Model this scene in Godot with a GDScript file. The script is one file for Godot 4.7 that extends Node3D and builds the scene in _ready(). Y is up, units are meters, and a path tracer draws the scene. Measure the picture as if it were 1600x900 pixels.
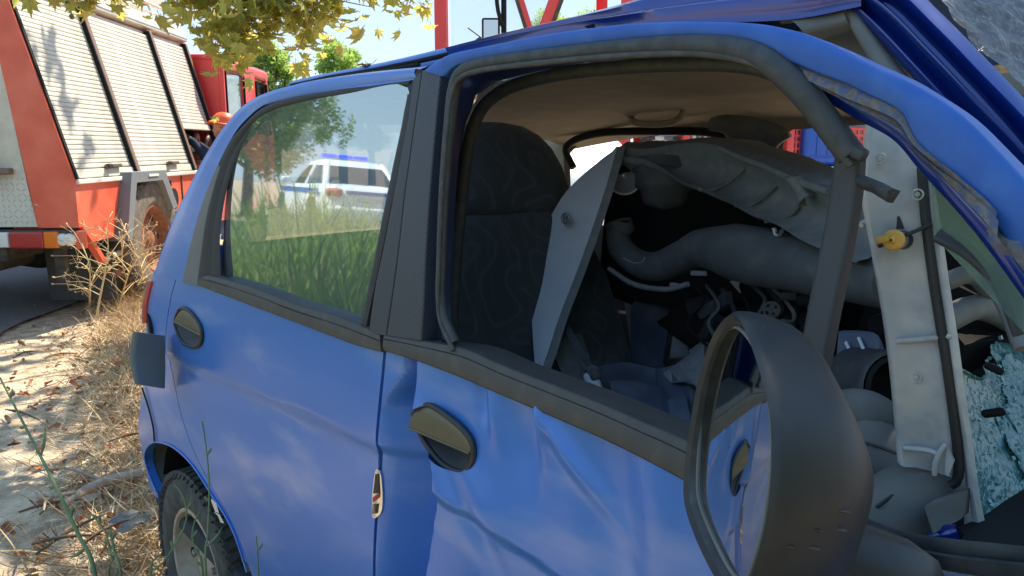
extends Node3D
# A crashed blue hatchback seen close from its right-hand side; fire engines, trees and a roadside behind it.
# Car axes: x towards its nose, y up, z out of its right-hand flank; the origin is on the ground under the rear axle.

const EYE := Vector3(1.86, 1.26, 1.28)
const PITCH := 10.3
var ahead := Vector3(-0.752, 0, -0.659).normalized()
var aside := Vector3(0.659, 0, -0.752).normalized()
var sight: Vector3
var above: Vector3
var mats := {}
var used_names := {}
var rng := RandomNumberGenerator.new()

# ---------- survey: where a line of sight meets the car's flank, an upright plane or the ground ----------
func ray(u: float, v: float) -> Vector3:
	return sight + aside * ((u - 800.0) / 1200.0) + above * ((450.0 - v) / 1200.0)
func far_at(u: float, v: float, t: float) -> Vector3:
	return EYE + ray(u, v) * t
func on_z(u: float, v: float, z: float) -> Vector3:
	var d := ray(u, v)
	return EYE + d * ((z - EYE.z) / d.z)
func on_y(u: float, v: float, y: float) -> Vector3:
	var d := ray(u, v)
	return EYE + d * ((y - EYE.y) / d.y)
func flank_z(x: float, y: float) -> float:
	var z := 0.73
	var t := y - 1.0
	if t > 0:
		z -= 0.06 * t + 0.15 * t * t
		z -= 0.10 * t * pow(maxf(0, 0.6 - x), 2)
	else:
		t = -t
		z += 0.07 * t * (1.0 - t / 0.55)
	z -= 0.07 * pow(maxf(0, 0.2 - x), 2)
	z -= 0.9 * pow(maxf(0, -0.42 - x), 2)
	z -= 0.05 * pow(maxf(0, x - 1.3), 2)
	return z
func on_flank(u: float, v: float, off := 0.0) -> Vector3:
	var d := ray(u, v)
	var last := (1.05 - EYE.z) / d.z
	var stop := (0.30 - EYE.z) / d.z
	var best := last
	var bestf := 9.0
	var n := 160
	for i in n:
		var t: float = lerpf(last, stop, float(i) / n)
		var p := EYE + d * t
		var f := p.z - flank_z(p.x, p.y) - off
		if f < bestf:
			bestf = f
			best = t
		if f <= 0:
			var lo: float = lerpf(last, stop, float(i - 1) / n)
			var hi := t
			for k in 20:
				var m := (lo + hi) / 2
				p = EYE + d * m
				if p.z - flank_z(p.x, p.y) - off > 0: lo = m
				else: hi = m
			best = hi
			break
	return EYE + d * best
func flank_line(a: Array, off := 0.0) -> PackedVector3Array:
	var r := PackedVector3Array()
	for i in range(0, a.size(), 2): r.append(on_flank(a[i], a[i + 1], off))
	return r
func z_line(a: Array) -> PackedVector3Array:  # u, v, z triples
	var r := PackedVector3Array()
	for i in range(0, a.size(), 3): r.append(on_z(a[i], a[i + 1], a[i + 2]))
	return r
func flat_xy(p: PackedVector3Array) -> PackedVector2Array:
	var r := PackedVector2Array()
	for q in p: r.append(Vector2(q.x, q.y))
	return r

# ---------- naming and tagging ----------
func numbered(called: String) -> String:
	var n: int = used_names.get(called, -1) + 1
	used_names[called] = n
	return called if n == 0 else "%s_%03d" % [called, n]
func tag(o: Node3D, label: String, category := "", group := "", kind := ""):
	if label: o.set_meta("label", label)
	if category: o.set_meta("category", category)
	if group: o.set_meta("group", group)
	if kind: o.set_meta("kind", kind)
	return o
func thing(called: String, label: String, category: String, at := Vector3.ZERO, turn := 0.0, group := "") -> Node3D:
	var o := Node3D.new()
	o.name = numbered(called)
	add_child(o, true)
	o.position = at
	o.rotation.y = turn
	tag(o, label, category, group)
	return o
func put(called: String, mesh: Mesh, mat: Material, parent: Node = self) -> MeshInstance3D:
	var o := MeshInstance3D.new()
	if parent == self: o.name = numbered(called)
	else:
		var n := called
		var k := 0
		var key := str(parent.get_instance_id()) + called
		k = used_names.get(key, -1) + 1
		used_names[key] = k
		o.name = n if k == 0 else "%s_%03d" % [n, k]
	o.mesh = mesh
	o.material_override = mat
	parent.add_child(o, true)
	return o
func finished(st: SurfaceTool) -> ArrayMesh:  # normals weighted by area and smoothed across edges below 70 degrees
	var arr := st.commit_to_arrays()
	var v: PackedVector3Array = arr[Mesh.ARRAY_VERTEX]
	var n := v.size()
	var face := PackedVector3Array(); face.resize(n / 3)
	var unit := PackedVector3Array(); unit.resize(n / 3)
	var at := {}
	for i in n / 3:
		var a := v[i * 3]; var b := v[i * 3 + 1]; var c := v[i * 3 + 2]
		var f := (a - c).cross(a - b)
		face[i] = f
		unit[i] = f.normalized()
		for k in 3:
			var key := Vector3i((v[i * 3 + k] * 20000.0).round())
			if at.has(key): at[key].append(i)
			else: at[key] = [i]
	var nor := PackedVector3Array(); nor.resize(n)
	for i in n / 3:
		var u := unit[i]
		for k in 3:
			var s := Vector3.ZERO
			for j in at[Vector3i((v[i * 3 + k] * 20000.0).round())]:
				if unit[j].dot(u) > 0.34: s += face[j]
			nor[i * 3 + k] = s.normalized() if s.length_squared() > 1e-20 else Vector3.UP
	arr[Mesh.ARRAY_NORMAL] = nor
	var m := ArrayMesh.new()
	m.add_surface_from_arrays(Mesh.PRIMITIVE_TRIANGLES, arr)
	return m
func obj(called: String, st: SurfaceTool, mat: Material, parent: Node = self) -> MeshInstance3D:
	return put(called, finished(st), mat, parent)
func begin() -> SurfaceTool:
	var st := SurfaceTool.new()
	st.begin(Mesh.PRIMITIVE_TRIANGLES)
	return st
func structure(o: Node3D) -> Node3D:
	o.set_meta("kind", "structure")
	return o

# ---------- shapes ----------
func vert(st: SurfaceTool, p: Vector3, uv := Vector2.ZERO):
	st.set_uv(uv)
	st.add_vertex(p)
func tri3(st, a, b, c): vert(st, a); vert(st, b); vert(st, c)
func quad(st, a, b, c, d): tri3(st, a, b, c); tri3(st, a, c, d)
func curve(p, n: int, closed := false) -> PackedVector3Array:
	var m: int = p.size()
	var fine := PackedVector3Array()
	var segs: int = m if closed else m - 1
	for i in segs:
		var p0: Vector3 = p[(i - 1 + m) % m] if closed or i > 0 else p[0] * 2 - p[1]
		var p1: Vector3 = p[i]
		var p2: Vector3 = p[(i + 1) % m]
		var p3: Vector3 = p[(i + 2) % m] if closed or i + 2 < m else p[m - 1] * 2 - p[m - 2]
		for k in 12: fine.append(p1.cubic_interpolate(p2, p0, p3, k / 12.0))
	if closed: fine.append(p[0])
	else: fine.append(p[m - 1])
	var ln := PackedFloat32Array([0.0])
	for i in range(1, fine.size()): ln.append(ln[i - 1] + fine[i].distance_to(fine[i - 1]))
	var out := PackedVector3Array()
	var j := 0
	var total := ln[ln.size() - 1]
	var steps := n if closed else n - 1
	for i in n:
		var want := total * i / steps
		while j < fine.size() - 2 and ln[j + 1] < want: j += 1
		var d := ln[j + 1] - ln[j]
		out.append(fine[j].lerp(fine[j + 1], 0.0 if d < 1e-9 else clampf((want - ln[j]) / d, 0, 1)))
	return out
func grid(st: SurfaceTool, rows: Array, loop := false, ends := false):  # rows of equally many points; loop closes each row
	var n: int = rows[0].size()
	for i in rows.size() - 1:
		for k in (n if loop else n - 1):
			var k2 := (k + 1) % n
			var u0 := float(i) / (rows.size() - 1)
			var u1 := float(i + 1) / (rows.size() - 1)
			var v0 := float(k) / (n - 1)
			var v1 := float(k + 1) / (n - 1)
			vert(st, rows[i][k], Vector2(u0, v0)); vert(st, rows[i + 1][k], Vector2(u1, v0)); vert(st, rows[i + 1][k2], Vector2(u1, v1))
			vert(st, rows[i][k], Vector2(u0, v0)); vert(st, rows[i + 1][k2], Vector2(u1, v1)); vert(st, rows[i][k2], Vector2(u0, v1))
	if ends:
		for e in [0, rows.size() - 1]:
			var c := Vector3.ZERO
			for q in rows[e]: c += q
			c /= n
			for k in n:
				if e == 0: tri3(st, c, rows[e][k], rows[e][(k + 1) % n])
				else: tri3(st, c, rows[e][(k + 1) % n], rows[e][k])
func band(st: SurfaceTool, a, b, n: int, prof: Array = [0, 0, 1, 0], out := Vector3.BACK, ends := false):  # ribbon from line a to line b; prof: pairs of share, height
	var aa := curve(a, n)
	var bb := curve(b, n)
	var rows := []
	for i in n:
		var w := bb[i] - aa[i]
		var t := aa[mini(i + 1, n - 1)] - aa[maxi(i - 1, 0)] + bb[mini(i + 1, n - 1)] - bb[maxi(i - 1, 0)]
		var nn := w.cross(t).normalized()
		if nn.dot(out) < 0: nn = -nn
		var row := PackedVector3Array()
		for k in range(0, prof.size(), 2): row.append(aa[i] + w * prof[k] + nn * prof[k + 1])
		rows.append(row)
	grid(st, rows, false, ends)
func round_prof(h: float, base := -0.01, k := 8) -> Array:
	var r := [0.0, base]
	for i in k + 1:
		var a := PI * i / k
		r.append_array([0.5 - 0.5 * cos(a), h * pow(sin(a), 0.6)])
	r.append_array([1.0, base])
	return r
func lip_prof(h: float, base := -0.012, e := 0.12) -> Array:
	return [0, base, 0, h * 0.5, e * 0.5, h * 0.92, e, h, 0.5, h, 1 - e, h, 1 - e * 0.5, h * 0.92, 1, h * 0.5, 1, base]
func tube(st: SurfaceTool, p, r, sides := 8, n := 0, closed := false, flat := 1.0):
	var q: PackedVector3Array = curve(p, n, closed) if n > 0 else PackedVector3Array(p)
	var m := q.size()
	var rows := []
	var ref := Vector3.UP
	for i in m:
		var t := (q[(i + 1) % m] - q[(i - 1 + m) % m] if closed else q[mini(i + 1, m - 1)] - q[maxi(i - 1, 0)]).normalized()
		if i == 0:
			ref = Vector3.UP if absf(t.y) < 0.9 else Vector3.RIGHT
		var s := t.cross(ref).normalized()
		ref = s.cross(t).normalized()
		var rr: float
		if r is Array or r is PackedFloat32Array:
			var f: float = float(i) / maxi(1, m - 1) * (r.size() - 1)
			var lo := int(f)
			rr = lerpf(r[lo], r[mini(lo + 1, r.size() - 1)], f - lo)
		else: rr = r
		var row := PackedVector3Array()
		for k in sides:
			var a := TAU * k / sides
			row.append(q[i] + s * (cos(a) * rr) + ref * (sin(a) * rr * flat))
		rows.append(row)
	if closed: rows.append(rows[0])
	grid(st, rows, true, not closed)
func lathe(st: SurfaceTool, o: Vector3, axis: Vector3, prof: Array, seg := 24, squash := 1.0):  # prof: pairs of height, radius
	var s := axis.cross(Vector3.UP if absf(axis.normalized().y) < 0.9 else Vector3.RIGHT).normalized()
	var t := axis.cross(s).normalized()
	var a := axis.normalized()
	var rows := []
	for i in range(0, prof.size(), 2):
		var row := PackedVector3Array()
		for k in seg:
			var g := TAU * k / seg
			row.append(o + a * prof[i] + (s * cos(g) + t * sin(g) * squash) * prof[i + 1])
		rows.append(row)
	grid(st, rows, true)
func bx(st: SurfaceTool, c: Vector3, size: Vector3, b := Basis(), ch := 0.0):
	var h := size / 2
	if ch <= 0:
		st.set_smooth_group(-1)
		for ax in 3:
			for s in [-1.0, 1.0]:
				var n := Vector3.ZERO; n[ax] = s
				var p := Vector3.ZERO; p[(ax + 1) % 3] = 1
				var q := n.cross(p)
				quad(st, c + b * ((n - p - q) * h), c + b * ((n - p + q) * h), c + b * ((n + p + q) * h), c + b * ((n + p - q) * h))
		st.set_smooth_group(0)
		return
	var g := [-1.0, -0.98, 0.98, 1.0]
	for ax in 3:
		for s in [-1.0, 1.0]:
			var n := Vector3.ZERO; n[ax] = s
			var p := Vector3.ZERO; p[(ax + 1) % 3] = 1
			var q := n.cross(p)
			var rows := []
			for i in 4:
				var row := PackedVector3Array()
				for k in 4:
					var e: Vector3 = n * h
					for z in 3:
						var want: float = (p * g[i] + q * g[k])[z]
						if absf(want) > 0.99: e[z] = signf(want) * h[z]
						elif absf(want) > 0.5: e[z] = signf(want) * (h[z] - ch)
					var inner := e.clamp(-(h - Vector3.ONE * ch), h - Vector3.ONE * ch)
					var dv := e - inner
					row.append(c + b * (inner + (dv.normalized() * ch if dv.length() > 1e-6 else Vector3.ZERO)))
				rows.append(row)
			grid(st, rows)
func poly_area_fix(p: PackedVector2Array) -> PackedVector2Array:
	var q := p.duplicate()
	if Geometry2D.is_polygon_clockwise(q): q.reverse()
	return q
func skin(st: SurfaceTool, poly: PackedVector2Array, zf: Callable, cell := 0.02, flange := 0.0, holes := []):  # a panel over outline poly (x, y) with z = zf(x, y)
	var lo := poly[0]
	var hi := poly[0]
	for p in poly:
		lo = lo.min(p); hi = hi.max(p)
	var nx := int(ceil((hi.x - lo.x) / cell))
	var ny := int(ceil((hi.y - lo.y) / cell))
	for i in nx:
		for j in ny:
			var c0 := lo + Vector2(i, j) * cell
			var sq := PackedVector2Array([c0, c0 + Vector2(cell, 0), c0 + Vector2(cell, cell), c0 + Vector2(0, cell)])
			var inside := 0
			for p in sq: inside += int(Geometry2D.is_point_in_polygon(p, poly))
			var got: Array = []
			if inside == 4: got = [sq]
			else: got = Geometry2D.intersect_polygons(sq, poly)
			for ho in holes:
				var next: Array = []
				for g in got: next.append_array(Geometry2D.clip_polygons(g, ho))
				got = next
			for g in got:
				var ids := Geometry2D.triangulate_polygon(g)
				for k in range(0, ids.size(), 3):
					var t := [g[ids[k]], g[ids[k + 1]], g[ids[k + 2]]]
					if (t[1] - t[0]).cross(t[2] - t[0]) > 0: t.reverse()
					for p in t:
						var e := 0.004
						var z: float = zf.call(p.x, p.y)
						st.set_normal(Vector3(-(zf.call(p.x + e, p.y) - z) / e, -(zf.call(p.x, p.y + e) - z) / e, 1).normalized())
						vert(st, Vector3(p.x, p.y, z), p)
	if flange > 0:
		var m := poly.size()
		for i in m:
			var a := poly[i]
			var b := poly[(i + 1) % m]
			var n := Vector3(b.y - a.y, a.x - b.x, 0).normalized()
			if Geometry2D.is_polygon_clockwise(poly): n = -n
			var steps := maxi(1, int(a.distance_to(b) / cell))
			for k in steps:
				var p := a.lerp(b, float(k) / steps)
				var q := a.lerp(b, float(k + 1) / steps)
				var pz: float = zf.call(p.x, p.y)
				var qz: float = zf.call(q.x, q.y)
				st.set_normal(n)
				quad(st, Vector3(p.x, p.y, pz), Vector3(q.x, q.y, qz), Vector3(q.x, q.y, qz - flange), Vector3(p.x, p.y, pz - flange))
func smooth_poly(p: PackedVector3Array, n: int) -> PackedVector2Array:
	return flat_xy(curve(p, n, true))

# ---------- materials ----------
func noise_map(sd: int, freq: float, ramp: Array, size := 512, octaves := 4, kind := FastNoiseLite.TYPE_SIMPLEX_SMOOTH, normal := false, strength := 4.0) -> NoiseTexture2D:
	var f := FastNoiseLite.new()
	f.seed = sd
	f.frequency = freq
	f.noise_type = kind
	f.fractal_octaves = octaves
	if kind == FastNoiseLite.TYPE_CELLULAR:
		f.cellular_return_type = FastNoiseLite.RETURN_DISTANCE2_SUB
		f.fractal_gain = 0.6
	var t := NoiseTexture2D.new()
	t.width = size
	t.height = size
	t.seamless = true
	t.generate_mipmaps = false
	if normal:
		t.as_normal_map = true
		t.bump_strength = strength
	if ramp.size() > 0:
		var g := Gradient.new()
		var off := PackedFloat32Array()
		var col := PackedColorArray()
		for i in range(0, ramp.size(), 2):
			off.append(ramp[i]); col.append(ramp[i + 1])
		g.offsets = off
		g.colors = col
		t.color_ramp = g
	t.noise = f
	return t
func mat(called: String, c: Color, rough := 0.6, metal := 0.0) -> StandardMaterial3D:
	var m := StandardMaterial3D.new()
	m.resource_name = called
	m.albedo_color = c
	m.roughness = rough
	m.metallic = metal
	mats[called] = m
	return m
func textured(m: StandardMaterial3D, t: Texture2D, scale: float, world := false):
	m.albedo_texture = t
	m.uv1_triplanar = true
	m.uv1_world_triplanar = world
	m.uv1_scale = Vector3.ONE * scale
	return m
func bumped(m: StandardMaterial3D, t: Texture2D, cm: float):
	m.heightmap_enabled = true
	m.heightmap_texture = t
	m.heightmap_scale = cm
	return m
func grey(v: float) -> Color: return Color(v, v, v)
func rgb8(r, g, b) -> Color: return Color(r / 255.0, g / 255.0, b / 255.0)
func raw(called: String, st: SurfaceTool, m: Material, parent: Node = self) -> MeshInstance3D:
	return put(called, st.commit(), m, parent)

func _ready():
	rng.seed = 11
	sight = (ahead * cos(deg_to_rad(PITCH)) - Vector3.UP * sin(deg_to_rad(PITCH))).normalized()
	above = aside.cross(sight).normalized()
	var cam := Camera3D.new()
	cam.name = "camera"
	cam.fov = rad_to_deg(2 * atan(450.0 / 1200.0))
	cam.near = 0.05
	cam.far = 3000
	add_child(cam)
	cam.look_at_from_position(EYE, EYE + sight)
	cam.current = true
	var env := Environment.new()
	env.background_mode = Environment.BG_SKY
	var sky := Sky.new()
	var sm := ProceduralSkyMaterial.new()
	sm.sky_top_color = Color(0.52, 0.69, 0.88)
	sm.sky_horizon_color = Color(0.80, 0.87, 0.92)
	sm.sky_curve = 0.22
	sm.sky_energy_multiplier = 0.85
	sm.ground_horizon_color = Color(0.75, 0.72, 0.66)
	sm.ground_bottom_color = Color(0.5, 0.46, 0.4)
	sm.sun_angle_max = 20
	sky.sky_material = sm
	env.sky = sky
	env.tonemap_mode = Environment.TONE_MAPPER_LINEAR
	env.tonemap_exposure = 2.4
	env.sdfgi_enabled = true
	env.ssao_enabled = true
	env.ssil_enabled = true
	var we := WorldEnvironment.new()
	we.name = "world_environment"
	we.environment = env
	add_child(we)
	var sun := DirectionalLight3D.new()
	sun.name = "sun"
	sun.light_energy = 1.4
	sun.light_color = Color(1.0, 0.95, 0.86)
	sun.light_angular_distance = 0.5
	sun.shadow_enabled = true
	add_child(sun)
	var to_sun := (ahead * cos(deg_to_rad(30)) + aside * sin(deg_to_rad(30))) * cos(deg_to_rad(57)) + Vector3.UP * sin(deg_to_rad(57))
	sun.look_at_from_position(to_sun * 10, Vector3.ZERO)
	make_materials()
	make_ground()
	make_fire_engine()
	make_second_engine()
	make_car()
	make_litter()
	make_trees()
	make_bystanders()

func make_materials():
	var m: StandardMaterial3D
	m = mat("car_blue", Color.WHITE, 0.42, 0.1)
	textured(m, noise_map(3, 0.006, [0.0, rgb8(56, 114, 198), 0.56, rgb8(62, 119, 202), 0.68, rgb8(82, 128, 202), 0.82, rgb8(112, 140, 204), 1.0, rgb8(144, 156, 206)], 1024, 6), 0.9)
	m.uv1_scale = Vector3(0.36, 1.2, 0.8)
	m.clearcoat_enabled = true; m.clearcoat = 0.5; m.clearcoat_roughness = 0.2
	bumped(m, noise_map(4, 0.02, [], 512, 3), 0.02)
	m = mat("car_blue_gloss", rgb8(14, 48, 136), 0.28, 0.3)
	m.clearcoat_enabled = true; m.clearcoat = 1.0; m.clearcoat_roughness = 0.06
	m = mat("frame_blue", Color.WHITE, 0.55, 0.1)
	textured(m, noise_map(5, 0.02, [0.0, rgb8(36, 88, 172), 0.6, rgb8(44, 98, 182), 1.0, rgb8(66, 114, 188)], 512, 4), 2.0)
	m.clearcoat_enabled = true; m.clearcoat = 0.2; m.clearcoat_roughness = 0.4
	m = mat("primer", Color.WHITE, 0.8)
	textured(m, noise_map(8, 0.03, [0.0, rgb8(54, 82, 140), 0.35, rgb8(84, 96, 124), 0.55, rgb8(126, 120, 114), 0.75, rgb8(104, 88, 78), 1.0, rgb8(146, 138, 130)], 512, 5), 5.0)
	var black_wear := noise_map(12, 0.02, [0.0, rgb8(56, 56, 57), 0.55, rgb8(72, 71, 70), 0.8, rgb8(90, 87, 82), 1.0, rgb8(116, 110, 102)], 512, 5)
	m = mat("trim_black", Color.WHITE, 0.62); textured(m, black_wear, 4.0)
	m = mat("rubber", rgb8(70, 73, 75), 0.6); textured(m, noise_map(14, 0.03, [0.0, grey(0.75), 0.6, grey(0.95), 1.0, Color(1.45, 1.4, 1.3)], 256, 4), 6.0)
	m = mat("belt_trim", Color.WHITE, 0.6); textured(m, noise_map(16, 0.02, [0.0, rgb8(68, 66, 64), 0.6, rgb8(74, 71, 68), 1.0, rgb8(88, 83, 78)], 512, 5), 3.0)
	m = mat("carbon", Color.WHITE, 0.5)
	var im := Image.create(64, 64, false, Image.FORMAT_RGB8)
	for y in 64: for x in 64:
		var on := ((x + y) / 8) % 2 == 0
		im.set_pixel(x, y, rgb8(66, 71, 81) if on else rgb8(55, 60, 70))
	textured(m, ImageTexture.create_from_image(im), 34.0)
	m = mat("dark_plastic", Color.WHITE, 0.6); textured(m, noise_map(18, 0.015, [0.0, rgb8(54, 57, 60), 0.6, rgb8(62, 65, 68), 1.0, rgb8(82, 83, 83)], 512, 4), 3.0)
	m = mat("pillar_black", rgb8(60, 64, 72), 0.55)
	m = mat("applique", Color.WHITE, 0.55); textured(m, noise_map(17, 0.01, [0.0, rgb8(92, 95, 98), 1.0, rgb8(112, 113, 112)], 256, 4), 2.0)
	m = mat("seal_black", rgb8(40, 42, 45), 0.6)
	m = mat("mirror_shell", Color.WHITE, 0.5); textured(m, noise_map(26, 0.012, [0.0, rgb8(36, 37, 39), 0.65, rgb8(44, 45, 46), 0.88, rgb8(56, 54, 50), 1.0, rgb8(76, 70, 62)], 512, 5), 3.0); bumped(m, noise_map(27, 0.3, [], 512, 3), 0.006)
	m = mat("interior_plastic", Color.WHITE, 0.65); textured(m, noise_map(28, 0.015, [0.0, rgb8(76, 80, 84), 0.6, rgb8(88, 92, 96), 1.0, rgb8(112, 112, 110)], 512, 4), 3.0)
	m = mat("dash_dark", Color.WHITE, 0.7); textured(m, noise_map(19, 0.02, [0.0, rgb8(114, 118, 121), 0.6, rgb8(130, 134, 136), 1.0, rgb8(154, 153, 148)], 512, 5), 3.0)
	m = mat("dash_grey", Color.WHITE, 0.65); textured(m, noise_map(20, 0.012, [0.0, rgb8(192, 199, 212), 0.6, rgb8(206, 212, 222), 1.0, rgb8(220, 223, 228)], 512, 5), 2.0)
	m = mat("padded_grey", Color.WHITE, 0.85); textured(m, noise_map(21, 0.012, [0.0, rgb8(96, 98, 96), 0.5, rgb8(112, 112, 108), 1.0, rgb8(134, 130, 122)], 512, 5), 2.5)
	var grain := noise_map(63, 0.35, [], 512, 2)
	for k in ["dash_dark", "interior_plastic", "dash_grey", "dark_plastic"]: bumped(mats[k], grain, 0.008)
	m = mat("pillar_trim", Color.WHITE, 0.6)
	textured(m, noise_map(22, 0.012, [0.0, rgb8(150, 154, 157), 0.4, rgb8(182, 185, 186), 0.7, rgb8(200, 200, 196), 1.0, rgb8(216, 208, 194)], 512, 5), 4.0)
	m = mat("headliner", Color.WHITE, 0.95); textured(m, noise_map(23, 0.01, [0.0, rgb8(146, 138, 124), 0.6, rgb8(154, 145, 129), 1.0, rgb8(166, 155, 136)], 512, 5), 2.0)
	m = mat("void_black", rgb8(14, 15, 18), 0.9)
	m = mat("carpet", rgb8(58, 61, 66), 0.95)
	m = mat("blue_plastic_dark", Color.WHITE, 0.6); textured(m, noise_map(24, 0.015, [0.0, rgb8(66, 77, 95), 0.6, rgb8(82, 93, 112), 1.0, rgb8(106, 116, 130)], 256, 4), 3.0)
	# seat cloth: a dark weave with loose pale swirls printed on it
	im = Image.create(512, 512, false, Image.FORMAT_RGB8)
	var f := FastNoiseLite.new(); f.seed = 4; f.frequency = 0.0065; f.fractal_octaves = 1
	var g := FastNoiseLite.new(); g.seed = 9; g.frequency = 0.3
	for y in 512: for x in 512:
		var a := f.get_noise_2d(x, y)
		var lines: float = smoothstep(0.13, 0.0, absf(absf(a) - 0.38)) * 0.05
		var w := 0.5 + 0.5 * sin(x * 1.57) * sin(y * 1.57)
		var k := 0.27 + 0.045 * w + 0.05 * g.get_noise_2d(x, y) + lines * 1.5
		im.set_pixel(x, y, Color(k * 0.94, k, k * 1.06))
	m = mat("seat_cloth", Color.WHITE, 0.95); textured(m, ImageTexture.create_from_image(im), 2.6)
	m.rim_enabled = true; m.rim = 0.4; m.rim_tint = 0.5
	m = mat("handle_gold", rgb8(104, 96, 78), 0.4, 0.4)
	m = mat("handle_dark", rgb8(44, 46, 50), 0.5)
	m = mat("chrome", rgb8(205, 208, 212), 0.2, 1.0)
	m = mat("badge_red", rgb8(170, 40, 50), 0.4)
	m = mat("mirror", rgb8(190, 192, 190), 0.03, 1.0)
	m = mat("window", Color(0.70, 0.76, 0.77, 0.0), 0.02, 0.82)
	m.transparency = BaseMaterial3D.TRANSPARENCY_ALPHA; m.metallic_specular = 0.7
	m = mat("clear_glass", Color(0.8, 0.9, 0.9, 0.12), 0.03)
	m.transparency = BaseMaterial3D.TRANSPARENCY_ALPHA
	m = mat("green_pane", Color(0.45, 0.56, 0.54, 0.55), 0.1)
	m.transparency = BaseMaterial3D.TRANSPARENCY_ALPHA
	# crazed laminated glass: pale fracture lines over grey
	var cell := noise_map(31, 0.05, [0.0, rgb8(232, 238, 236), 0.06, rgb8(180, 182, 180), 0.14, rgb8(122, 116, 117), 0.4, rgb8(88, 80, 82), 1.0, rgb8(132, 126, 128)], 512, 2, FastNoiseLite.TYPE_CELLULAR)
	m = mat("crazed_glass", Color.WHITE, 0.25); textured(m, cell, 3.5); bumped(m, cell, 0.5); m.uv1_scale = Vector3(2.6, 1.5, 2.2); m.backlight_enabled = true; m.backlight = Color(0.9, 0.95, 0.95)
	m.metallic_specular = 0.8
	cell = noise_map(33, 0.06, [0.0, rgb8(226, 242, 238), 0.05, rgb8(160, 200, 198), 0.12, rgb8(86, 136, 138), 0.45, rgb8(58, 106, 110), 1.0, rgb8(104, 154, 154)], 512, 3, FastNoiseLite.TYPE_CELLULAR)
	m = mat("crushed_glass", Color.WHITE, 0.22); textured(m, cell, 2.2); bumped(m, cell, 0.5)
	m = mat("glass_grain", rgb8(120, 168, 166), 0.1); m.metallic_specular = 0.9
	m = mat("tyre", Color.WHITE, 0.85); textured(m, noise_map(35, 0.02, [0.0, rgb8(58, 60, 60), 0.6, rgb8(80, 81, 79), 1.0, rgb8(108, 104, 96)], 256, 4), 3.0)
	m = mat("steel_rim", Color.WHITE, 0.55, 0.3); textured(m, noise_map(36, 0.015, [0.0, rgb8(132, 114, 98), 0.4, rgb8(174, 160, 144), 1.0, rgb8(204, 194, 182)], 256, 5), 4.0)
	m = mat("yellow_clip", rgb8(226, 178, 86), 0.5)
	m = mat("olive_flap", Color.WHITE, 0.7); textured(m, noise_map(37, 0.01, [0.0, rgb8(156, 156, 140), 1.0, rgb8(172, 170, 156)], 256, 4), 2.0)
	m = mat("metal", rgb8(168, 170, 172), 0.4, 0.7)
	m = mat("red_lamp", rgb8(170, 24, 30), 0.25); m.clearcoat_enabled = true
	m = mat("orange_lamp", rgb8(226, 120, 40), 0.25)
	m = mat("white_lamp", rgb8(222, 222, 214), 0.25)
	m = mat("engine_red", Color.WHITE, 0.5); textured(m, noise_map(41, 0.008, [0.0, rgb8(214, 88, 62), 0.5, rgb8(226, 100, 72), 1.0, rgb8(234, 118, 90)], 512, 5), 0.7)
	m.clearcoat_enabled = true; m.clearcoat = 0.3; m.clearcoat_roughness = 0.3
	m = mat("cab_red", Color.WHITE, 0.4); textured(m, noise_map(42, 0.01, [0.0, rgb8(204, 48, 50), 1.0, rgb8(222, 72, 70)], 256, 4), 0.7)
	m.clearcoat_enabled = true; m.clearcoat = 0.5
	m = mat("shutter_white", Color.WHITE, 0.5); textured(m, noise_map(43, 0.01, [0.0, rgb8(186, 181, 168), 0.6, rgb8(198, 194, 183), 1.0, rgb8(208, 205, 196)], 512, 5), 0.8)
	m = mat("alu", Color.WHITE, 0.5, 0.25); textured(m, noise_map(44, 0.01, [0.0, rgb8(200, 192, 174), 0.6, rgb8(216, 209, 193), 1.0, rgb8(228, 222, 210)], 512, 5), 0.8)
	# chequer plate: raised lozenges
	im = Image.create(64, 64, false, Image.FORMAT_RGB8)
	for y in 64: for x in 64:
		var px := (x % 32) - 16.0
		var py := (y % 32) - 16.0
		var d1 := (px + py) / 1.414
		var d2 := (px - py) / 1.414
		if ((x / 32 + y / 32) % 2): var s := d1; d1 = d2; d2 = s
		var hgt: float = clampf(1.6 - (pow(d1 / 13.0, 2) + pow(d2 / 4.0, 2)) * 1.5, 0, 1)
		im.set_pixel(x, y, grey(hgt))
	m = mat("chequer", rgb8(214, 208, 194), 0.45, 0.2)
	m.uv1_triplanar = true; m.uv1_scale = Vector3.ONE * 13
	bumped(m, ImageTexture.create_from_image(im), 0.5)
	m = mat("brown_post", rgb8(132, 104, 92), 0.55, 0.2)
	m = mat("guard_grey", rgb8(118, 126, 134), 0.6)
	m = mat("chassis", Color.WHITE, 0.8); textured(m, noise_map(45, 0.02, [0.0, rgb8(48, 45, 42), 1.0, rgb8(92, 84, 74)], 256, 4), 2.0)
	m = mat("navy_cloth", rgb8(30, 40, 66), 0.9)
	m = mat("helmet_orange", rgb8(232, 92, 52), 0.4)
	m = mat("skin", rgb8(196, 144, 116), 0.6)
	m = mat("jerrycan_blue", rgb8(28, 84, 176), 0.4)
	m = mat("white_paint", rgb8(236, 234, 224), 0.35); m.clearcoat_enabled = true; m.clearcoat = 0.7
	m = mat("police_white", rgb8(240, 243, 246), 0.3); m.clearcoat_enabled = true
	m = mat("police_blue", rgb8(60, 110, 190), 0.4)
	m = mat("beacon_blue", rgb8(30, 60, 230), 0.2); m.emission_enabled = true; m.emission = rgb8(40, 70, 255); m.emission_energy_multiplier = 1.5
	m = mat("tinted", rgb8(38, 46, 52), 0.06); m.metallic_specular = 0.8
	m = mat("dirt", Color.WHITE, 0.95)
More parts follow.
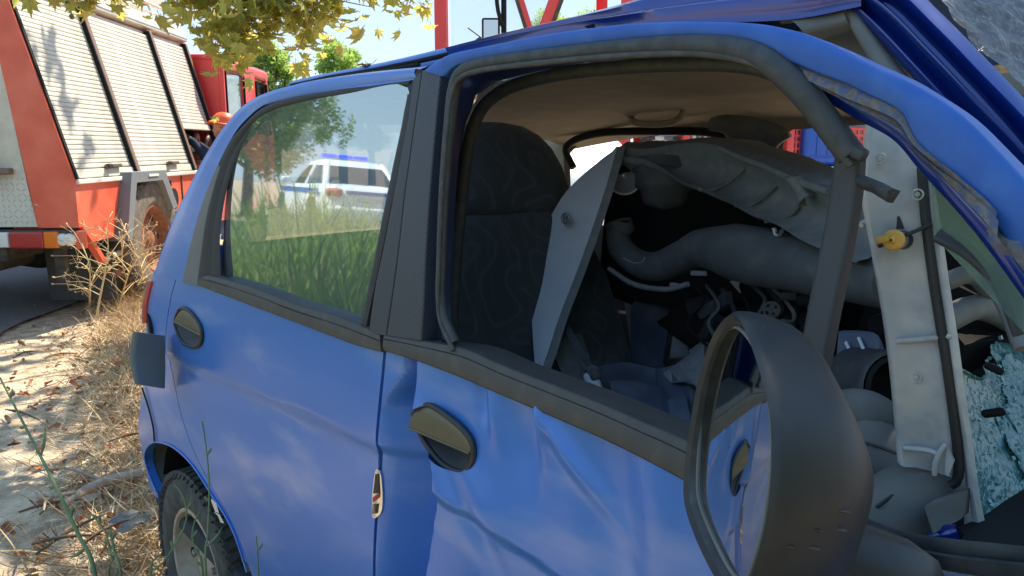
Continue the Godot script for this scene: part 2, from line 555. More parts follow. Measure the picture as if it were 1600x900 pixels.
	textured(m, noise_map(51, 0.012, [0.0, rgb8(138, 120, 100), 0.3, rgb8(168, 147, 122), 0.5, rgb8(190, 168, 140), 0.75, rgb8(204, 184, 156), 1.0, rgb8(216, 200, 174)], 1024, 6), 0.6, true)
	bumped(m, noise_map(52, 0.05, [], 1024, 6), 1.2)
	m = mat("tarmac", Color.WHITE, 0.9)
	textured(m, noise_map(53, 0.06, [0.0, rgb8(70, 68, 66), 0.5, rgb8(104, 100, 96), 0.8, rgb8(128, 122, 116), 1.0, rgb8(168, 160, 150)], 1024, 5), 0.8, true)
	bumped(m, noise_map(54, 0.12, [], 512, 4), 0.6)
	for k in 4: mat("straw_%d" % k, [rgb8(210, 184, 142), rgb8(186, 158, 118), rgb8(226, 208, 174), rgb8(154, 130, 102)][k], 0.9)
	m = mat("rust_rim", Color.WHITE, 0.8); textured(m, noise_map(61, 0.02, [0.0, rgb8(112, 70, 54), 1.0, rgb8(160, 108, 84)], 256, 4), 3.0)
	m = mat("truck_tyre", Color.WHITE, 0.9); textured(m, noise_map(62, 0.02, [0.0, rgb8(92, 86, 80), 0.6, rgb8(112, 104, 96), 1.0, rgb8(138, 128, 116)], 256, 4), 2.0)
	mat("grass_dark", rgb8(122, 122, 72), 0.7); mats.grass_dark.backlight_enabled = true; mats.grass_dark.backlight = Color(0.5, 0.6, 0.3)
	mat("dead_leaf", rgb8(172, 112, 74), 0.9)
	mat("dead_leaf_red", rgb8(158, 98, 66), 0.9)
	m = mat("twig", Color.WHITE, 0.9); textured(m, noise_map(55, 0.03, [0.0, rgb8(132, 116, 98), 1.0, rgb8(192, 176, 156)], 256, 4), 6.0)
	mat("twig_dark", rgb8(104, 84, 66), 0.9)
	mat("weed_green", rgb8(112, 128, 86), 0.8)
	mat("weed_dry", rgb8(206, 184, 138), 0.9)
	var lc := [rgb8(114, 130, 52), rgb8(142, 146, 60), rgb8(88, 106, 48), rgb8(152, 138, 60), rgb8(120, 100, 54)]
	for k in 5:
		m = mat("plane_leaf_%d" % k, lc[k], 0.55)
		m.backlight_enabled = true; m.backlight = Color(0.9, 0.85, 0.45)
	lc = [rgb8(86, 116, 56), rgb8(106, 134, 62), rgb8(70, 98, 50)]
	for k in 3:
		m = mat("tree_leaf_%d" % k, lc[k], 0.6)
		m.backlight_enabled = true; m.backlight = Color(0.7, 0.8, 0.4)
	m = mat("bark", Color.WHITE, 0.95); textured(m, noise_map(57, 0.02, [0.0, rgb8(96, 84, 70), 1.0, rgb8(150, 138, 118)], 256, 4), 2.0)
	m = mat("grass_green", rgb8(100, 126, 64), 0.7); m.backlight_enabled = true; m.backlight = Color(0.6, 0.7, 0.3)
	m = mat("verge", Color.WHITE, 0.95); textured(m, noise_map(58, 0.02, [0.0, rgb8(84, 92, 48), 0.6, rgb8(120, 118, 66), 1.0, rgb8(160, 140, 92)], 512, 5), 0.5, true)

func ground_y(x: float, z: float) -> float:
	var y := 0.0
	y += 0.30 * smoothstep(-1.0, -2.4, z) * smoothstep(-4.5, -2.5, x)      # the far roadside is a little higher
	y += 0.12 * smoothstep(1.5, 6.0, z)        # the field behind the viewer
	y -= 0.10 * smoothstep(-1.2, -0.6, x) * smoothstep(1.3, 0.9, z) * smoothstep(-1.2, -0.7, z)
	y += 0.03 * sin(x * 1.7 + z) * sin(z * 2.1 - x * 0.4)
	return y - 0.03
func make_ground():
	var st := begin()
	var xs := PackedFloat32Array()
	for s in [-900.0, -400.0, -180.0, -90.0, -50.0, -30.0]: xs.append(s)
	for i in 121: xs.append(-20.0 + i * 0.3)
	for s in [24.0, 40.0, 80.0, 160.0, 400.0, 900.0]: xs.append(s)
	var rows := []
	for x in xs:
		var row := PackedVector3Array()
		for z in xs:
			var zz: float = z
			row.append(Vector3(x, ground_y(x, zz), zz))
		rows.append(row)
	grid(st, rows)
	structure(obj("ground", st, mats.dirt))
	tag(get_node("ground"), "pale dusty earth of the roadside with patches of tree shade")
	# the tarmac on which the engines stand, with a ragged dusty edge
	st = begin()
	var a := PackedVector3Array()
	var b := PackedVector3Array()
	for i in 110:
		var k := i / 109.0
		var c := Vector3(-3.2, 0, 1.6).lerp(Vector3(-30, 0, -16), k)
		var o := Vector3(0.6, 0, -1).normalized()
		var w1 := 0.12 * sin(i * 0.7) + 0.1 * sin(i * 0.26)
		a.append(c + o * (0.2 + w1)); b.append(c - o * 14.0)
	var rr := []
	for i in 110:
		var row := PackedVector3Array()
		for j in 56:
			var p := a[i].lerp(b[i], j / 55.0)
			row.append(Vector3(p.x, ground_y(p.x, p.z) + 0.025, p.z))
		rr.append(row)
	grid(st, rr)
	tag(structure(obj("road", st, mats.tarmac)), "worn grey tarmac road under the fire engine")

func arc_ring(c: Vector3, r: float, n: int, ax_a: Vector3, ax_b: Vector3) -> PackedVector3Array:
	var o := PackedVector3Array()
	for i in n:
		var a := TAU * i / n
		o.append(c + ax_a * (cos(a) * r) + ax_b * (sin(a) * r))
	return o
func add_wheel(parent: Node, c: Vector3, axis: Vector3, r: float, w: float, rim_r: float, blocks: int, tyre_m: Material, rim_m: Material, holes := 8):  # axis points outwards; c is the middle of the tyre
	var t := begin()
	var h := w / 2
	lathe(t, c, axis, [-h * 0.8, rim_r, -h, rim_r * 1.12, -h, r * 0.85, -h * 0.86, r * 0.96, -h * 0.7, r * 0.985, h * 0.7, r * 0.985, h * 0.86, r * 0.965, h * 0.98, r * 0.88, h, r * 0.8, h * 1.0, rim_r * 1.18, h * 0.92, rim_r * 1.06, h * 0.8, rim_r], 56)
	var s := axis.cross(Vector3.UP).normalized()
	var u := s.cross(axis).normalized()
	for k in blocks:
		var a := TAU * k / blocks
		var d := s * cos(a) + u * sin(a)
		var tg := -s * sin(a) + u * cos(a)
		for q in [-0.62, -0.2, 0.2, 0.62]:
			bx(t, c + axis * (q * w * 0.62) + d * (r * 0.992), Vector3(w * 0.2, r * 0.035, TAU * r / blocks * 0.62), Basis(axis, d, axis.cross(d)) * Basis(Vector3.UP, 0.3 * signf(q)))
		bx(t, c + axis * (w * 0.455) + d * (r * 0.94), Vector3(w * 0.06, r * 0.07, TAU * r / blocks * 0.55), Basis(axis, d, axis.cross(d)) * Basis(Vector3.BACK, -0.9))
	var tyre := obj("tyre", t, tyre_m, parent)
	t = begin()
	lathe(t, c, axis, [h * 0.84, rim_r * 1.06, h * 0.92, rim_r * 1.02, h * 0.88, rim_r * 0.95, h * 0.45, rim_r * 0.9, h * 0.3, rim_r * 0.82, h * 0.42, rim_r * 0.72, h * 0.55, rim_r * 0.5, h * 0.48, rim_r * 0.34, h * 0.6, rim_r * 0.28, h * 0.66, rim_r * 0.2, h * 0.68, 0.001], 40)
	var rim := obj("rim", t, rim_m, parent)
	t = begin()
	for k in holes:
		var a := TAU * k / holes
		var d := s * cos(a) + u * sin(a)
		lathe(t, c + d * rim_r * 0.66 + axis * (h * 0.46), axis, [0, rim_r * 0.09, 0.004, rim_r * 0.09, 0.004, 0.0005], 10)
	obj("rim_hole", t, mats.void_black, rim)
	t = begin()
	for k in 5:
		var a := TAU * k / 5 + 0.3
		var d := s * cos(a) + u * sin(a)
		lathe(t, c + d * rim_r * 0.42 + axis * (h * 0.5), axis, [0, rim_r * 0.06, 0.014, rim_r * 0.055, 0.016, 0.0005], 6)
	obj("wheel_nut", t, mats.metal, rim)
	return tyre
const LEAN := 0.262
func lean_z(y: float) -> float: return -maxf(0, y - 1.09) * LEAN
func prism(st: SurfaceTool, poly: PackedVector2Array, z0: float, z1: float):  # outline in x, y, from z0 to z1
	var p := poly_area_fix(poly)
	st.set_smooth_group(-1)
	var ids := Geometry2D.triangulate_polygon(p)
	for k in range(0, ids.size(), 3):
		var a := p[ids[k]]; var b := p[ids[k + 1]]; var c := p[ids[k + 2]]
		tri3(st, Vector3(a.x, a.y, z1), Vector3(c.x, c.y, z1), Vector3(b.x, b.y, z1))
		tri3(st, Vector3(a.x, a.y, z0), Vector3(b.x, b.y, z0), Vector3(c.x, c.y, z0))
	for i in p.size():
		var a := p[i]; var b := p[(i + 1) % p.size()]
		quad(st, Vector3(a.x, a.y, z0), Vector3(a.x, a.y, z1), Vector3(b.x, b.y, z1), Vector3(b.x, b.y, z0))
	st.set_smooth_group(0)
func slab(st: SurfaceTool, corners: Array, thick: Vector3):  # four corners of a plate and its thickness
	st.set_smooth_group(-1)
	var a: Vector3 = corners[0]; var b: Vector3 = corners[1]; var c: Vector3 = corners[2]; var d: Vector3 = corners[3]
	quad(st, a, b, c, d)
	quad(st, d + thick, c + thick, b + thick, a + thick)
	for q in [[a, b], [b, c], [c, d], [d, a]]: quad(st, q[1], q[0], q[0] + thick, q[1] + thick)
	st.set_smooth_group(0)
func one_box(called: String, c: Vector3, size: Vector3, m: Material, parent: Node, ch := 0.0, b := Basis()) -> MeshInstance3D:
	var st := begin()
	bx(st, c, size, b, ch)
	return obj(called, st, m, parent)
func heading(d: Vector3) -> float: return atan2(-d.z, d.x)

func make_fire_engine():
	var along := (ahead * cos(deg_to_rad(2.2)) - aside * sin(deg_to_rad(2.2))).normalized()
	var o := EYE + ahead * 5.57 - aside * 3.14
	o.y = -0.05
	var t := thing("fire_engine", "red fire engine with white roller shutters parked beyond the blue car's tail", "fire engine", o, heading(along))
	var st := begin()
	# leaning upper body core and lower core
	var core := PackedVector2Array([Vector2(0.03, 1.06), Vector2(3.3, 1.06), Vector2(3.3, 2.46), Vector2(0.03, 2.46)])
	slab(st, [Vector3(0.02, 0.95, -0.36), Vector3(0.02, 2.46, -0.62), Vector3(3.32, 2.46, -0.62), Vector3(3.32, 0.95, -0.36)], Vector3(0, 0, -1.4))
	obj("body", st, mats.engine_red, t)
	# frame round the shutters: posts, lower sill and top rail follow the leaning side
	var up := Vector3(0, cos(atan(LEAN)), -sin(atan(LEAN)))
	var outn := Vector3(0, sin(atan(LEAN)), cos(atan(LEAN)))
	var lb := Basis(Vector3.RIGHT, up, outn)
	var spans := [[0.05, 0.98, 1.09], [1.08, 2.28, 1.09], [2.40, 3.22, 1.50]]
	for x in [1.03, 2.34, 3.27]:
		var post := one_box("shutter_post", Vector3(x, 1.765, lean_z(1.765) - 0.03), Vector3(0.105, 1.40, 0.09), mats.brown_post, t, 0.012, lb)
		one_box("post_groove", Vector3(x - 0.02, 1.765, lean_z(1.765) + 0.0165), Vector3(0.014, 1.38, 0.006), mats.chassis, post, 0.0, lb)
		one_box("post_edge", Vector3(x - 0.054, 1.765, lean_z(1.765) + 0.004), Vector3(0.012, 1.39, 0.05), mats.void_black, post, 0.0, lb)
	one_box("shutter_edge", Vector3(0.02, 1.765, lean_z(1.765) - 0.03), Vector3(0.03, 1.41, 0.085), mats.void_black, t, 0.0, lb)
	var mesh_of := {}
	for s in spans:
		var w: float = s[1] - s[0]
		var sb := begin()
		var rows := []
		for xx in [-w / 2, w / 2]:
			rows.append(PackedVector3Array([Vector3(xx, -0.0178, -0.003), Vector3(xx, -0.0158, 0.0036), Vector3(xx, -0.010, 0.0052), Vector3(xx, 0.006, 0.0052), Vector3(xx, 0.0145, 0.0036), Vector3(xx, 0.0162, -0.003)]))
		grid(sb, rows)
		var slat_mesh := finished(sb)
		var n := int((2.44 - s[2] - 0.06) / 0.0355)
		var shutter := one_box("roller_shutter", Vector3((s[0] + s[1]) / 2, s[2] + 0.035, lean_z(s[2] + 0.035) - 0.012), Vector3(w, 0.065, 0.03), mats.shutter_white, t, 0.006, lb)
		for i in n:
			var y: float = s[2] + 0.075 + 0.0355 * (i + 0.5) * 0.967
			var slat := put("slat", slat_mesh, mats.shutter_white, shutter)
			slat.transform = Transform3D(lb, Vector3((s[0] + s[1]) / 2, y, lean_z(y) - 0.012))
		var bar := one_box("shutter_backing", Vector3((s[0] + s[1]) / 2, (2.44 + s[2]) / 2, lean_z((2.44 + s[2]) / 2) - 0.04), Vector3(w, (2.44 - s[2]) * 1.03, 0.01), mats.alu, shutter, 0.0, lb)
		if s[2] < 1.2:
			var hx: float = lerpf(s[0], s[1], 0.60)
			var hd := begin()
			bx(hd, Vector3(hx, 1.175, lean_z(1.175) + 0.02), Vector3(0.24, 0.03, 0.035), lb, 0.008)
			bx(hd, Vector3(hx - 0.09, 1.175, lean_z(1.175) + 0.03), Vector3(0.06, 0.04, 0.03), lb, 0.008)
			obj("shutter_handle", hd, mats.handle_gold, shutter)
			one_box("handle_grip", Vector3(hx - 0.105, 1.175, lean_z(1.175) + 0.048), Vector3(0.07, 0.026, 0.012), mats.void_black, shutter, 0.004, lb)
	one_box("lower_sill", Vector3(1.66, 1.072, -0.02), Vector3(3.3, 0.035, 0.08), mats.white_lamp, t, 0.006)
	var rail := one_box("top_rail", Vector3(1.66, 2.53, lean_z(2.53) - 0.03), Vector3(3.32, 0.15, 0.12), mats.alu, t, 0.012, lb)
	one_box("rail_groove", Vector3(1.66, 2.50, lean_z(2.50) + 0.033), Vector3(3.3, 0.014, 0.006), mats.guard_grey, rail, 0.0, lb)
	# open locker behind the raised third shutter
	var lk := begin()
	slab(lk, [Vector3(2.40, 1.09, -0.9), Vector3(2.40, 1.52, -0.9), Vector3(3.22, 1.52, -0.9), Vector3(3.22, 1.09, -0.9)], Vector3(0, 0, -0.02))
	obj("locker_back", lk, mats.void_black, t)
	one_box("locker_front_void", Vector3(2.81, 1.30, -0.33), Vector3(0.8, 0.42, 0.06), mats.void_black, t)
	for k in 9:
		var c := Vector3(2.46 + 0.085 * k, 1.14 + 0.16 * (k % 3) * 0.7 + 0.02 * (k % 2), -0.17 - 0.03 * (k % 4))
		var eq := begin()
		if k % 3 == 0: lathe(eq, c, Vector3.BACK, [-0.1, 0.03, -0.1, 0.06, 0.08, 0.06, 0.1, 0.045, 0.1, 0.001], 14)
		elif k % 3 == 1: bx(eq, c, Vector3(0.09, 0.13, 0.2), Basis(Vector3.BACK, 0.2 * k), 0.015)
		else: tube(eq, [c + Vector3(-0.06, -0.05, 0.02), c + Vector3(0, 0.07, 0.05), c + Vector3(0.07, -0.02, 0.03)], 0.022, 8, 10)
		obj("hose_coupling", eq, [mats.metal, mats.chassis, mats.brown_post][k % 3], t)
	# lower skirts
	st = begin()
	prism(st, PackedVector2Array([Vector2(0.045, 1.055), Vector2(0.045, 0.74), Vector2(0.16, 0.62), Vector2(0.50, 0.62), Vector2(0.56, 0.72), Vector2(0.69, 1.055)]), -0.5, 0.0)
	obj("rear_skirt", st, mats.engine_red, t)
	st = begin()
	prism(st, PackedVector2Array([Vector2(1.38, 1.055), Vector2(1.56, 0.6), Vector2(3.3, 0.5), Vector2(3.3, 1.055)]), -0.5, -0.004)
	var sk := obj("middle_skirt", st, mats.engine_red, t)
	st = begin()
	lathe(st, Vector3(1.76, 0.84, 0.0), Vector3.BACK, [-0.02, 0.1, 0.003, 0.1, 0.003, 0.001], 20)
	obj("filler_hole", st, mats.void_black, sk)
	one_box("door_catch", Vector3(1.69, 0.99, 0.004), Vector3(0.025, 0.05, 0.012), mats.void_black, sk, 0.003)
	one_box("panel_seam", Vector3(1.97, 0.8, 0.0), Vector3(0.02, 0.5, 0.01), mats.chassis, sk)
	st = begin()
	slab(st, [Vector3(0.14, 0.66, -0.02), Vector3(0.20, 0.66, -0.02), Vector3(0.42, 0.42, -0.02), Vector3(0.36, 0.42, -0.02)], Vector3(0, 0, -0.05))
	obj("skirt_stay", st, mats.engine_red, t)
	st = begin()
	tube(st, [Vector3(0.36, 0.44, -0.05), Vector3(0.72, 0.47, -0.06)], 0.025, 8)
	obj("step_bar", st, mats.alu, t)
	# wheel guard: a boxy arch
	st = begin()
	var inn := PackedVector2Array([Vector2(0.62, 0.58), Vector2(0.79, 1.035), Vector2(1.31, 1.035), Vector2(1.50, 0.76)])
	var ou := PackedVector2Array([Vector2(0.53, 0.58), Vector2(0.71, 1.12), Vector2(1.38, 1.12), Vector2(1.60, 0.78)])
	for i in 3:
		prism(st, PackedVector2Array([inn[i], inn[i + 1], ou[i + 1], ou[i]]), -0.45, 0.09)
	var guard := obj("wheel_guard", st, mats.guard_grey, t)
	one_box("guard_plate", Vector3(1.12, 1.085, 0.093), Vector3(0.2, 0.02, 0.008), mats.white_lamp, guard)
	for x in [1.23, 4.25]:
		for z in [-0.12, -1.95]:
			var hub := Node3D.new()
			hub.name = "wheel" if x < 2 and z > -1 else "wheel_%03d" % (int(x > 2) * 2 + int(z < -1))
			t.add_child(hub, true)
			hub.position = Vector3(x, 0.52, z)
			add_wheel(hub, Vector3.ZERO, Vector3.BACK if z > -1 else Vector3.FORWARD, 0.54, 0.32, 0.29, 34, mats.truck_tyre, mats.rust_rim, 6)
	# rear face: grey chequer plate, red corner posts, hand rail, lamps
	st = begin()
	slab(st, [Vector3(0, 0.75, -0.30), Vector3(0, 1.10, -0.345), Vector3(0, 1.10, -1.6), Vector3(0, 0.75, -1.6)], Vector3(0.03, 0, 0))
	obj("chequer_plate", st, mats.chequer, t)
	st = begin()
	slab(st, [Vector3(0.004, 1.10, -0.345), Vector3(0.004, 2.6, -0.51), Vector3(0.004, 2.6, -1.4), Vector3(0.004, 1.10, -1.6)], Vector3(0.03, 0, 0))
	var rd := obj("rear_panel", st, mats.alu, t)
	st = begin()
	slab(st, [Vector3(-0.03, 1.16, -0.60), Vector3(-0.03, 2.4, -0.68), Vector3(-0.03, 2.4, -1.3), Vector3(-0.03, 1.16, -1.3)], Vector3(0.03, 0, 0))
	obj("rear_door", st, mats.alu, rd)
	st = begin()
	tube(st, [Vector3(-0.06, 1.02, -0.52), Vector3(-0.08, 1.3, -0.55), Vector3(-0.08, 1.8, -0.62), Vector3(-0.06, 2.2, -0.66)], 0.016, 8, 20)
	bx(st, Vector3(-0.03, 1.15, -0.50), Vector3(0.07, 0.045, 0.15), Basis(), 0.01)
	bx(st, Vector3(-0.03, 1.99, -0.55), Vector3(0.06, 0.05, 0.14), Basis(), 0.01)
	bx(st, Vector3(-0.03, 1.66, -0.58), Vector3(0.05, 0.03, 0.08), Basis(), 0.008)
	obj("grab_rail", st, mats.brown_post, rd)
	st = begin()
	for k in 9:
		bx(st, Vector3(-0.035, 1.42 + 0.06 * k, -0.60 - 0.012 * k), Vector3(0.03, 0.04 + 0.012 * (k % 3), 0.035), Basis(Vector3.RIGHT, 0.2 * (k % 4)), 0.006)
	obj("latch_gear", st, mats.chassis, rd)
	st = begin()
	slab(st, [Vector3(-0.012, 0.745, 0.0), Vector3(-0.012, 1.09, 0.0), Vector3(-0.012, 1.09, -0.33), Vector3(-0.012, 0.745, -0.29)], Vector3(0.06, 0, 0))
	slab(st, [Vector3(-0.012, 1.09, 0.0), Vector3(-0.012, 2.6, lean_z(2.6)), Vector3(-0.012, 2.6, -0.51), Vector3(-0.012, 1.09, -0.33)], Vector3(0.06, 0, 0))
	obj("corner_post", st, mats.engine_red, t)
	st = begin()
	bx(st, Vector3(0.03, 0.66, -0.62), Vector3(0.1, 0.14, 1.2), Basis(), 0.02)
	var bar2 := obj("lamp_bar", st, mats.chassis, t)
	one_box("side_reflector", Vector3(-0.03, 0.66, -0.56), Vector3(0.05, 0.11, 0.14), mats.white_lamp, bar2, 0.012)
	one_box("tail_lamp", Vector3(-0.03, 0.66, -0.36), Vector3(0.06, 0.12, 0.24), mats.red_lamp, bar2, 0.014)
	one_box("indicator_lamp", Vector3(-0.03, 0.66, -0.19), Vector3(0.06, 0.12, 0.10), mats.orange_lamp, bar2, 0.014)
	st = begin()
	for z in [-0.115, -0.065]: lathe(st, Vector3(-0.03, 0.66, z), Vector3(-1, 0, 0), [-0.02, 0.045, 0.012, 0.045, 0.02, 0.035, 0.024, 0.001], 18)
	obj("reversing_lamp", st, mats.white_lamp, bar2)
	one_box("lamp_bracket", Vector3(0.0, 0.655, 0.0), Vector3(0.05, 0.13, 0.07), mats.engine_red, bar2, 0.01)
	# chassis, axle, tank, mud flaps
	st = begin()
	for z in [-0.6, -1.4]: bx(st, Vector3(2.6, 0.60, z), Vector3(5.2, 0.2, 0.12))
	bx(st, Vector3(0.12, 0.50, -0.22), Vector3(0.06, 0.35, 0.07))
	obj("chassis_rail", st, mats.chassis, t)
	st = begin()
	lathe(st, Vector3(1.23, 0.52, -1.9), Vector3.BACK, [0, 0.07, 0.5, 0.09, 0.65, 0.22, 0.9, 0.26, 1.15, 0.22, 1.3, 0.09, 1.8, 0.07], 16)
	obj("rear_axle", st, mats.chassis, t)
	one_box("fuel_tank", Vector3(0.42, 0.5, -0.95), Vector3(0.5, 0.22, 0.5), mats.chassis, t, 0.06)
	one_box("mud_flap", Vector3(0.50, 0.32, -0.28), Vector3(0.03, 0.42, 0.52), mats.rubber, t, 0.006, Basis(Vector3.BACK, 0.06))
	one_box("mud_flap", Vector3(0.50, 0.32, -1.75), Vector3(0.03, 0.42, 0.46), mats.rubber, t, 0.006, Basis(Vector3.BACK, 0.06))
	# roof rack with a ladder
	st = begin()
	for k in 7:
		var x := 0.1 + k * 0.53
		tube(st, [Vector3(x, 2.6, -0.46), Vector3(x, 2.78, -0.5)], 0.016, 6)
	tube(st, [Vector3(0.05, 2.78, -0.5), Vector3(3.3, 2.78, -0.5)], 0.02, 8)
	tube(st, [Vector3(0.05, 2.69, -0.48), Vector3(3.3, 2.69, -0.48)], 0.012, 8)
	var rack := obj("roof_rail", st, mats.alu, t)
	st = begin()
	for z in [-0.66, -1.06]: bx(st, Vector3(1.7, 2.90, z), Vector3(3.9, 0.09, 0.035), Basis(), 0.008)
	obj("ladder_stile", st, mats.alu, rack)
	for k in 13:
		st = begin()
		tube(st, [Vector3(-0.1 + 0.3 * k, 2.90, -0.66), Vector3(-0.1 + 0.3 * k, 2.90, -1.06)], 0.016, 8)
		obj("rung", st, mats.brown_post, rack)
	one_box("roof_deck", Vector3(1.66, 2.60, -1.15), Vector3(3.3, 0.03, 1.3), mats.alu, t)
	for k in 3: one_box("roof_box", Vector3(0.75 + k * 0.95, 2.68, -0.82), Vector3(0.62, 0.12, 0.4), mats.headliner, t, 0.02)
	# cab: stands out beyond the leaning body
	var cab := begin()
	var zc := 0.02
	for p in [[3.36, 3.42], [4.12, 4.60], [5.10, 5.2]]:
		bx(cab, Vector3((p[0] + p[1]) / 2, 1.85, zc - 0.03), Vector3(p[1] - p[0], 0.76, 0.06), Basis(), 0.012)
	bx(cab, Vector3(4.38, 1.02, zc - 0.04), Vector3(2.06, 0.94, 0.08), Basis(), 0.02)
	bx(cab, Vector3(4.30, 2.26, zc - 0.05), Vector3(1.9, 0.14, 0.1), Basis(), 0.04)
	bx(cab, Vector3(4.30, 2.32, -1.02), Vector3(1.9, 0.06, 2.0), Basis(), 0.02)
	bx(cab, Vector3(3.39, 1.5, -1.0), Vector3(0.05, 1.7, 2.0), Basis(), 0.01)
	bx(cab, Vector3(5.34, 1.02, -1.0), Vector3(0.1, 0.94, 2.04), Basis(), 0.03)
	bx(cab, Vector3(4.38, 1.4, -2.0), Vector3(2.06, 1.8, 0.06), Basis(), 0.02)
	bx(cab, Vector3(5.28, 1.86, zc - 0.05), Vector3(0.08, 0.86, 0.07), Basis(Vector3.BACK, 0.2), 0.015)
	var cb := obj("cab", cab, mats.cab_red, t)
	one_box("cab_window", Vector3(3.77, 1.83, zc - 0.03), Vector3(0.70, 0.70, 0.008), mats.clear_glass, cb)
	one_box("cab_door_window", Vector3(4.85, 1.83, zc - 0.03), Vector3(0.5, 0.68, 0.008), mats.tinted, cb)
	one_box("windscreen", Vector3(5.27, 1.85, -1.0), Vector3(0.01, 0.8, 1.9), mats.clear_glass, cb, 0.0, Basis(Vector3.BACK, 0.2))
	st = begin()
	tube(st, [Vector3(3.43, 1.5, zc + 0.004), Vector3(3.43, 2.17, zc + 0.004), Vector3(4.11, 2.17, zc + 0.004), Vector3(4.11, 1.5, zc + 0.004)], 0.012, 6)
	tube(st, [Vector3(4.62, 1.5, zc + 0.004), Vector3(4.62, 2.15, zc + 0.004), Vector3(5.08, 2.15, zc + 0.004), Vector3(5.18, 1.5, zc + 0.004)], 0.02, 6)
	obj("window_seal", st, mats.void_black, cb)
	st = begin()
	tube(st, [Vector3(5.2, 2.2, zc), Vector3(5.32, 2.22, zc + 0.2), Vector3(5.32, 1.6, zc + 0.2)], 0.014, 6)
	bx(st, Vector3(5.32, 1.9, zc + 0.24), Vector3(0.06, 0.42, 0.2), Basis(), 0.02)
	obj("cab_mirror", st, mats.void_black, cb)
	for k in 2: one_box("seat_back", Vector3(4.2 + 0.1 * k, 1.35, -0.5 - 0.9 * k), Vector3(0.14, 0.7, 0.5), mats.carpet, cb, 0.04)

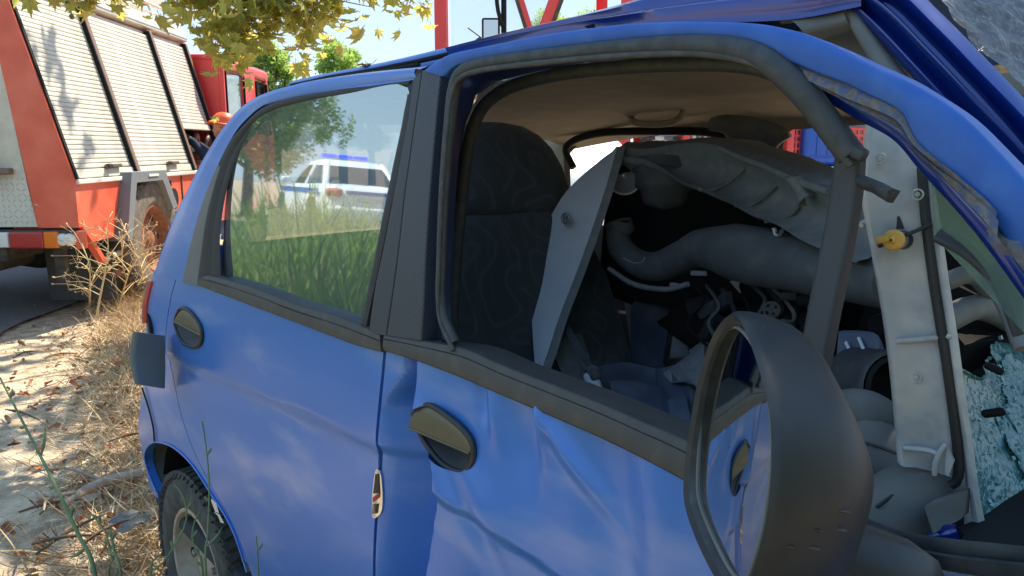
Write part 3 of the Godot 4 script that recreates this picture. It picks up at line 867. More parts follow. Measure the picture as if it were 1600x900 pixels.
func make_second_engine():
	# it stands across the view behind the wreck; local x runs from its tail to its nose, which points to the left; z away from the viewer
	var o := EYE + ahead * 9.0 + aside * 4.875
	o.y = 0.02
	var t := thing("fire_engine", "red fire engine with open lockers standing behind the blue car's far side", "fire engine", o, heading(-aside))
	t.scale = Vector3.ONE * 1.25
	var xx := func(u: float) -> float: return 3.9 - (u - 800.0) / 1200.0 * 7.2
	var st := begin()
	bx(st, Vector3(1.1, 0.62, 1.1), Vector3(2.9, 0.28, 2.2), Basis(), 0.02)
	bx(st, Vector3(1.1, 2.0, 1.1), Vector3(2.9, 0.22, 2.2), Basis(), 0.02)
	bx(st, Vector3(1.1, 1.3, 1.5), Vector3(2.9, 1.3, 0.05))
	obj("body", st, mats.cab_red, t)
	for u in [1068.0, 1150.0, 1228.0, 1400.0]:
		one_box("locker_post", Vector3(xx.call(u), 1.32, 0.06), Vector3(0.07, 1.18, 0.12), mats.cab_red, t, 0.012)
	one_box("sill_stripe", Vector3(1.1, 0.79, -0.012), Vector3(2.86, 0.075, 0.06), mats.white_paint, t, 0.006)
	one_box("lower_stripe", Vector3(1.1, 0.70, -0.01), Vector3(2.86, 0.09, 0.04), mats.cab_red, t, 0.006)
	for k in 3: one_box("locker_wall", Vector3([2.3, 1.6, 0.5][k], 1.3, 0.75), Vector3(0.6, 1.1, 0.03), mats.guard_grey, t)
	for k in 5:
		st = begin()
		var hx: float = xx.call(1078.0 + 9 * k)
		lathe(st, Vector3(hx, 0.84, 0.22), Vector3.UP, [0, 0.001, 0, 0.024, 0.5, 0.024, 0.56, 0.012, 0.6, 0.012, 0.6, 0.001], 12)
		obj("gas_bottle", st, [mats.metal, mats.alu, mats.guard_grey][k % 3], t)
	for k in 7:
		st = begin()
		var gx: float = xx.call(1018.0 + 7 * k)
		if k % 2: bx(st, Vector3(gx, 0.93 + 0.05 * (k % 3), 0.25 + 0.03 * k), Vector3(0.09, 0.2, 0.2), Basis(Vector3.UP, 0.3 * k), 0.02)
		else: tube(st, arc_ring(Vector3(gx, 0.98, 0.2), 0.1, 12, Vector3.RIGHT, Vector3.UP), 0.03, 8, 24, true)
		obj("hose_roll", st, [mats.chassis, mats.guard_grey, mats.white_lamp][k % 3], t)
	# a red crate of open lattice on the locker floor
	for e in [[1243.0, 0.16], [1331.0, 0.2]]:
		var cr := begin()
		var cx: float = xx.call(e[0])
		for i in 6:
			bx(cr, Vector3(cx, 0.87 + 0.06 * i, 0.12), Vector3(e[1] * 1.1, 0.022, 0.02))
		for i in 5:
			bx(cr, Vector3(cx + e[1] * (-0.5 + 0.25 * i), 1.01, 0.118), Vector3(0.018, 0.34, 0.02))
		bx(cr, Vector3(cx, 1.01, 0.3), Vector3(e[1] * 1.1, 0.34, 0.02))
		obj("locker_crate", cr, mats.cab_red, t)
	# the cab with slim red pillars and big panes
	st = begin()
	bx(st, Vector3(3.75, 0.95, 1.1), Vector3(1.9, 1.1, 2.2), Basis(), 0.06)
	bx(st, Vector3(3.75, 2.78, 1.1), Vector3(1.9, 0.16, 2.2), Basis(), 0.05)
	for z in [0.03, 2.17]:
		bx(st, Vector3(xx.call(693.0) if z < 1 else 4.70, 2.1, z), Vector3(0.11, 1.25, 0.07), Basis(), 0.015)
		bx(st, Vector3(xx.call(974.0), 2.1, z), Vector3(0.13, 1.25, 0.07), Basis(), 0.015)
	var cb := obj("cab", st, mats.cab_red, t)
	st = begin()
	bx(st, Vector3(xx.call(831.0), 1.96, 0.03), Vector3(0.065, 1.3, 0.06), Basis(Vector3.BACK, -0.32), 0.012)
	bx(st, Vector3(xx.call(842.0), 1.96, 0.03), Vector3(0.10, 1.3, 0.06), Basis(Vector3.BACK, 0.36), 0.012)
	obj("door_frame", st, mats.cab_red, cb)
	st = begin()
	bx(st, Vector3(xx.call(826.0), 1.96, 0.035), Vector3(0.03, 1.3, 0.075), Basis(Vector3.BACK, -0.32), 0.005)
	bx(st, Vector3(xx.call(853.0), 1.96, 0.025), Vector3(0.035, 1.3, 0.07), Basis(Vector3.BACK, 0.36), 0.005)
	obj("frame_seal", st, mats.chassis, cb)
	one_box("door_window", Vector3(4.0, 2.1, 0.05), Vector3(0.9, 1.2, 0.008), mats.clear_glass, cb)
	st = begin()
	bx(st, Vector3(xx.call(930.0), 2.58, 0.5), Vector3(0.72, 0.16, 0.5), Basis(), 0.06)
	obj("roof_lining", st, mats.white_lamp, cb)
	st = begin()
	tube(st, [Vector3(xx.call(776.0), 2.75, -0.12), Vector3(xx.call(778.0), 2.25, -0.16), Vector3(xx.call(786.0), 2.05, -0.14)], 0.018, 8, 12)
	tube(st, [Vector3(xx.call(788.0), 2.75, -0.1), Vector3(xx.call(788.0), 1.95, -0.12)], 0.024, 8)
	bx(st, Vector3(xx.call(769.0), 2.0, -0.14), Vector3(0.16, 0.24, 0.04), Basis(), 0.018)
	var mm := obj("mirror_arm", st, mats.void_black, cb)
	one_box("mirror_glass", Vector3(xx.call(769.0), 2.0, -0.163), Vector3(0.125, 0.2, 0.004), mats.mirror, mm)
	for x in [0.6, 3.6]:
		for z in [0.2, 2.0]:
			var hub := Node3D.new()
			hub.name = "wheel" if x < 1 and z < 1 else "wheel_%03d" % (int(x > 1) * 2 + int(z > 1))
			t.add_child(hub, true)
			hub.position = Vector3(x, 0.48, z)
			add_wheel(hub, Vector3.ZERO, Vector3.FORWARD if z < 1 else Vector3.BACK, 0.5, 0.3, 0.27, 12, mats.tyre, mats.steel_rim, 6)
	# blue jerrycan standing on the locker floor
	var jo: Vector3 = t.transform * Vector3(xx.call(1279.0), 0.83, 0.12)
	var j := thing("jerrycan", "blue plastic jerrycan standing in the open red locker", "jerrycan", jo, heading(-aside))
	j.scale = Vector3.ONE * 1.25
	st = begin()
	bx(st, Vector3(0, 0.19, 0), Vector3(0.36, 0.38, 0.2), Basis(), 0.05)
	obj("can_body", st, mats.jerrycan_blue, j)
	st = begin()
	for x in [-0.05, 0.05]: bx(st, Vector3(x, 0.2, -0.1), Vector3(0.018, 0.24, 0.02), Basis(), 0.006)
	bx(st, Vector3(0, 0.09, -0.1), Vector3(0.24, 0.018, 0.02), Basis(), 0.006)
	obj("moulded_rib", st, mats.jerrycan_blue, j)
	st = begin()
	tube(st, [Vector3(-0.12, 0.37, 0), Vector3(-0.08, 0.43, 0), Vector3(0.06, 0.43, 0), Vector3(0.08, 0.37, 0)], 0.018, 8, 16)
	obj("carry_handle", st, mats.jerrycan_blue, j)
	st = begin()
	lathe(st, Vector3(0.14, 0.37, 0), Vector3.UP, [0, 0.03, 0.04, 0.03, 0.04, 0.001], 14)
	obj("screw_cap", st, mats.red_lamp, j)

func make_saloon(called: String, label: String, at: Vector3, turn: float, paint: Material, police := false, high := 1.0):
	# x from tail 0 to nose 4.2, z to its right
	var t := thing(called, label, "car", at, turn)
	var st := begin()
	var xs := [0.0, 0.05, 0.25, 0.7, 1.2, 2.0, 2.8, 3.1, 3.6, 3.95, 4.12, 4.2]
	var hs := [0.72, 0.88, 0.93, 0.95, 0.95, 0.94, 0.93, 0.90, 0.84, 0.76, 0.66, 0.5]
	var ws := [0.62, 0.74, 0.83, 0.86, 0.87, 0.875, 0.87, 0.865, 0.85, 0.80, 0.70, 0.56]
	var rows := []
	for i in xs.size():
		var w: float = ws[i]
		var h: float = hs[i] * high
		var row := PackedVector3Array()
		for s in [-1.0, 1.0]:
			var half := [Vector3(xs[i], 0.22, s * w * 0.88), Vector3(xs[i], 0.32, s * w * 0.97), Vector3(xs[i], 0.55, s * w), Vector3(xs[i], h * 0.82, s * w * 0.985), Vector3(xs[i], h * 0.95, s * w * 0.95), Vector3(xs[i], h, s * w * 0.86), Vector3(xs[i], h + 0.025, s * w * 0.4)]
			if s > 0: half.reverse()
			for p in half: row.append(p)
		rows.append(row)
	grid(st, rows, false, true)
	var body := obj("body", st, paint, t)
	# cabin: a glazed shell, then roof and pillars over it
	var cab := func(x: float, k: float, out: float) -> Array:   # outline at height share k
		return [x, k, out]
	var y0 := 0.90 * high
	var y1 := (1.36 if police else 1.40) * high
	var low := [[0.42, 0.62], [0.55, 0.76], [1.5, 0.80], [2.6, 0.78], [3.02, 0.70], [3.1, 0.55]]
	var top := [[0.78, 0.50], [0.86, 0.56], [1.4, 0.60], [2.0, 0.585], [2.25, 0.54], [2.3, 0.45]]
	if police: top = [[1.02, 0.50], [1.12, 0.56], [1.5, 0.60], [2.0, 0.585], [2.25, 0.54], [2.3, 0.45]]
	var ring := func(k: float, grow: float) -> PackedVector3Array:
		var r := PackedVector3Array()
		for s in [1.0, -1.0]:
			for i in 6:
				var q: int = i if s > 0 else 5 - i
				var a := Vector2(low[q][0], low[q][1]).lerp(Vector2(top[q][0], top[q][1]), k)
				r.append(Vector3(a.x + (grow if q > 2 else -grow), lerpf(y0, y1, k), s * (a.y + grow)))
		return r
	st = begin()
	grid(st, [ring.call(0.0, 0.0), ring.call(0.5, 0.012), ring.call(1.0, 0.0)], true)
	obj("window", st, mats.tinted, t)
	st = begin()
	var c3 = ring.call(0.93, 0.012)
	var c4 = ring.call(1.0, 0.006)
	var c5: PackedVector3Array = ring.call(1.0, -0.08)
	for i in c5.size(): c5[i].y += 0.05
	grid(st, [ring.call(0.86, 0.008), c3, c4, c5], true, true)
	obj("roof", st, paint, t)
	st = begin()
	for s in [1.0, -1.0]:
		for q in [[0, 1, 0.07], [2, 2, 0.045], [4, 5, 0.05]]:
			st = begin()
			var a0 := Vector3(low[q[0]][0], y0 - 0.02, s * (low[q[0]][1] + 0.012))
			var b0 := Vector3(top[q[0]][0], y1 - 0.02, s * (top[q[0]][1] + 0.012))
			tube(st, [a0.lerp(Vector3(low[q[1]][0], y0, s * low[q[1]][1]), 0.5), b0.lerp(Vector3(top[q[1]][0], y1, s * top[q[1]][1]), 0.5)], q[2], 8)
			obj("pillar", st, paint, t)
	for x in [0.85, 3.35]:
		for s in [-1.0, 1.0]:
			st = begin()
			lathe(st, Vector3(x, 0.34, s * 0.80), Vector3(0, 0, s), [0, 0.37, 0.075, 0.37, 0.078, 0.001], 28)
			obj("wheel_arch", st, mats.void_black, t)
			var hub := Node3D.new()
			hub.name = "wheel_%03d" % (int(x > 2) * 2 + int(s > 0) + 1)
			t.add_child(hub, true)
			hub.position = Vector3(x, 0.31, s * 0.79)
			add_wheel(hub, Vector3.ZERO, Vector3(0, 0, s), 0.31, 0.2, 0.2, 12, mats.tyre, mats.metal, 7)
	for s in [-1.0, 1.0]:
		one_box("tail_light", Vector3(0.09, 0.80 * high, s * 0.64), Vector3(0.22, 0.15, 0.30), mats.red_lamp, t, 0.05, Basis(Vector3.UP, s * 0.5))
		one_box("headlight", Vector3(3.98, 0.66 * high, s * 0.62), Vector3(0.26, 0.14, 0.28), mats.white_lamp, t, 0.05, Basis(Vector3.UP, -s * 0.6))
		one_box("door_mirror", Vector3(2.75, 0.98 * high, s * 0.92), Vector3(0.1, 0.13, 0.2), paint, t, 0.04)
		one_box("side_repeater", Vector3(3.02, 0.80 * high, s * 0.868), Vector3(0.07, 0.035, 0.012), mats.orange_lamp, t, 0.004)
		if police:
			one_box("side_stripe", Vector3(1.9, 0.80, s * 0.868), Vector3(3.1, 0.09, 0.014), mats.police_blue, t, 0.004)
	one_box("rear_bumper", Vector3(0.02, 0.42, 0), Vector3(0.2, 0.3, 1.5), paint, t, 0.07)
	one_box("number_plate", Vector3(-0.01, 0.70, 0), Vector3(0.04, 0.11, 0.5), mats.white_lamp, t, 0.006)
	if police:
		one_box("rear_stripe", Vector3(0.012, 0.82, 0), Vector3(0.06, 0.06, 0.9), mats.police_blue, t, 0.006)
		st = begin()
		bx(st, Vector3(1.75, 1.46, 0), Vector3(0.16, 0.03, 0.9), Basis(), 0.008)
		var lb := obj("light_bar", st, mats.metal, t)
		for s in [-1.0, 0.0, 1.0]: one_box("beacon", Vector3(1.75, 1.505, s * 0.32), Vector3(0.16, 0.07, 0.28), mats.beacon_blue, lb, 0.02)
	return t
# ---------- the crashed car ----------
var dents := []   # kind, x, y, sizes
var ridge_a: Vector3
var ridge: PackedVector3Array
var shut: PackedVector3Array
var crease: PackedVector3Array
var crease_front: PackedVector3Array
func x_on(line: PackedVector3Array, y: float) -> float:  # x of a line that falls with y
	for i in line.size() - 1:
		var a := line[i]; var b := line[i + 1]
		if (a.y >= y and b.y <= y) or (a.y <= y and b.y >= y):
			return lerpf(a.x, b.x, (y - a.y) / (b.y - a.y) if absf(b.y - a.y) > 1e-6 else 0.0)
	return line[0].x if absf(y - line[0].y) < absf(y - line[line.size() - 1].y) else line[line.size() - 1].x
func y_on(line: PackedVector3Array, x: float) -> float:
	var n := line.size()
	for i in n - 1:
		var a := line[i]; var b := line[i + 1]
		if (a.x <= x and b.x >= x) or (a.x >= x and b.x <= x):
			return lerpf(a.y, b.y, (x - a.x) / (b.x - a.x) if absf(b.x - a.x) > 1e-6 else 0.0)
	var e := line[0] if absf(x - line[0].x) < absf(x - line[n - 1].x) else line[n - 1]
	return e.y
func bump(d: float, w: float) -> float: return exp(-d * d / (w * w))
func panel_z(x: float, y: float) -> float:
	var z := flank_z(x, y)
	# the pressed line along both doors: the panel steps in below it
	var yc := y_on(crease, x)
	var t := yc - y
	z -= 0.008 * smoothstep(-0.004, 0.03, t) * (1.0 - 0.75 * smoothstep(0.03, 0.20, t))
	return z
func front_z(x: float, y: float) -> float:
	var z := flank_z(x, y)
	var yc := y_on(crease_front, x)
	var t := yc - y
	z -= 0.010 * smoothstep(0.0, 0.02, t) * (1.0 - 0.75 * smoothstep(0.03, 0.20, t))
	# the folded rear edge of the door
	var xr := x_on(ridge, y)
	var xs := x_on(shut, y)
	var s := (x - xs) / maxf(0.02, xr - xs)
	var top := smoothstep(0.90, 0.975, y)
	if s < 1.0: s = clampf((s - 0.55 * top) / (1.0 - 0.55 * top), 0, 1) if s < 0.9999 else s
	if s < 1.0:
		var v := clampf(s, 0, 1)
		var prof: float = smoothstep(0.0, 0.66, v) * (1.0 - smoothstep(0.72, 1.0, v))
		z -= 0.075 * (1.0 - 0.55 * top) * prof
		z += 0.018 * smoothstep(0.78, 1.0, v) * (1.0 - 0.6 * top)
	else:
		z += 0.018 * bump(s - 1.0, 0.5) * (1.0 - 0.6 * top)
	for d in dents:
		var dx: float = x - d[0]
		var dy: float = y - d[1]
		var c: float = cos(d[4]); var sn: float = sin(d[4])
		var px := dx * c + dy * sn
		var py := -dx * sn + dy * c
		z += d[5] * bump(px, d[2]) * bump(py, d[3])
	return z

func handle(called: String, outline: Array, split: Array, flap_lift: float, zf: Callable, parent: Node):
	var pts := flank_line(outline)
	var poly := smooth_poly(pts, 40)
	poly = poly_area_fix(poly)
	var c := Vector2.ZERO
	for p in poly: c += p
	c /= poly.size()
	var st := begin()
	var ring := PackedVector3Array()
	for p in poly: ring.append(Vector3(p.x, p.y, zf.call(p.x, p.y) + 0.003))
	tube(st, ring, 0.0042, 8, 0, true)
	var bez := obj(called, st, mats.handle_dark, parent)
	# the bowl behind the grip
	st = begin()
	var rows := []
	for k in 7:
		var f := 1.0 - k / 6.0
		var row := PackedVector3Array()
		for p in poly:
			var q := c.lerp(p, f * 0.97)
			row.append(Vector3(q.x, q.y, zf.call(p.x, p.y) + 0.004 - 0.026 * (1.0 - f * f)))
		rows.append(row)
	grid(st, rows, true)
	obj("handle_bowl", st, mats.handle_dark, bez)
	# the flap over its upper half
	var sp := flat_xy(flank_line(split))
	var a := sp[0]; var b := sp[1]
	var nrm := (b - a).orthogonal().normalized()
	if nrm.dot(c - a) > 0 and false: nrm = -nrm
	if nrm.y < 0: nrm = -nrm
	var up_part := PackedVector2Array()
	for p in poly:
		if (p - a).dot(nrm) > -0.001: up_part.append(p)
	var uc := PackedVector2Array()
	# order along the split direction
	var dirv := (b - a).normalized()
	var list := []
	for p in up_part: list.append([(p - a).dot(dirv), (p - a).dot(nrm)])
	list.sort_custom(func(m, n): return m[0] < n[0])
	var kept := []
	for e in list:
		if kept.is_empty() or e[0] > kept[-1][0] + 0.0035: kept.append(e)
	list = kept
	st = begin()
	rows = []
	var width := (b - a).length()
	for e in list:
		var row := PackedVector3Array()
		for k in 8:
			var f := k / 7.0
			var q: Vector2 = a + dirv * e[0] + nrm * lerpf(-0.001, e[1] * 0.97, f)
			var lift: float = flap_lift * (1.0 - clampf(e[0] / width, 0, 1)) * (1.0 - f * 0.5)
			row.append(Vector3(q.x, q.y, zf.call(q.x, q.y) + 0.001 + 0.005 * sqrt(maxf(0, 1.0 - f * f)) + lift))
		rows.append(row)
	grid(st, rows)
	var flap := obj("handle_flap", st, mats.handle_gold, bez)
	st = begin()
	var edge := PackedVector3Array()
	for r in rows: edge.append(r[0])
	tube(st, edge, 0.0018, 6)
	for i in rows.size() - 1:
		quad(st, rows[i][0], rows[i + 1][0], rows[i + 1][0] + Vector3(0, 0.003, -0.008), rows[i][0] + Vector3(0, 0.003, -0.008))
	obj("flap_edge", st, mats.handle_gold, bez)

var rear_grip := [276, 501, 284, 482, 298, 486, 312, 503, 318, 518, 316, 535, 305, 542, 288, 535, 278, 515]
var front_grip := [649, 645, 671, 631, 711, 656, 735, 680, 743, 700, 741, 724, 724, 737, 693, 723, 667, 690, 654, 662]
func grip_hole(outline: Array) -> PackedVector2Array:
	return shrunk(poly_area_fix(smooth_poly(flank_line(outline), 40)), 0.001)
func shrunk(p: PackedVector2Array, d: float) -> PackedVector2Array:
	var r := Geometry2D.offset_polygon(p, -d)
	var best: PackedVector2Array = r[0]
	for q in r:
		if q.size() > best.size(): best = q
	return best

func make_car():
	var car := thing("crashed_car", "wrecked blue hatchback with a dented front door, missing window and torn-out dashboard", "car")
	# survey lines on the flank
	shut = flank_line([602, 548, 597, 600, 591, 660, 586, 735, 584, 800, 583, 900, 583, 1040])
	ridge = flank_line([655, 560, 655, 600, 656, 640, 676, 690, 690, 735, 692, 775, 686, 830, 678, 900, 660, 1040])
	crease = flank_line([215, 527, 405, 610, 592, 692])
	crease = curve(crease, 40)
	crease_front = flank_line([592, 692, 760, 808, 1000, 995])
	crease_front = curve(crease_front, 40)
	ridge = curve(ridge, 60)
	shut = curve(shut, 40)
	var dent := func(u, v, w, h, turn, depth):
		var p := on_flank(u, v)
		dents.append([p.x, p.y, w, h, turn, depth])
	dent.call(697.0, 690.0, 0.10, 0.07, -0.3, -0.006)
	dent.call(754.0, 622.0, 0.010, 0.035, 0.25, -0.010)
	dent.call(770.0, 640.0, 0.014, 0.04, 0.2, 0.006)
	dent.call(846.0, 668.0, 0.010, 0.05, 0.1, 0.010)
	dent.call(820.0, 690.0, 0.035, 0.06, 0.2, -0.012)
	dent.call(880.0, 700.0, 0.012, 0.08, 0.9, 0.008)
	dent.call(960.0, 790.0, 0.05, 0.12, 0.3, -0.012)
	dent.call(1020.0, 800.0, 0.03, 0.12, 0.1, 0.010)
	dent.call(760.0, 830.0, 0.06, 0.10, 0.4, 0.010)
	dent.call(735.0, 790.0, 0.02, 0.08, 0.7, -0.008)
	make_flank(car)
	make_front_door(car)
	make_shell(car)
	make_wing_mirror(car)
	make_interior(car)

func make_flank(car: Node):
	var st: SurfaceTool
	# ---- rear door skin ----
	var rear_edge := [279, 424, 266, 470, 258, 545, 268, 600, 278, 640, 290, 676, 306, 716, 330, 762, 362, 820, 392, 900, 430, 1030]
	var door := PackedVector2Array()
	for p in curve(flank_line([304, 441, 411, 482, 522, 524, 601, 549]), 14): door.append(Vector2(p.x, p.y + 0.006))
	for p in curve(shut, 14): door.append(Vector2(p.x - 0.002, p.y))
	var back := curve(flank_line(rear_edge), 26)
	back.reverse()
	for p in back: door.append(Vector2(p.x, p.y))
	door = poly_area_fix(door)
	st = begin()
	skin(st, shrunk(door, 0.0022), panel_z, 0.016, 0.02, [grip_hole(rear_grip)])
	raw("rear_door", st, mats.car_blue, car)
	# ---- rear wing with the wheel arch ----
	var wing := PackedVector2Array()
	for p in back: wing.append(Vector2(p.x, p.y))
	for p in curve(flank_line([279, 424, 292, 430]), 3): wing.append(Vector2(p.x, p.y))
	wing.clear()
	var edge := curve(flank_line(rear_edge), 26)
	for i in 21: wing.append(Vector2(edge[i].x - 0.002, edge[i].y))
	# arch from front to back
	var arch := curve(flank_line([386, 894, 362, 825, 330, 772, 298, 724, 267, 697, 241, 691, 229, 701, 226, 716, 233, 742, 244, 768]), 36)
	var lip := PackedVector3Array()
	wing.append(Vector2(edge[20].x - 0.002, edge[20].y))
	for p in arch:
		if p.y > edge[20].y - 0.012 or p.x < 0: wing.append(Vector2(p.x, p.y))
	for p in arch: lip.append(p)
	var last := arch[arch.size() - 1]
	var tail := curve(flank_line([246, 779, 232, 762, 221, 746, 214, 724, 213, 705, 215, 670, 221, 612, 227, 545, 229, 500, 232, 462, 240, 423]), 20)
	for p in tail: wing.append(Vector2(p.x, p.y))
	var shoulder := on_flank(279, 424)
	wing.append(Vector2(shoulder.x, shoulder.y + 0.004))
	st = begin()
	skin(st, poly_area_fix(wing), panel_z, 0.016, 0.02)
	var wg := raw("rear_wing", st, mats.car_blue, car)
	# rolled lip of the arch, and its dark liner
	var arc := PackedVector3Array()
	for i in 40:
		var a := lerpf(-0.30, PI + 0.42, i / 39.0)
		arc.append(Vector3(0, 0, 0))
	st = begin()
	var lipin := PackedVector3Array()
	for p in lip: lipin.append(p + Vector3(0, 0, -0.10) + (p - Vector3(-0.03, 0.2, p.z)).normalized() * 0.012)
	band(st, lip, lipin, 40, [0, 0, 0.12, 0.004, 1, 0])
	obj("arch_lip", st, mats.applique, wg)
	st = begin()
	tube(st, lip, 0.0025, 6, 40)
	obj("arch_bead", st, mats.car_blue, wg)
	st = begin()
	var r1 := []
	for zz in [0.66, 0.36]:
		var row := PackedVector3Array()
		for i in 25:
			var a := lerpf(-0.2, PI + 0.3, i / 24.0)
			row.append(Vector3(-0.02 + 0.40 * cos(a), 0.15 + 0.43 * sin(a), zz))
		r1.append(row)
	grid(st, r1)
	lathe(st, Vector3(-0.02, 0.2, 0.38), Vector3.BACK, [0, 0.45, 0, 0.001], 30)
	obj("arch_liner", st, mats.void_black, wg)
	# the tail turning away behind the wing
	st = begin()
	var tr := []
	for p in tail:
		var row := PackedVector3Array()
		for k in 7:
			var a := k / 6.0 * 1.5
			row.append(Vector3(p.x - 0.11 * sin(a), p.y, panel_z(p.x, p.y) - 0.11 * (1.0 - cos(a)) - 0.02 * k))
		tr.append(row)
	grid(st, tr)
	obj("tail_corner", st, mats.car_blue, car)
	# bumper side wrapping round the tail, with its seam
	st = begin()
	tube(st, flank_line([222, 606, 230, 630, 236, 652, 240, 672, 241, 690], 0.001), 0.0022, 5, 16)
	obj("bumper_seam", st, mats.void_black, wg)
	st = begin()
	var bumper := PackedVector2Array([Vector2(-0.34, 0.41), Vector2(-0.36, 0.22), Vector2(-0.52, 0.22), Vector2(-0.54, 0.36), Vector2(-0.46, 0.44), Vector2(-0.40, 0.43)])
	var rr := []
	for k in 13:
		var a := k / 12.0
		var row := PackedVector3Array()
		for y in [0.33, 0.36, 0.42, 0.50, 0.56]:
			var zz := lerpf(0.66, -0.66, a)
			row.append(Vector3(-0.44 - 0.12 * sin(PI * a) + 0.2 * (y - 0.4), y, zz))
		rr.append(row)
	grid(st, rr)
	obj("rear_bumper", st, mats.car_blue, car)
	st = begin()
	rr = []
	for k in 13:
		var a := k / 12.0
		var row := PackedVector3Array()
		for y in [0.58, 0.75, 0.9, 1.0]:
			var zz := lerpf(0.56, -0.56, a)
			row.append(Vector3(-0.38 - 0.10 * sin(PI * a) + 0.42 * (y - 0.58), y, zz))
		rr.append(row)
	grid(st, rr)
	obj("tailgate", st, mats.car_blue, car)
	st = begin()
	band(st, flank_line([237, 440, 229, 475, 228, 505], 0.004), flank_line([235, 440, 227, 475, 226, 505], -0.012), 10, round_prof(0.008))
	obj("rear_lamp", st, mats.red_lamp, car)
	# paint flaked off by the arch
	st = begin()
	for q in [[329, 781, 337, 785, 342, 802, 336, 800], [334, 800, 343, 804, 350, 818, 344, 816, 340, 806], [330, 778, 334, 783, 332, 790]]:
		var pl := flat_xy(flank_line(q))
		skin(st, poly_area_fix(pl), func(x, y): return panel_z(x, y) + 0.0016, 0.01)
	raw("paint_chip", st, mats.white_lamp, wg)
	# ---- the C pillar and roof edge ----
	st = begin()
	var outer := flank_line([240, 424, 252, 385, 271, 335, 296, 285, 319, 242, 342, 206, 364, 178, 388, 157, 414, 144, 445, 134, 490, 125, 560, 115, 650, 106])
	var inner := flank_line([286, 441, 298, 388, 314, 335, 328, 290, 345, 248, 368, 206, 388, 183, 409, 166, 436, 157, 465, 150, 505, 144, 568, 135, 652, 124])
	band(st, outer, inner, 60, [0, -0.05, 0, -0.012, 0.04, -0.003, 0.12, 0.001, 0.5, 0.004, 1, 0.0])
	obj("rear_pillar", st, mats.car_blue, car)
	# back of the pillar turning into the tailgate opening
	st = begin()
	var o2 := PackedVector3Array()
	for p in outer: o2.append(Vector3(p.x - 0.10 - 0.04 * (1.4 - p.y), p.y - 0.02, p.z - 0.10))
	band(st, outer, o2, 40, [0, -0.02, 0, -0.004, 0.5, 0.02, 1, 0], Vector3(-1, 0.3, 0.3))
	obj("pillar_return", st, mats.car_blue, car)
	# black applique behind the rear window
	st = begin()
	band(st, flank_line([286, 440, 298, 386, 313, 333, 330, 286, 344, 255], 0.004), flank_line([312, 447, 318, 395, 326, 340, 337, 295, 347, 262], 0.004), 20, lip_prof(0.004, -0.008))
	obj("pillar_applique", st, mats.applique, car)
	# ---- rear window: rubber, glass ----
	var gl := [343, 431, 343, 372, 347, 327, 356, 282, 372, 238, 399, 199, 433, 179, 483, 166, 550, 155, 634, 142, 629, 182, 615, 254, 600, 327, 587, 393, 575, 449, 563, 506, 470, 474, 400, 449]
	var so := [308, 443, 317, 371, 333, 293, 350, 238, 372, 204, 411, 168, 440, 157, 500, 145, 560, 136, 640, 124, 649, 130, 642, 180, 626, 254, 612, 327, 599, 393, 588, 449, 577, 520]
	st = begin()
	var sa := flank_line([308, 443, 316, 371, 333, 293, 350, 240, 372, 206, 411, 169, 465, 151, 560, 137, 645, 125], 0.004)
	var sb := flank_line([344, 432, 343, 372, 348, 325, 358, 280, 374, 237, 400, 200, 434, 180, 484, 167, 560, 154, 636, 143], 0.0)
	band(st, sa, sb, 60, [0, -0.01, 0, 0.001, 0.1, 0.004, 0.45, 0.004, 0.62, 0.0, 0.7, 0.002, 0.92, 0.001, 1, -0.001])
	var seal := obj("window_seal", st, mats.seal_black, car)
	st = begin()
	band(st, flank_line([645, 126, 641, 180, 626, 254, 611, 327, 598, 393, 586, 449, 573, 510], 0.004), flank_line([632, 144, 629, 182, 614, 254, 599, 327, 586, 393, 575, 449, 563, 506], 0.0), 30, [0, -0.01, 0, 0.001, 0.3, 0.003, 0.7, 0.002, 1, -0.001])
	obj("seal_upright", st, mats.seal_black, seal)
	st = begin()
	var gp := shrunk(poly_area_fix(smooth_poly(flank_line(gl), 80)), -0.008)
	var pane_z := func(x, y): return 0.716 - 0.05 * (y - 1.0) + 0.0 * x
	skin(st, gp, pane_z, 0.04)
	raw("rear_window", st, mats.window, car)
	# ---- belt moulding of the rear door ----
	st = begin()
	band(st, flank_line([313, 428, 344, 433, 402, 450, 467, 475, 520, 490, 564, 506, 599, 522], 0.0), flank_line([308, 445, 340, 457, 411, 484, 467, 505, 522, 526, 560, 540, 601, 551], 0.002), 40, [0, -0.02, 0, 0.003, 0.1, 0.006, 0.34, 0.0065, 0.37, 0.004, 0.40, 0.0065, 0.9, 0.006, 0.98, 0.003, 1, -0.008], Vector3.BACK, true)
	obj("belt_moulding", st, mats.belt_trim, car)
	# ---- B pillar: plain strip, carbon-look strips, shut gap ----
	st = begin()
	band(st, flank_line([647, 127, 641, 180, 627, 254, 613, 327, 600, 393, 588, 449, 578, 519], 0.002), flank_line([662, 112, 652, 180, 643, 245, 634, 310, 624, 400, 614, 470, 606, 524], 0.003), 30, lip_prof(0.003, -0.02, 0.08))
	obj("door_edge_strip", st, mats.pillar_black, car)
	st = begin()
	band(st, flank_line([663, 112, 653, 180, 644, 245, 635, 310, 625, 400, 615, 470, 607, 523], 0.002), flank_line([694, 108, 688, 160, 682, 227, 675, 310, 669, 400, 666, 470, 662, 532], 0.002), 30, lip_prof(0.004, -0.02, 0.06))
	obj("centre_pillar_film", st, mats.carbon, car)
	# handles and badge
	handle("door_handle", rear_grip, [277, 501, 317, 522], 0.001, panel_z, car)
	st = begin()
	var bz := func(x, y): return front_z(x, y) + 0.004
	skin(st, poly_area_fix(smooth_poly(flank_line([581, 738, 588, 738, 591, 770, 591, 800, 586, 809, 580, 808, 578, 770]), 24)), bz, 0.006, 0.004)
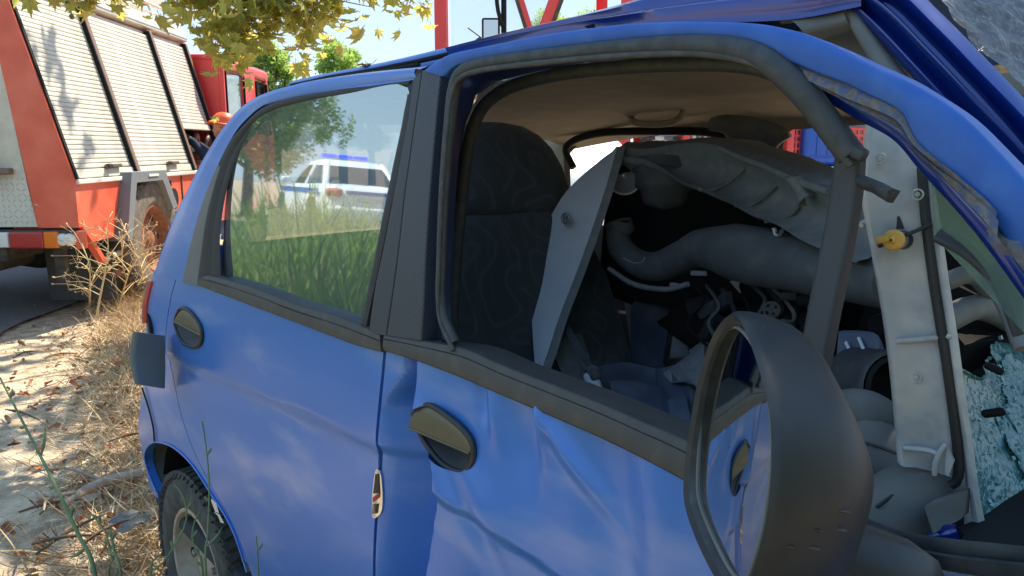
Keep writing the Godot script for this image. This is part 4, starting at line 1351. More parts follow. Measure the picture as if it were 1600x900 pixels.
	var bd := raw("side_badge", st, mats.chrome, car)
	st = begin()
	skin(st, poly_area_fix(flat_xy(flank_line([582, 742, 587, 742, 589, 772, 580, 772]))), func(x, y): return bz.call(x, y) + 0.001, 0.006)
	raw("badge_field", st, mats.handle_dark, bd)
	st = begin()
	skin(st, poly_area_fix(flat_xy(flank_line([580, 778, 589, 771, 589, 779, 580, 786]))), func(x, y): return bz.call(x, y) + 0.001, 0.006)
	raw("badge_stripe", st, mats.badge_red, bd)
	st = begin()
	for k in 4: skin(st, poly_area_fix(flat_xy(flank_line([580.5 + 2.2 * k, 788, 581.8 + 2.2 * k, 788, 581.6 + 2.0 * k, 803, 580.4 + 2.0 * k, 803]))), func(x, y): return bz.call(x, y) + 0.001, 0.006)
	raw("badge_bars", st, mats.handle_dark, bd)
	# open fuel flap
	st = begin()
	var fa := on_flank(252, 560, 0.01)
	var fl := z_line([255, 524, fa.z, 256, 570, fa.z, 255, 607, fa.z])
	var fr := z_line([209, 518, fa.z + 0.085, 204, 560, fa.z + 0.095, 212, 600, fa.z + 0.09])
	band(st, fl, fr, 14, [0, -0.004, 0, 0.004, 0.1, 0.006, 0.9, 0.006, 0.97, 0.003, 1, -0.002, 0.9, -0.006, 0.1, -0.006, 0, -0.004], Vector3(1, 0, 0.4), true)
	obj("fuel_flap", st, mats.olive_flap, car)
	st = begin()
	var hp := on_flank(238, 518, -0.008)
	lathe(st, hp, Vector3(-0.2, 0, 1), [-0.03, 0.05, 0.0, 0.05, 0.009, 0.048, 0.009, 0.001], 18)
	obj("filler_recess", st, mats.void_black, car)
	# rear wheel
	var hub := Node3D.new()
	hub.name = "rear_wheel"
	car.add_child(hub, true)
	hub.position = Vector3(-0.108, 0.150, 0.605)
	add_wheel(hub, Vector3.ZERO, Vector3(0.02, 0, 1).normalized(), 0.272, 0.155, 0.165, 60, mats.tyre, mats.steel_rim, 8)
	for w in [Vector3(-0.04, 0.17, -0.62), Vector3(2.2, 0.25, 0.6), Vector3(2.2, 0.25, -0.6)]:
		hub = Node3D.new()
		hub.name = "wheel_%03d" % (int(w.x > 1) * 2 + int(w.z > 0) + 1)
		car.add_child(hub, true)
		hub.position = w
		add_wheel(hub, Vector3.ZERO, Vector3(0, 0, signf(w.z)), 0.265, 0.155, 0.165, 20, mats.tyre, mats.steel_rim, 8)

func make_front_door(car: Node):
	var st := begin()
	var door := PackedVector2Array()
	for p in curve(shut, 16): door.append(Vector2(p.x + 0.0025, p.y))
	door.append(Vector2(1.70, door[door.size() - 1].y))
	door.append_array(PackedVector2Array([Vector2(1.92, 0.45), Vector2(1.93, 0.90)]))
	var top := curve(flank_line([603, 546, 653, 564, 724, 590, 791, 619, 880, 657, 969, 697, 1071, 750, 1160, 800, 1250, 850]), 24)
	top.reverse()
	for p in top: door.append(Vector2(p.x, p.y + 0.008))
	skin(st, poly_area_fix(door), front_z, 0.0065, 0.02, [grip_hole(front_grip)])
	raw("front_door", st, mats.car_blue, car)
	# belt moulding
	st = begin()
	band(st, flank_line([605, 522, 671, 533, 729, 544, 791, 571, 862, 598, 942, 629, 1013, 660, 1076, 687, 1180, 745, 1260, 790], 0.0), flank_line([604, 549, 653, 564, 724, 591, 791, 620, 880, 658, 969, 698, 1071, 751, 1160, 801, 1240, 846], 0.003), 60, [0, -0.05, 0, 0.002, 0.06, 0.005, 0.26, 0.006, 0.29, 0.0035, 0.32, 0.006, 0.66, 0.0065, 0.9, 0.005, 0.98, 0.003, 1, -0.008], Vector3.BACK, true)
	obj("belt_moulding", st, mats.belt_trim, car)
	# inner edge of the window slot
	st = begin()
	band(st, z_line([700, 536, 0.64, 800, 572, 0.64, 900, 610, 0.64, 1000, 652, 0.64, 1100, 700, 0.64]), z_line([700, 600, 0.62, 800, 640, 0.62, 900, 690, 0.62, 1000, 740, 0.62, 1100, 800, 0.62]), 20, [0, 0, 0.1, 0.01, 1, 0])
	obj("door_card", st, mats.dash_dark, car)
	handle("door_handle", front_grip, [652, 666, 741, 706], 0.004, flank_z, car)
	# ---- window frame: blue arch bent outwards ----
	st = begin()
	var up := flank_line([663, 110, 700, 86, 760, 72, 850, 54, 950, 40, 1030, 34, 1100, 33, 1180, 36, 1247, 49, 1287, 64, 1340, 89, 1393, 114, 1447, 142, 1500, 177, 1553, 229, 1610, 292, 1680, 390], 0.006)
	var dn := flank_line([694, 120, 716, 102, 770, 92, 870, 76, 960, 66, 1040, 61, 1100, 62, 1165, 70, 1233, 97, 1279, 116, 1321, 131, 1350, 146, 1409, 177, 1433, 224, 1482, 272, 1540, 335, 1640, 470], 0.004)
	band(st, up, dn, 90, [0, -0.03, 0, -0.004, 0.04, 0.001, 0.2, 0.0035, 0.5, 0.004, 0.9, 0.002, 0.98, 0.0, 1, -0.004, 1, -0.02])
	obj("window_frame", st, mats.frame_blue, car)
	# strip of bare primer and torn sealer under the arch
	st = begin()
	band(st, flank_line([1228, 94, 1279, 116, 1321, 132, 1350, 142, 1412, 172, 1440, 222, 1486, 269, 1544, 332, 1644, 467], 0.001), z_line([1232, 100, 0.690, 1270, 124, 0.690, 1310, 146, 0.690, 1345, 168, 0.690, 1408, 201, 0.695, 1440, 244, 0.700, 1500, 305, 0.710, 1560, 372, 0.720, 1660, 510, 0.70]), 50, [0, 0, 0.15, 0.004, 0.5, 0.007, 0.7, 0.002, 0.86, 0.006, 1, 0])
	obj("bare_edge", st, mats.primer, car)
	st = begin()
	band(st, z_line([1240, 106, 0.685, 1268, 126, 0.685, 1310, 150, 0.685, 1345, 170, 0.685, 1406, 203, 0.690, 1440, 246, 0.695, 1500, 306, 0.705, 1560, 374, 0.715, 1660, 512, 0.725]), z_line([1245, 116, 0.675, 1272, 140, 0.675, 1308, 162, 0.675, 1345, 184, 0.675, 1402, 216, 0.680, 1452, 272, 0.685, 1500, 325, 0.695, 1560, 400, 0.705, 1660, 540, 0.715]), 50, [0, 0, 0.3, 0.004, 0.8, 0.004, 1, -0.01])
	obj("edge_flange", st, mats.car_blue_gloss, car)
	# rubber run of the window, hanging loose at the front
	st = begin()
	var pa := flank_line([712, 535, 690, 480, 690, 400, 694, 300, 702, 200, 709, 140, 722, 112, 760, 98, 870, 84, 960, 75, 1040, 70, 1100, 70, 1160, 78], 0.002)
	var run := pa
	run.append_array(z_line([1195, 92, 0.695, 1228, 118, 0.695, 1262, 152, 0.693, 1290, 188, 0.69, 1312, 218, 0.688, 1330, 242, 0.686]))
	var rings := []
	tube(st, run, [0.006, 0.0065, 0.0065, 0.007, 0.0075, 0.008, 0.008, 0.008, 0.008, 0.0085, 0.0095, 0.011, 0.0115, 0.011], 10, 110)
	obj("window_run", st, mats.rubber, car)
	st = begin()
	var run2 := PackedVector3Array()
	for p in run: run2.append(p + Vector3(0.003, -0.0085, 0.006))
	tube(st, run2, 0.0035, 6, 110)
	obj("run_lip", st, mats.trim_black, car)
	# dark inner jamb of the frame between run and body
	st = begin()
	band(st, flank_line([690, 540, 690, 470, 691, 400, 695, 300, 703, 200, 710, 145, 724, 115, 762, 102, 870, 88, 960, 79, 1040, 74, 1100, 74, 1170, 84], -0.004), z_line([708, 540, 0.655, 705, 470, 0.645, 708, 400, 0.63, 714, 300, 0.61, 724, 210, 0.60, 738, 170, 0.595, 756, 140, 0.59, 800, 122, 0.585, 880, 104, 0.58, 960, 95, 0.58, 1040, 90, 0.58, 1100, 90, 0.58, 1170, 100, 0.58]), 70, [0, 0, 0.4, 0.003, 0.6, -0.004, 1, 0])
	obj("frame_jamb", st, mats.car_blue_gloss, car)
	st = begin()
	tube(st, z_line([716, 545, 0.64, 706, 534, 0.64, 708, 460, 0.63, 716, 360, 0.61, 728, 250, 0.60, 742, 190, 0.59, 762, 158, 0.585, 800, 134, 0.58, 870, 116, 0.575, 960, 105, 0.575, 1060, 99, 0.575, 1150, 100, 0.575, 1210, 112, 0.575, 1250, 136, 0.58]), 0.0095, 8, 80)
	obj("door_seal", st, mats.rubber, car)
	# upright divider bar and its torn bracket
	st = begin()
	band(st, z_line([1308, 238, 0.675, 1300, 300, 0.67, 1290, 360, 0.67, 1275, 430, 0.67, 1258, 520, 0.67, 1246, 600, 0.67]), z_line([1345, 240, 0.682, 1342, 285, 0.68, 1333, 350, 0.68, 1320, 420, 0.68, 1302, 510, 0.68, 1286, 600, 0.68]), 24, [0, -0.012, 0, 0.0, 0.04, 0.003, 0.2, 0.004, 0.8, 0.004, 0.96, 0.003, 1, 0.0, 1, -0.006], Vector3.BACK, true)
	obj("divider_bar", st, mats.pillar_black, car)
	st = begin()
	band(st, z_line([1346, 274, 0.685, 1370, 284, 0.69, 1388, 292, 0.70, 1400, 296, 0.705]), z_line([1342, 296, 0.685, 1366, 305, 0.69, 1378, 314, 0.70, 1388, 315, 0.705]), 10, [0, -0.004, 0, 0.002, 0.2, 0.005, 0.8, 0.003, 1, -0.004], Vector3.BACK, true)
	obj("torn_bracket", st, mats.dark_plastic, car)
	st = begin()
	bx(st, on_z(1334, 236, 0.69), Vector3(0.022, 0.010, 0.010), Basis(Vector3.BACK, -0.4), 0.003)
	obj("bar_clip", st, mats.dark_plastic, car)
	# quarter glass still in its corner
	st = begin()
	slab(st, [on_z(1452, 262, 0.65), on_z(1462, 372, 0.65), on_z(1600, 520, 0.66), on_z(1600, 450, 0.66)], Vector3(0, 0, -0.004))
	obj("quarter_glass", st, mats.green_pane, car)
	st = begin()
	band(st, z_line([1462, 366, 0.655, 1515, 394, 0.655, 1565, 448, 0.655, 1596, 520, 0.655]), z_line([1462, 374, 0.65, 1512, 403, 0.65, 1560, 458, 0.65, 1588, 526, 0.65]), 16, round_prof(0.004))
	obj("quarter_seal", st, mats.rubber, car)
	# lower front corner of the door: black sills under the mirror
	st = begin()
	band(st, z_line([1335, 812, 0.70, 1400, 838, 0.70, 1480, 850, 0.70, 1560, 858, 0.69, 1640, 866, 0.69]), z_line([1330, 838, 0.72, 1400, 868, 0.72, 1480, 886, 0.72, 1560, 896, 0.71, 1640, 905, 0.71]), 24, [0, -0.03, 0, 0.0, 0.2, 0.01, 0.45, 0.006, 0.55, -0.006, 0.7, 0.006, 0.9, 0.008, 1, -0.01], Vector3(0, 1, 1))
	obj("corner_trim", st, mats.rubber, car)
	st = begin()
	band(st, z_line([1310, 836, 0.725, 1400, 872, 0.725, 1480, 892, 0.725, 1560, 904, 0.715, 1640, 912, 0.715]), z_line([1290, 900, 0.735, 1400, 925, 0.735, 1480, 940, 0.735, 1560, 950, 0.725, 1640, 960, 0.725]), 20, [0, 0, 0.3, 0.008, 1, 0])
	obj("door_corner", st, mats.primer, car)

func make_shell(car: Node):
	var st := begin()
	# roof: from the right-hand rail over to the left
	var re := z_line([450, 132, 0.555, 500, 121, 0.55, 570, 108, 0.54, 640, 93, 0.53, 740, 69, 0.51, 830, 50, 0.50, 900, 36, 0.50, 1010, 3, 0.49, 1120, -28, 0.48, 1240, -58, 0.47, 1345, -62, 0.46])
	var le := PackedVector3Array()
	for p in re: le.append(Vector3(p.x - 0.02, p.y - 0.01, -p.z))
	band(st, re, le, 40, [0, -0.02, 0, 0.0, 0.01, 0.008, 0.06, 0.016, 0.2, 0.026, 0.5, 0.034, 0.8, 0.026, 0.94, 0.016, 1, -0.02], Vector3.UP)
	var roof := obj("roof", st, mats.car_blue, car)
	st = begin()
	var g0 := flank_line([448, 130, 500, 121, 570, 110, 652, 100, 662, 98], 0.0)
	tube(st, z_line([430, 143, 0.575, 500, 124, 0.57, 570, 112, 0.56, 652, 96, 0.545, 740, 76, 0.53, 830, 58, 0.52, 890, 46, 0.52, 930, 40, 0.52]), 0.004, 6, 40)
	obj("roof_gutter", st, mats.void_black, roof)
	st = begin()
	tube(st, z_line([455, 133, 0.585, 520, 121, 0.58, 590, 112, 0.572, 655, 101, 0.566]), 0.0035, 6, 30)
	obj("gutter_rubber", st, mats.void_black, roof)
	# right-hand roof rail and front pillar, seen through the gap over the bent door frame
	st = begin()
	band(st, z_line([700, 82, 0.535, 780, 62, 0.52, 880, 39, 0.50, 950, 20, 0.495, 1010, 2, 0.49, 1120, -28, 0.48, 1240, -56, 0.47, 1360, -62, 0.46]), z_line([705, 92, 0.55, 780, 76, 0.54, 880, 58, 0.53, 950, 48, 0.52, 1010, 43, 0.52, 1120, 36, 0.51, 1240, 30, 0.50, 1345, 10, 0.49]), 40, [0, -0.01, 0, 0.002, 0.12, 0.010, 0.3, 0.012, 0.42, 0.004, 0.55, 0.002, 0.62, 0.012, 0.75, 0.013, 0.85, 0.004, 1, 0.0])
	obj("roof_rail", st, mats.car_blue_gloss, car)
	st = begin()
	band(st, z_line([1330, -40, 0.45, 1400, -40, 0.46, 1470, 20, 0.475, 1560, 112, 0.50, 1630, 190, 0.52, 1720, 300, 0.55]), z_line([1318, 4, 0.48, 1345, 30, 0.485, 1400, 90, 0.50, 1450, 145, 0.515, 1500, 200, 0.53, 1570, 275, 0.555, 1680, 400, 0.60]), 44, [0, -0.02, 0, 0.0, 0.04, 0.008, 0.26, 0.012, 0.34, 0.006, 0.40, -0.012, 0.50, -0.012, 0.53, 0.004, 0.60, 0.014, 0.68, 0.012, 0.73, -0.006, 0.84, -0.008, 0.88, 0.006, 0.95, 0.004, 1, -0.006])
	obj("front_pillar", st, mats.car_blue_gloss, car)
	st = begin()
	band(st, z_line([1218, 26, 0.485, 1270, 22, 0.48, 1310, 18, 0.475, 1322, 14, 0.475]), z_line([1255, 54, 0.50, 1290, 48, 0.49, 1316, 42, 0.485, 1328, 38, 0.485]), 12, round_prof(0.008))
	obj("rail_trim", st, mats.padded_grey, car)
	st = begin()
	band(st, z_line([1318, 16, 0.47, 1340, 14, 0.47, 1352, 32, 0.475, 1392, 90, 0.49, 1440, 150, 0.505]), z_line([1322, 40, 0.475, 1334, 46, 0.475, 1340, 60, 0.48, 1366, 104, 0.49, 1400, 150, 0.50]), 24, round_prof(0.012))
	obj("pillar_cover", st, mats.padded_grey, car)
	st = begin()
	slab(st, [on_z(1235, 50, 0.44), on_z(1330, 42, 0.43), on_z(1420, 150, 0.45), on_z(1330, 120, 0.46)], Vector3(0, 0, -0.01))
	obj("headliner_edge", st, mats.headliner, car)
	# windscreen: crazed sheet still in the frame, crushed sheet below
	st = begin()
	var wa := z_line([1385, -60, 0.43, 1462, 0, 0.45, 1504, 50, 0.465, 1566, 112, 0.485, 1626, 180, 0.51, 1716, 290, 0.55])
	var wb := PackedVector3Array()
	for i in wa.size(): wb.append(Vector3(wa[i].x + 0.03, wa[i].y - 0.02, -0.45 - 0.02 * i))
	var rows := []
	var ca := curve(wa, 40)
	var cb := curve(wb, 40)
	var nz := FastNoiseLite.new(); nz.seed = 3; nz.frequency = 14.0
	for i in 40:
		var row := PackedVector3Array()
		for j in 60:
			var f := pow(j / 59.0, 1.4)
			var p := ca[i].lerp(cb[i], f)
			p += Vector3(0.6, 0.7, 0.1) * (nz.get_noise_3d(p.x, p.y, p.z) * 0.014 + 0.03 * sin(PI * f))
			row.append(p)
		rows.append(row)
	grid(st, rows)
	obj("windscreen", st, mats.crazed_glass, car)
	# left-hand side of the body, seen from within
	var left := func(off: float) -> Callable: return func(x, y): return -flank_z(x, y) + off
	var lm := func(called: String, poly: PackedVector2Array, m: Material, off: float):
		var s2 := begin()
		skin(s2, poly_area_fix(poly), left.call(off), 0.05, 0.0)
		skin(s2, poly_area_fix(poly), left.call(off + 0.03), 0.05, 0.0)
		raw(called, s2, m, car)
	lm.call("left_flank", PackedVector2Array([Vector2(-0.45, 0.3), Vector2(2.1, 0.3), Vector2(2.1, 0.95), Vector2(-0.4, 1.0)]), mats.car_blue, -0.035)
	lm.call("left_door_card", PackedVector2Array([Vector2(-0.40, 0.3), Vector2(2.1, 0.3), Vector2(2.1, 0.955), Vector2(-0.38, 1.0)]), mats.carpet, 0.0)
	lm.call("left_rear_pillar", PackedVector2Array([Vector2(-0.40, 1.0), Vector2(-0.10, 0.99), Vector2(-0.08, 1.24), Vector2(-0.02, 1.285), Vector2(0.10, 1.30), Vector2(0.10, 1.40), Vector2(-0.15, 1.35)]), mats.headliner, 0.0)
	lm.call("left_roof_side", PackedVector2Array([Vector2(0.08, 1.302), Vector2(0.50, 1.30), Vector2(0.56, 1.27), Vector2(0.70, 1.27), Vector2(0.76, 1.31), Vector2(1.1, 1.325), Vector2(1.5, 1.31), Vector2(1.52, 1.42), Vector2(0.08, 1.42)]), mats.headliner, 0.0)
	lm.call("left_centre_pillar", PackedVector2Array([Vector2(0.565, 0.97), Vector2(0.735, 0.97), Vector2(0.715, 1.28), Vector2(0.56, 1.28)]), mats.car_blue_gloss, 0.0)
	lm.call("left_front_pillar", PackedVector2Array([Vector2(1.48, 1.33), Vector2(1.58, 1.36), Vector2(2.0, 0.95), Vector2(1.86, 0.95)]), mats.car_blue_gloss, 0.0)
	st = begin()
	tube(st, z_line([896, 262, -0.60, 884, 236, -0.60, 892, 222, -0.60, 918, 212, -0.60, 960, 206, -0.60, 1040, 205, -0.60, 1100, 206, -0.60, 1124, 212, -0.60, 1132, 226, -0.60, 1140, 262, -0.60]), 0.012, 8, 60)
	obj("left_window_seal", st, mats.void_black, car)
	# roof lining, floor, front bulkhead and crushed nose
	st = begin()
	var hl := PackedVector3Array(); var hr := PackedVector3Array()
	for i in 9:
		var x := lerpf(-0.1, 1.42, i / 8.0)
		var y: float = 1.365 + 0.02 * sin(PI * i / 8.0) - 0.05 * pow(absf(i - 5.0) / 5.0, 2)
		hl.append(Vector3(x, y - 0.02, -0.71)); hr.append(Vector3(x, y + 0.012, 0.50))
	band(st, hr, hl, 30, [0, 0.0, 0.08, 0.004, 0.3, 0.012, 0.5, 0.014, 0.7, 0.010, 0.92, -0.012, 1, -0.04], Vector3.UP)
	obj("headliner", st, mats.headliner, car)
	st = begin()
	bx(st, Vector3(0.75, 0.24, 0), Vector3(2.4, 0.05, 1.34), Basis(), 0.01)
	bx(st, Vector3(1.95, 0.62, 0), Vector3(0.05, 0.75, 1.3), Basis(), 0.01)
	obj("floor_pan", st, mats.carpet, car)
	st = begin()
	rows = []
	for i in 14:
		var row := PackedVector3Array()
		for j in 22:
			var x := 1.95 + i * 0.06
			var z := -0.66 + j * 0.063
			row.append(Vector3(x, 0.88 - 0.006 * i * i * 0.4 + 0.06 * absf(fmod(i * 0.31, 1.0) - 0.5) + 0.04 * nz.get_noise_2d(x * 0.3, z * 0.2), z))
		rows.append(row)
	grid(st, rows)
	obj("bonnet", st, mats.frame_blue, car)
	st = begin()
	for s in [-1.0, 1.0]: bx(st, Vector3(2.3, 0.62, s * 0.66), Vector3(0.75, 0.42, 0.06), Basis(Vector3.UP, 0.1 * s), 0.025)
	bx(st, Vector3(2.72, 0.5, 0), Vector3(0.12, 0.3, 1.3), Basis(Vector3.UP, 0.08), 0.05)
	obj("front_wing", st, mats.frame_blue, car)
	# rear glass
	st = begin()
	slab(st, [Vector3(-0.36, 1.0, 0.55), Vector3(-0.05, 1.34, 0.46), Vector3(-0.05, 1.34, -0.46), Vector3(-0.36, 1.0, -0.55)], Vector3(0.004, 0, 0))
	obj("tailgate_glass", st, mats.clear_glass, car)
	# cowl corner in front of the door
	st = begin()
	band(st, z_line([1500, 842, 0.60, 1540, 822, 0.58, 1580, 790, 0.55, 1640, 750, 0.52]), z_line([1520, 870, 0.66, 1560, 862, 0.64, 1600, 850, 0.62, 1660, 830, 0.6]), 16, [0, 0, 0.2, 0.012, 0.6, 0.006, 1, 0.0], Vector3(0, 1, 1))
	obj("cowl_edge", st, mats.void_black, car)

func make_wing_mirror(car: Node):
	var n := Vector3(-0.625, 0.127, 0.770).normalized()
	var t0 := 0.50
	var c := far_at(1150, 700, t0)
	var hit := func(u: float, v: float, back: float) -> Vector3:
		var d := ray(u, v)
		return EYE + d * ((c - n * back - EYE).dot(n) / d.dot(n))
	var outline := [1139, 492, 1153, 487, 1167, 503, 1186, 550, 1205, 611, 1214, 667, 1215, 737, 1209, 807, 1195, 867, 1180, 915, 1165, 940, 1140, 930, 1116, 895, 1088, 835, 1073, 783, 1074, 730, 1081, 676, 1095, 597, 1116, 527]
	var glass := [1149, 510, 1172, 531, 1191, 573, 1202, 620, 1208, 690, 1202, 769, 1191, 835, 1174, 893, 1160, 908, 1144, 895, 1121, 853, 1097, 797, 1090, 760, 1093, 690, 1102, 620, 1115, 564, 1130, 527]
	var o := PackedVector3Array(); var g := PackedVector3Array()
	for i in range(0, outline.size(), 2): o.append(hit.call(outline[i], outline[i + 1], 0.0))
	for i in range(0, glass.size(), 2): g.append(hit.call(glass[i], glass[i + 1], 0.006))
	o = curve(o, 48, true); g = curve(g, 48, true)
	var mid := Vector3.ZERO
	for p in o: mid += p
	mid /= 48
	var gm := Vector3.ZERO
	for p in g: gm += p
	gm /= 48
	# housing: the rim swells into a rounded shell behind
	var st := begin()
	var rows := []
	for k in [[0.0, 0.93], [-0.003, 0.975], [0.0, 0.995], [0.004, 1.005], [0.012, 1.01], [0.025, 1.0], [0.04, 0.965], [0.053, 0.90], [0.064, 0.80], [0.073, 0.64], [0.079, 0.42], [0.081, 0.2], [0.082, 0.01]]:
		var row := PackedVector3Array()
		for p in o: row.append(mid + (p - mid) * k[1] - n * k[0] * (1.0 - 0.13 * smoothstep(0.015, 0.085, p.y - mid.y)))
		rows.append(row)
	grid(st, rows, true)
	var h := obj("mirror_housing", st, mats.mirror_shell, car)
	st = begin()
	rows = []
	for k in 2:
		var row := PackedVector3Array()
		for i in 48: row.append(mid + (o[i] - mid) * 0.93 - n * 0.0 if k == 0 else g[i] - n * 0.004)
		rows.append(row)
	grid(st, rows, true)
	obj("mirror_rim", st, mats.trim_black, h)
	st = begin()
	rows = []
	for f in [1.0, 0.9, 0.8, 0.7, 0.6, 0.5, 0.4, 0.3, 0.2, 0.1, 0.01]:
		var row := PackedVector3Array()
		for p in g: row.append(gm + (p - gm) * f + n * 0.0015 * (1.0 - f * f))
		rows.append(row)
	grid(st, rows, true)
	obj("mirror_glass", st, mats.mirror, h)
	st = begin()
	tube(st, g, 0.0016, 6, 0, true)
	obj("glass_edge", st, mats.padded_grey, h)
	# scuffs on the shell
	st = begin()
	for q in [[1300, 792, 0.008], [1310, 806, 0.012], [1302, 812, 0.010], [1268, 828, 0.010], [1238, 846, 0.009], [1256, 862, 0.012], [1272, 858, 0.012], [1290, 850, 0.012], [1308, 838, 0.011], [1244, 866, 0.008]]:
		var p: Vector3 = far_at(q[0], q[1], 0.47)
		var dirr := ray(q[0], q[1]).normalized()
		# find the shell along the line of sight
		var best := p
		var bd := 9.0
		for i in 48:
			for k in [[0.012, 1.01], [0.025, 1.0], [0.04, 0.965], [0.053, 0.90], [0.064, 0.80], [0.073, 0.64]]:
				var w: Vector3 = mid + (o[i] - mid) * k[1] - n * k[0] * (1.0 - 0.13 * smoothstep(0.015, 0.085, o[i].y - mid.y))
				var dist := (w - EYE).cross(dirr).length()
				if dist < bd and (w - EYE).length() < 0.62: bd = dist; best = w
		lathe(st, best - n * 0.0005 + dirr * -0.0006, -dirr, [-0.002, q[2] * 0.4, 0.0003, q[2] * 0.25, 0.0006, 0.0001], 9, rng.randf_range(0.15, 0.35))
	obj("scuff_mark", st, mats.belt_trim, h)
	# arm to the door
	st = begin()
	tube(st, PackedVector3Array([mid - n * 0.05 + Vector3(0, -0.06, 0), mid - n * 0.07 + Vector3(0.04, -0.085, -0.03), on_z(1330, 880, 0.72)]), [0.03, 0.032, 0.036], 10, 12)
	obj("mirror_arm", st, mats.mirror_shell, h)
func make_interior(car: Node):
	var st: SurfaceTool
	# ---- front seat with its moulded head restraint ----
	var seat_pos := Vector3(0.85, 0, 0.33)
	st = begin()
	var rows := []
	var prof := [[0.60, 0.25, 0.09], [0.72, 0.26, 0.09], [0.86, 0.25, 0.085], [1.0, 0.225, 0.08], [1.08, 0.19, 0.075], [1.13, 0.165, 0.068], [1.145, 0.155, 0.06]]
	for p in prof:
		var lean: float = (p[0] - 0.6) * -0.26 + 0.04
		var row := PackedVector3Array()
		for k in 32:
			var a := TAU * k / 32
			var ca := cos(a); var sa := sin(a)
			row.append(Vector3(seat_pos.x + lean + signf(ca) * pow(absf(ca), 0.7) * p[2], p[0], seat_pos.z + signf(sa) * pow(absf(sa), 0.55) * p[1]))
		rows.append(row)
	grid(st, rows, true, true)
	var seat := obj("front_seat", st, mats.seat_cloth, car)
	st = begin()
	rows = []
	var hp := [[1.138, 0.14, 0.045], [1.145, 0.154, 0.062], [1.165, 0.157, 0.07], [1.19, 0.155, 0.072], [1.225, 0.147, 0.07], [1.26, 0.130, 0.062], [1.285, 0.106, 0.05], [1.302, 0.072, 0.034], [1.309, 0.03, 0.012]]
	for p in hp:
		var lean: float = (p[0] - 0.6) * -0.24 + 0.03
		var row := PackedVector3Array()
		for k in 32:
			var a := TAU * k / 32
			var ca := cos(a); var sa := sin(a)
			row.append(Vector3(seat_pos.x + lean + signf(ca) * pow(absf(ca), 0.75) * p[2], p[0], seat_pos.z + signf(sa) * pow(absf(sa), 0.6) * p[1]))
		rows.append(row)
	grid(st, rows, true, true)
	obj("head_restraint", st, mats.seat_cloth, seat)
	st = begin()
	bx(st, Vector3(1.02, 0.52, seat_pos.z), Vector3(0.5, 0.16, 0.5), Basis(Vector3.BACK, 0.08), 0.06)
	obj("seat_cushion", st, mats.seat_cloth, seat)
	st = begin()
	bx(st, Vector3(0.72, 0.86, -0.36), Vector3(0.16, 0.6, 0.46), Basis(Vector3.BACK, 0.2), 0.06)
	bx(st, Vector3(0.62, 1.2, -0.36), Vector3(0.11, 0.16, 0.28), Basis(Vector3.BACK, 0.2), 0.05)
	bx(st, Vector3(0.98, 0.52, -0.36), Vector3(0.5, 0.16, 0.46), Basis(Vector3.BACK, 0.08), 0.06)
	obj("driver_seat", st, mats.seat_cloth, car)
	st = begin()
	bx(st, Vector3(0.08, 0.78, 0), Vector3(0.14, 0.5, 1.16), Basis(Vector3.BACK, 0.25), 0.05)
	bx(st, Vector3(0.32, 0.54, 0), Vector3(0.45, 0.16, 1.16), Basis(), 0.05)
	obj("rear_seat", st, mats.seat_cloth, car)
	# ---- grab handle, sun visor, far pillar trim and belt ----
	st = begin()
	tube(st, z_line([984, 178, -0.50, 990, 190, -0.49, 1010, 194, -0.49, 1045, 192, -0.49, 1062, 184, -0.49, 1068, 175, -0.50]), 0.010, 8, 24)
	obj("grab_handle", st, mats.headliner, car)
	st = begin()
	band(st, z_line([1108, 190, -0.40, 1130, 184, -0.38, 1170, 186, -0.36, 1206, 196, -0.35, 1226, 206, -0.35]), z_line([1118, 196, -0.42, 1138, 204, -0.42, 1160, 224, -0.42, 1186, 244, -0.42, 1206, 252, -0.42]), 16, round_prof(0.02))
	obj("sun_visor", st, mats.padded_grey, car)
	st = begin()
	band(st, z_line([1180, 236, -0.55, 1208, 220, -0.55, 1216, 206, -0.55]), z_line([1200, 262, -0.55, 1218, 250, -0.55, 1226, 214, -0.55]), 8, [0, 0, 1, 0])
	tube(st, z_line([1206, 268, -0.53, 1206, 240, -0.53, 1216, 222, -0.53, 1234, 210, -0.53]), 0.008, 6, 12)
	obj("seat_belt", st, mats.dash_dark, car)
	# ---- torn-out dashboard: end plate, top shell with ribs, ducts ----
	st = begin()
	var ea := z_line([968, 231, 0.16, 945, 310, 0.22, 909, 414, 0.28, 879, 492, 0.34, 862, 545, 0.38, 848, 584, 0.41])
	var eb := z_line([966, 233, 0.155, 932, 256, 0.19, 884, 300, 0.24, 855, 348, 0.27, 834, 396, 0.31, 829, 450, 0.34, 832, 520, 0.38, 838, 584, 0.41])
	band(st, ea, eb, 40, [0, -0.012, 0, -0.002, 0.03, 0.002, 0.5, 0.006, 0.97, 0.003, 1, -0.010])
	var plate := obj("dash_end_plate", st, mats.dash_grey, car)
	st = begin()
	var e2 := PackedVector3Array()
	for p in ea: e2.append(p + Vector3(0.012, 0.002, -0.004))
	band(st, ea, e2, 40, [0, 0.002, 0.5, 0.005, 1, 0])
	tube(st, ea, 0.005, 6, 30)
	obj("plate_edge", st, mats.dash_dark, plate)
	st = begin()
	var sc := on_z(888, 341, 0.272)
	tube(st, arc_ring(sc + Vector3(0, 0, 0.006), 0.009, 14, Vector3.RIGHT, Vector3.UP), 0.003, 6, 0, true)
	lathe(st, sc + Vector3(0, 0, 0.003), Vector3.BACK, [0, 0.005, 0.004, 0.004, 0.004, 0.001], 10)
	obj("plate_screw", st, mats.metal, plate)
	st = begin()
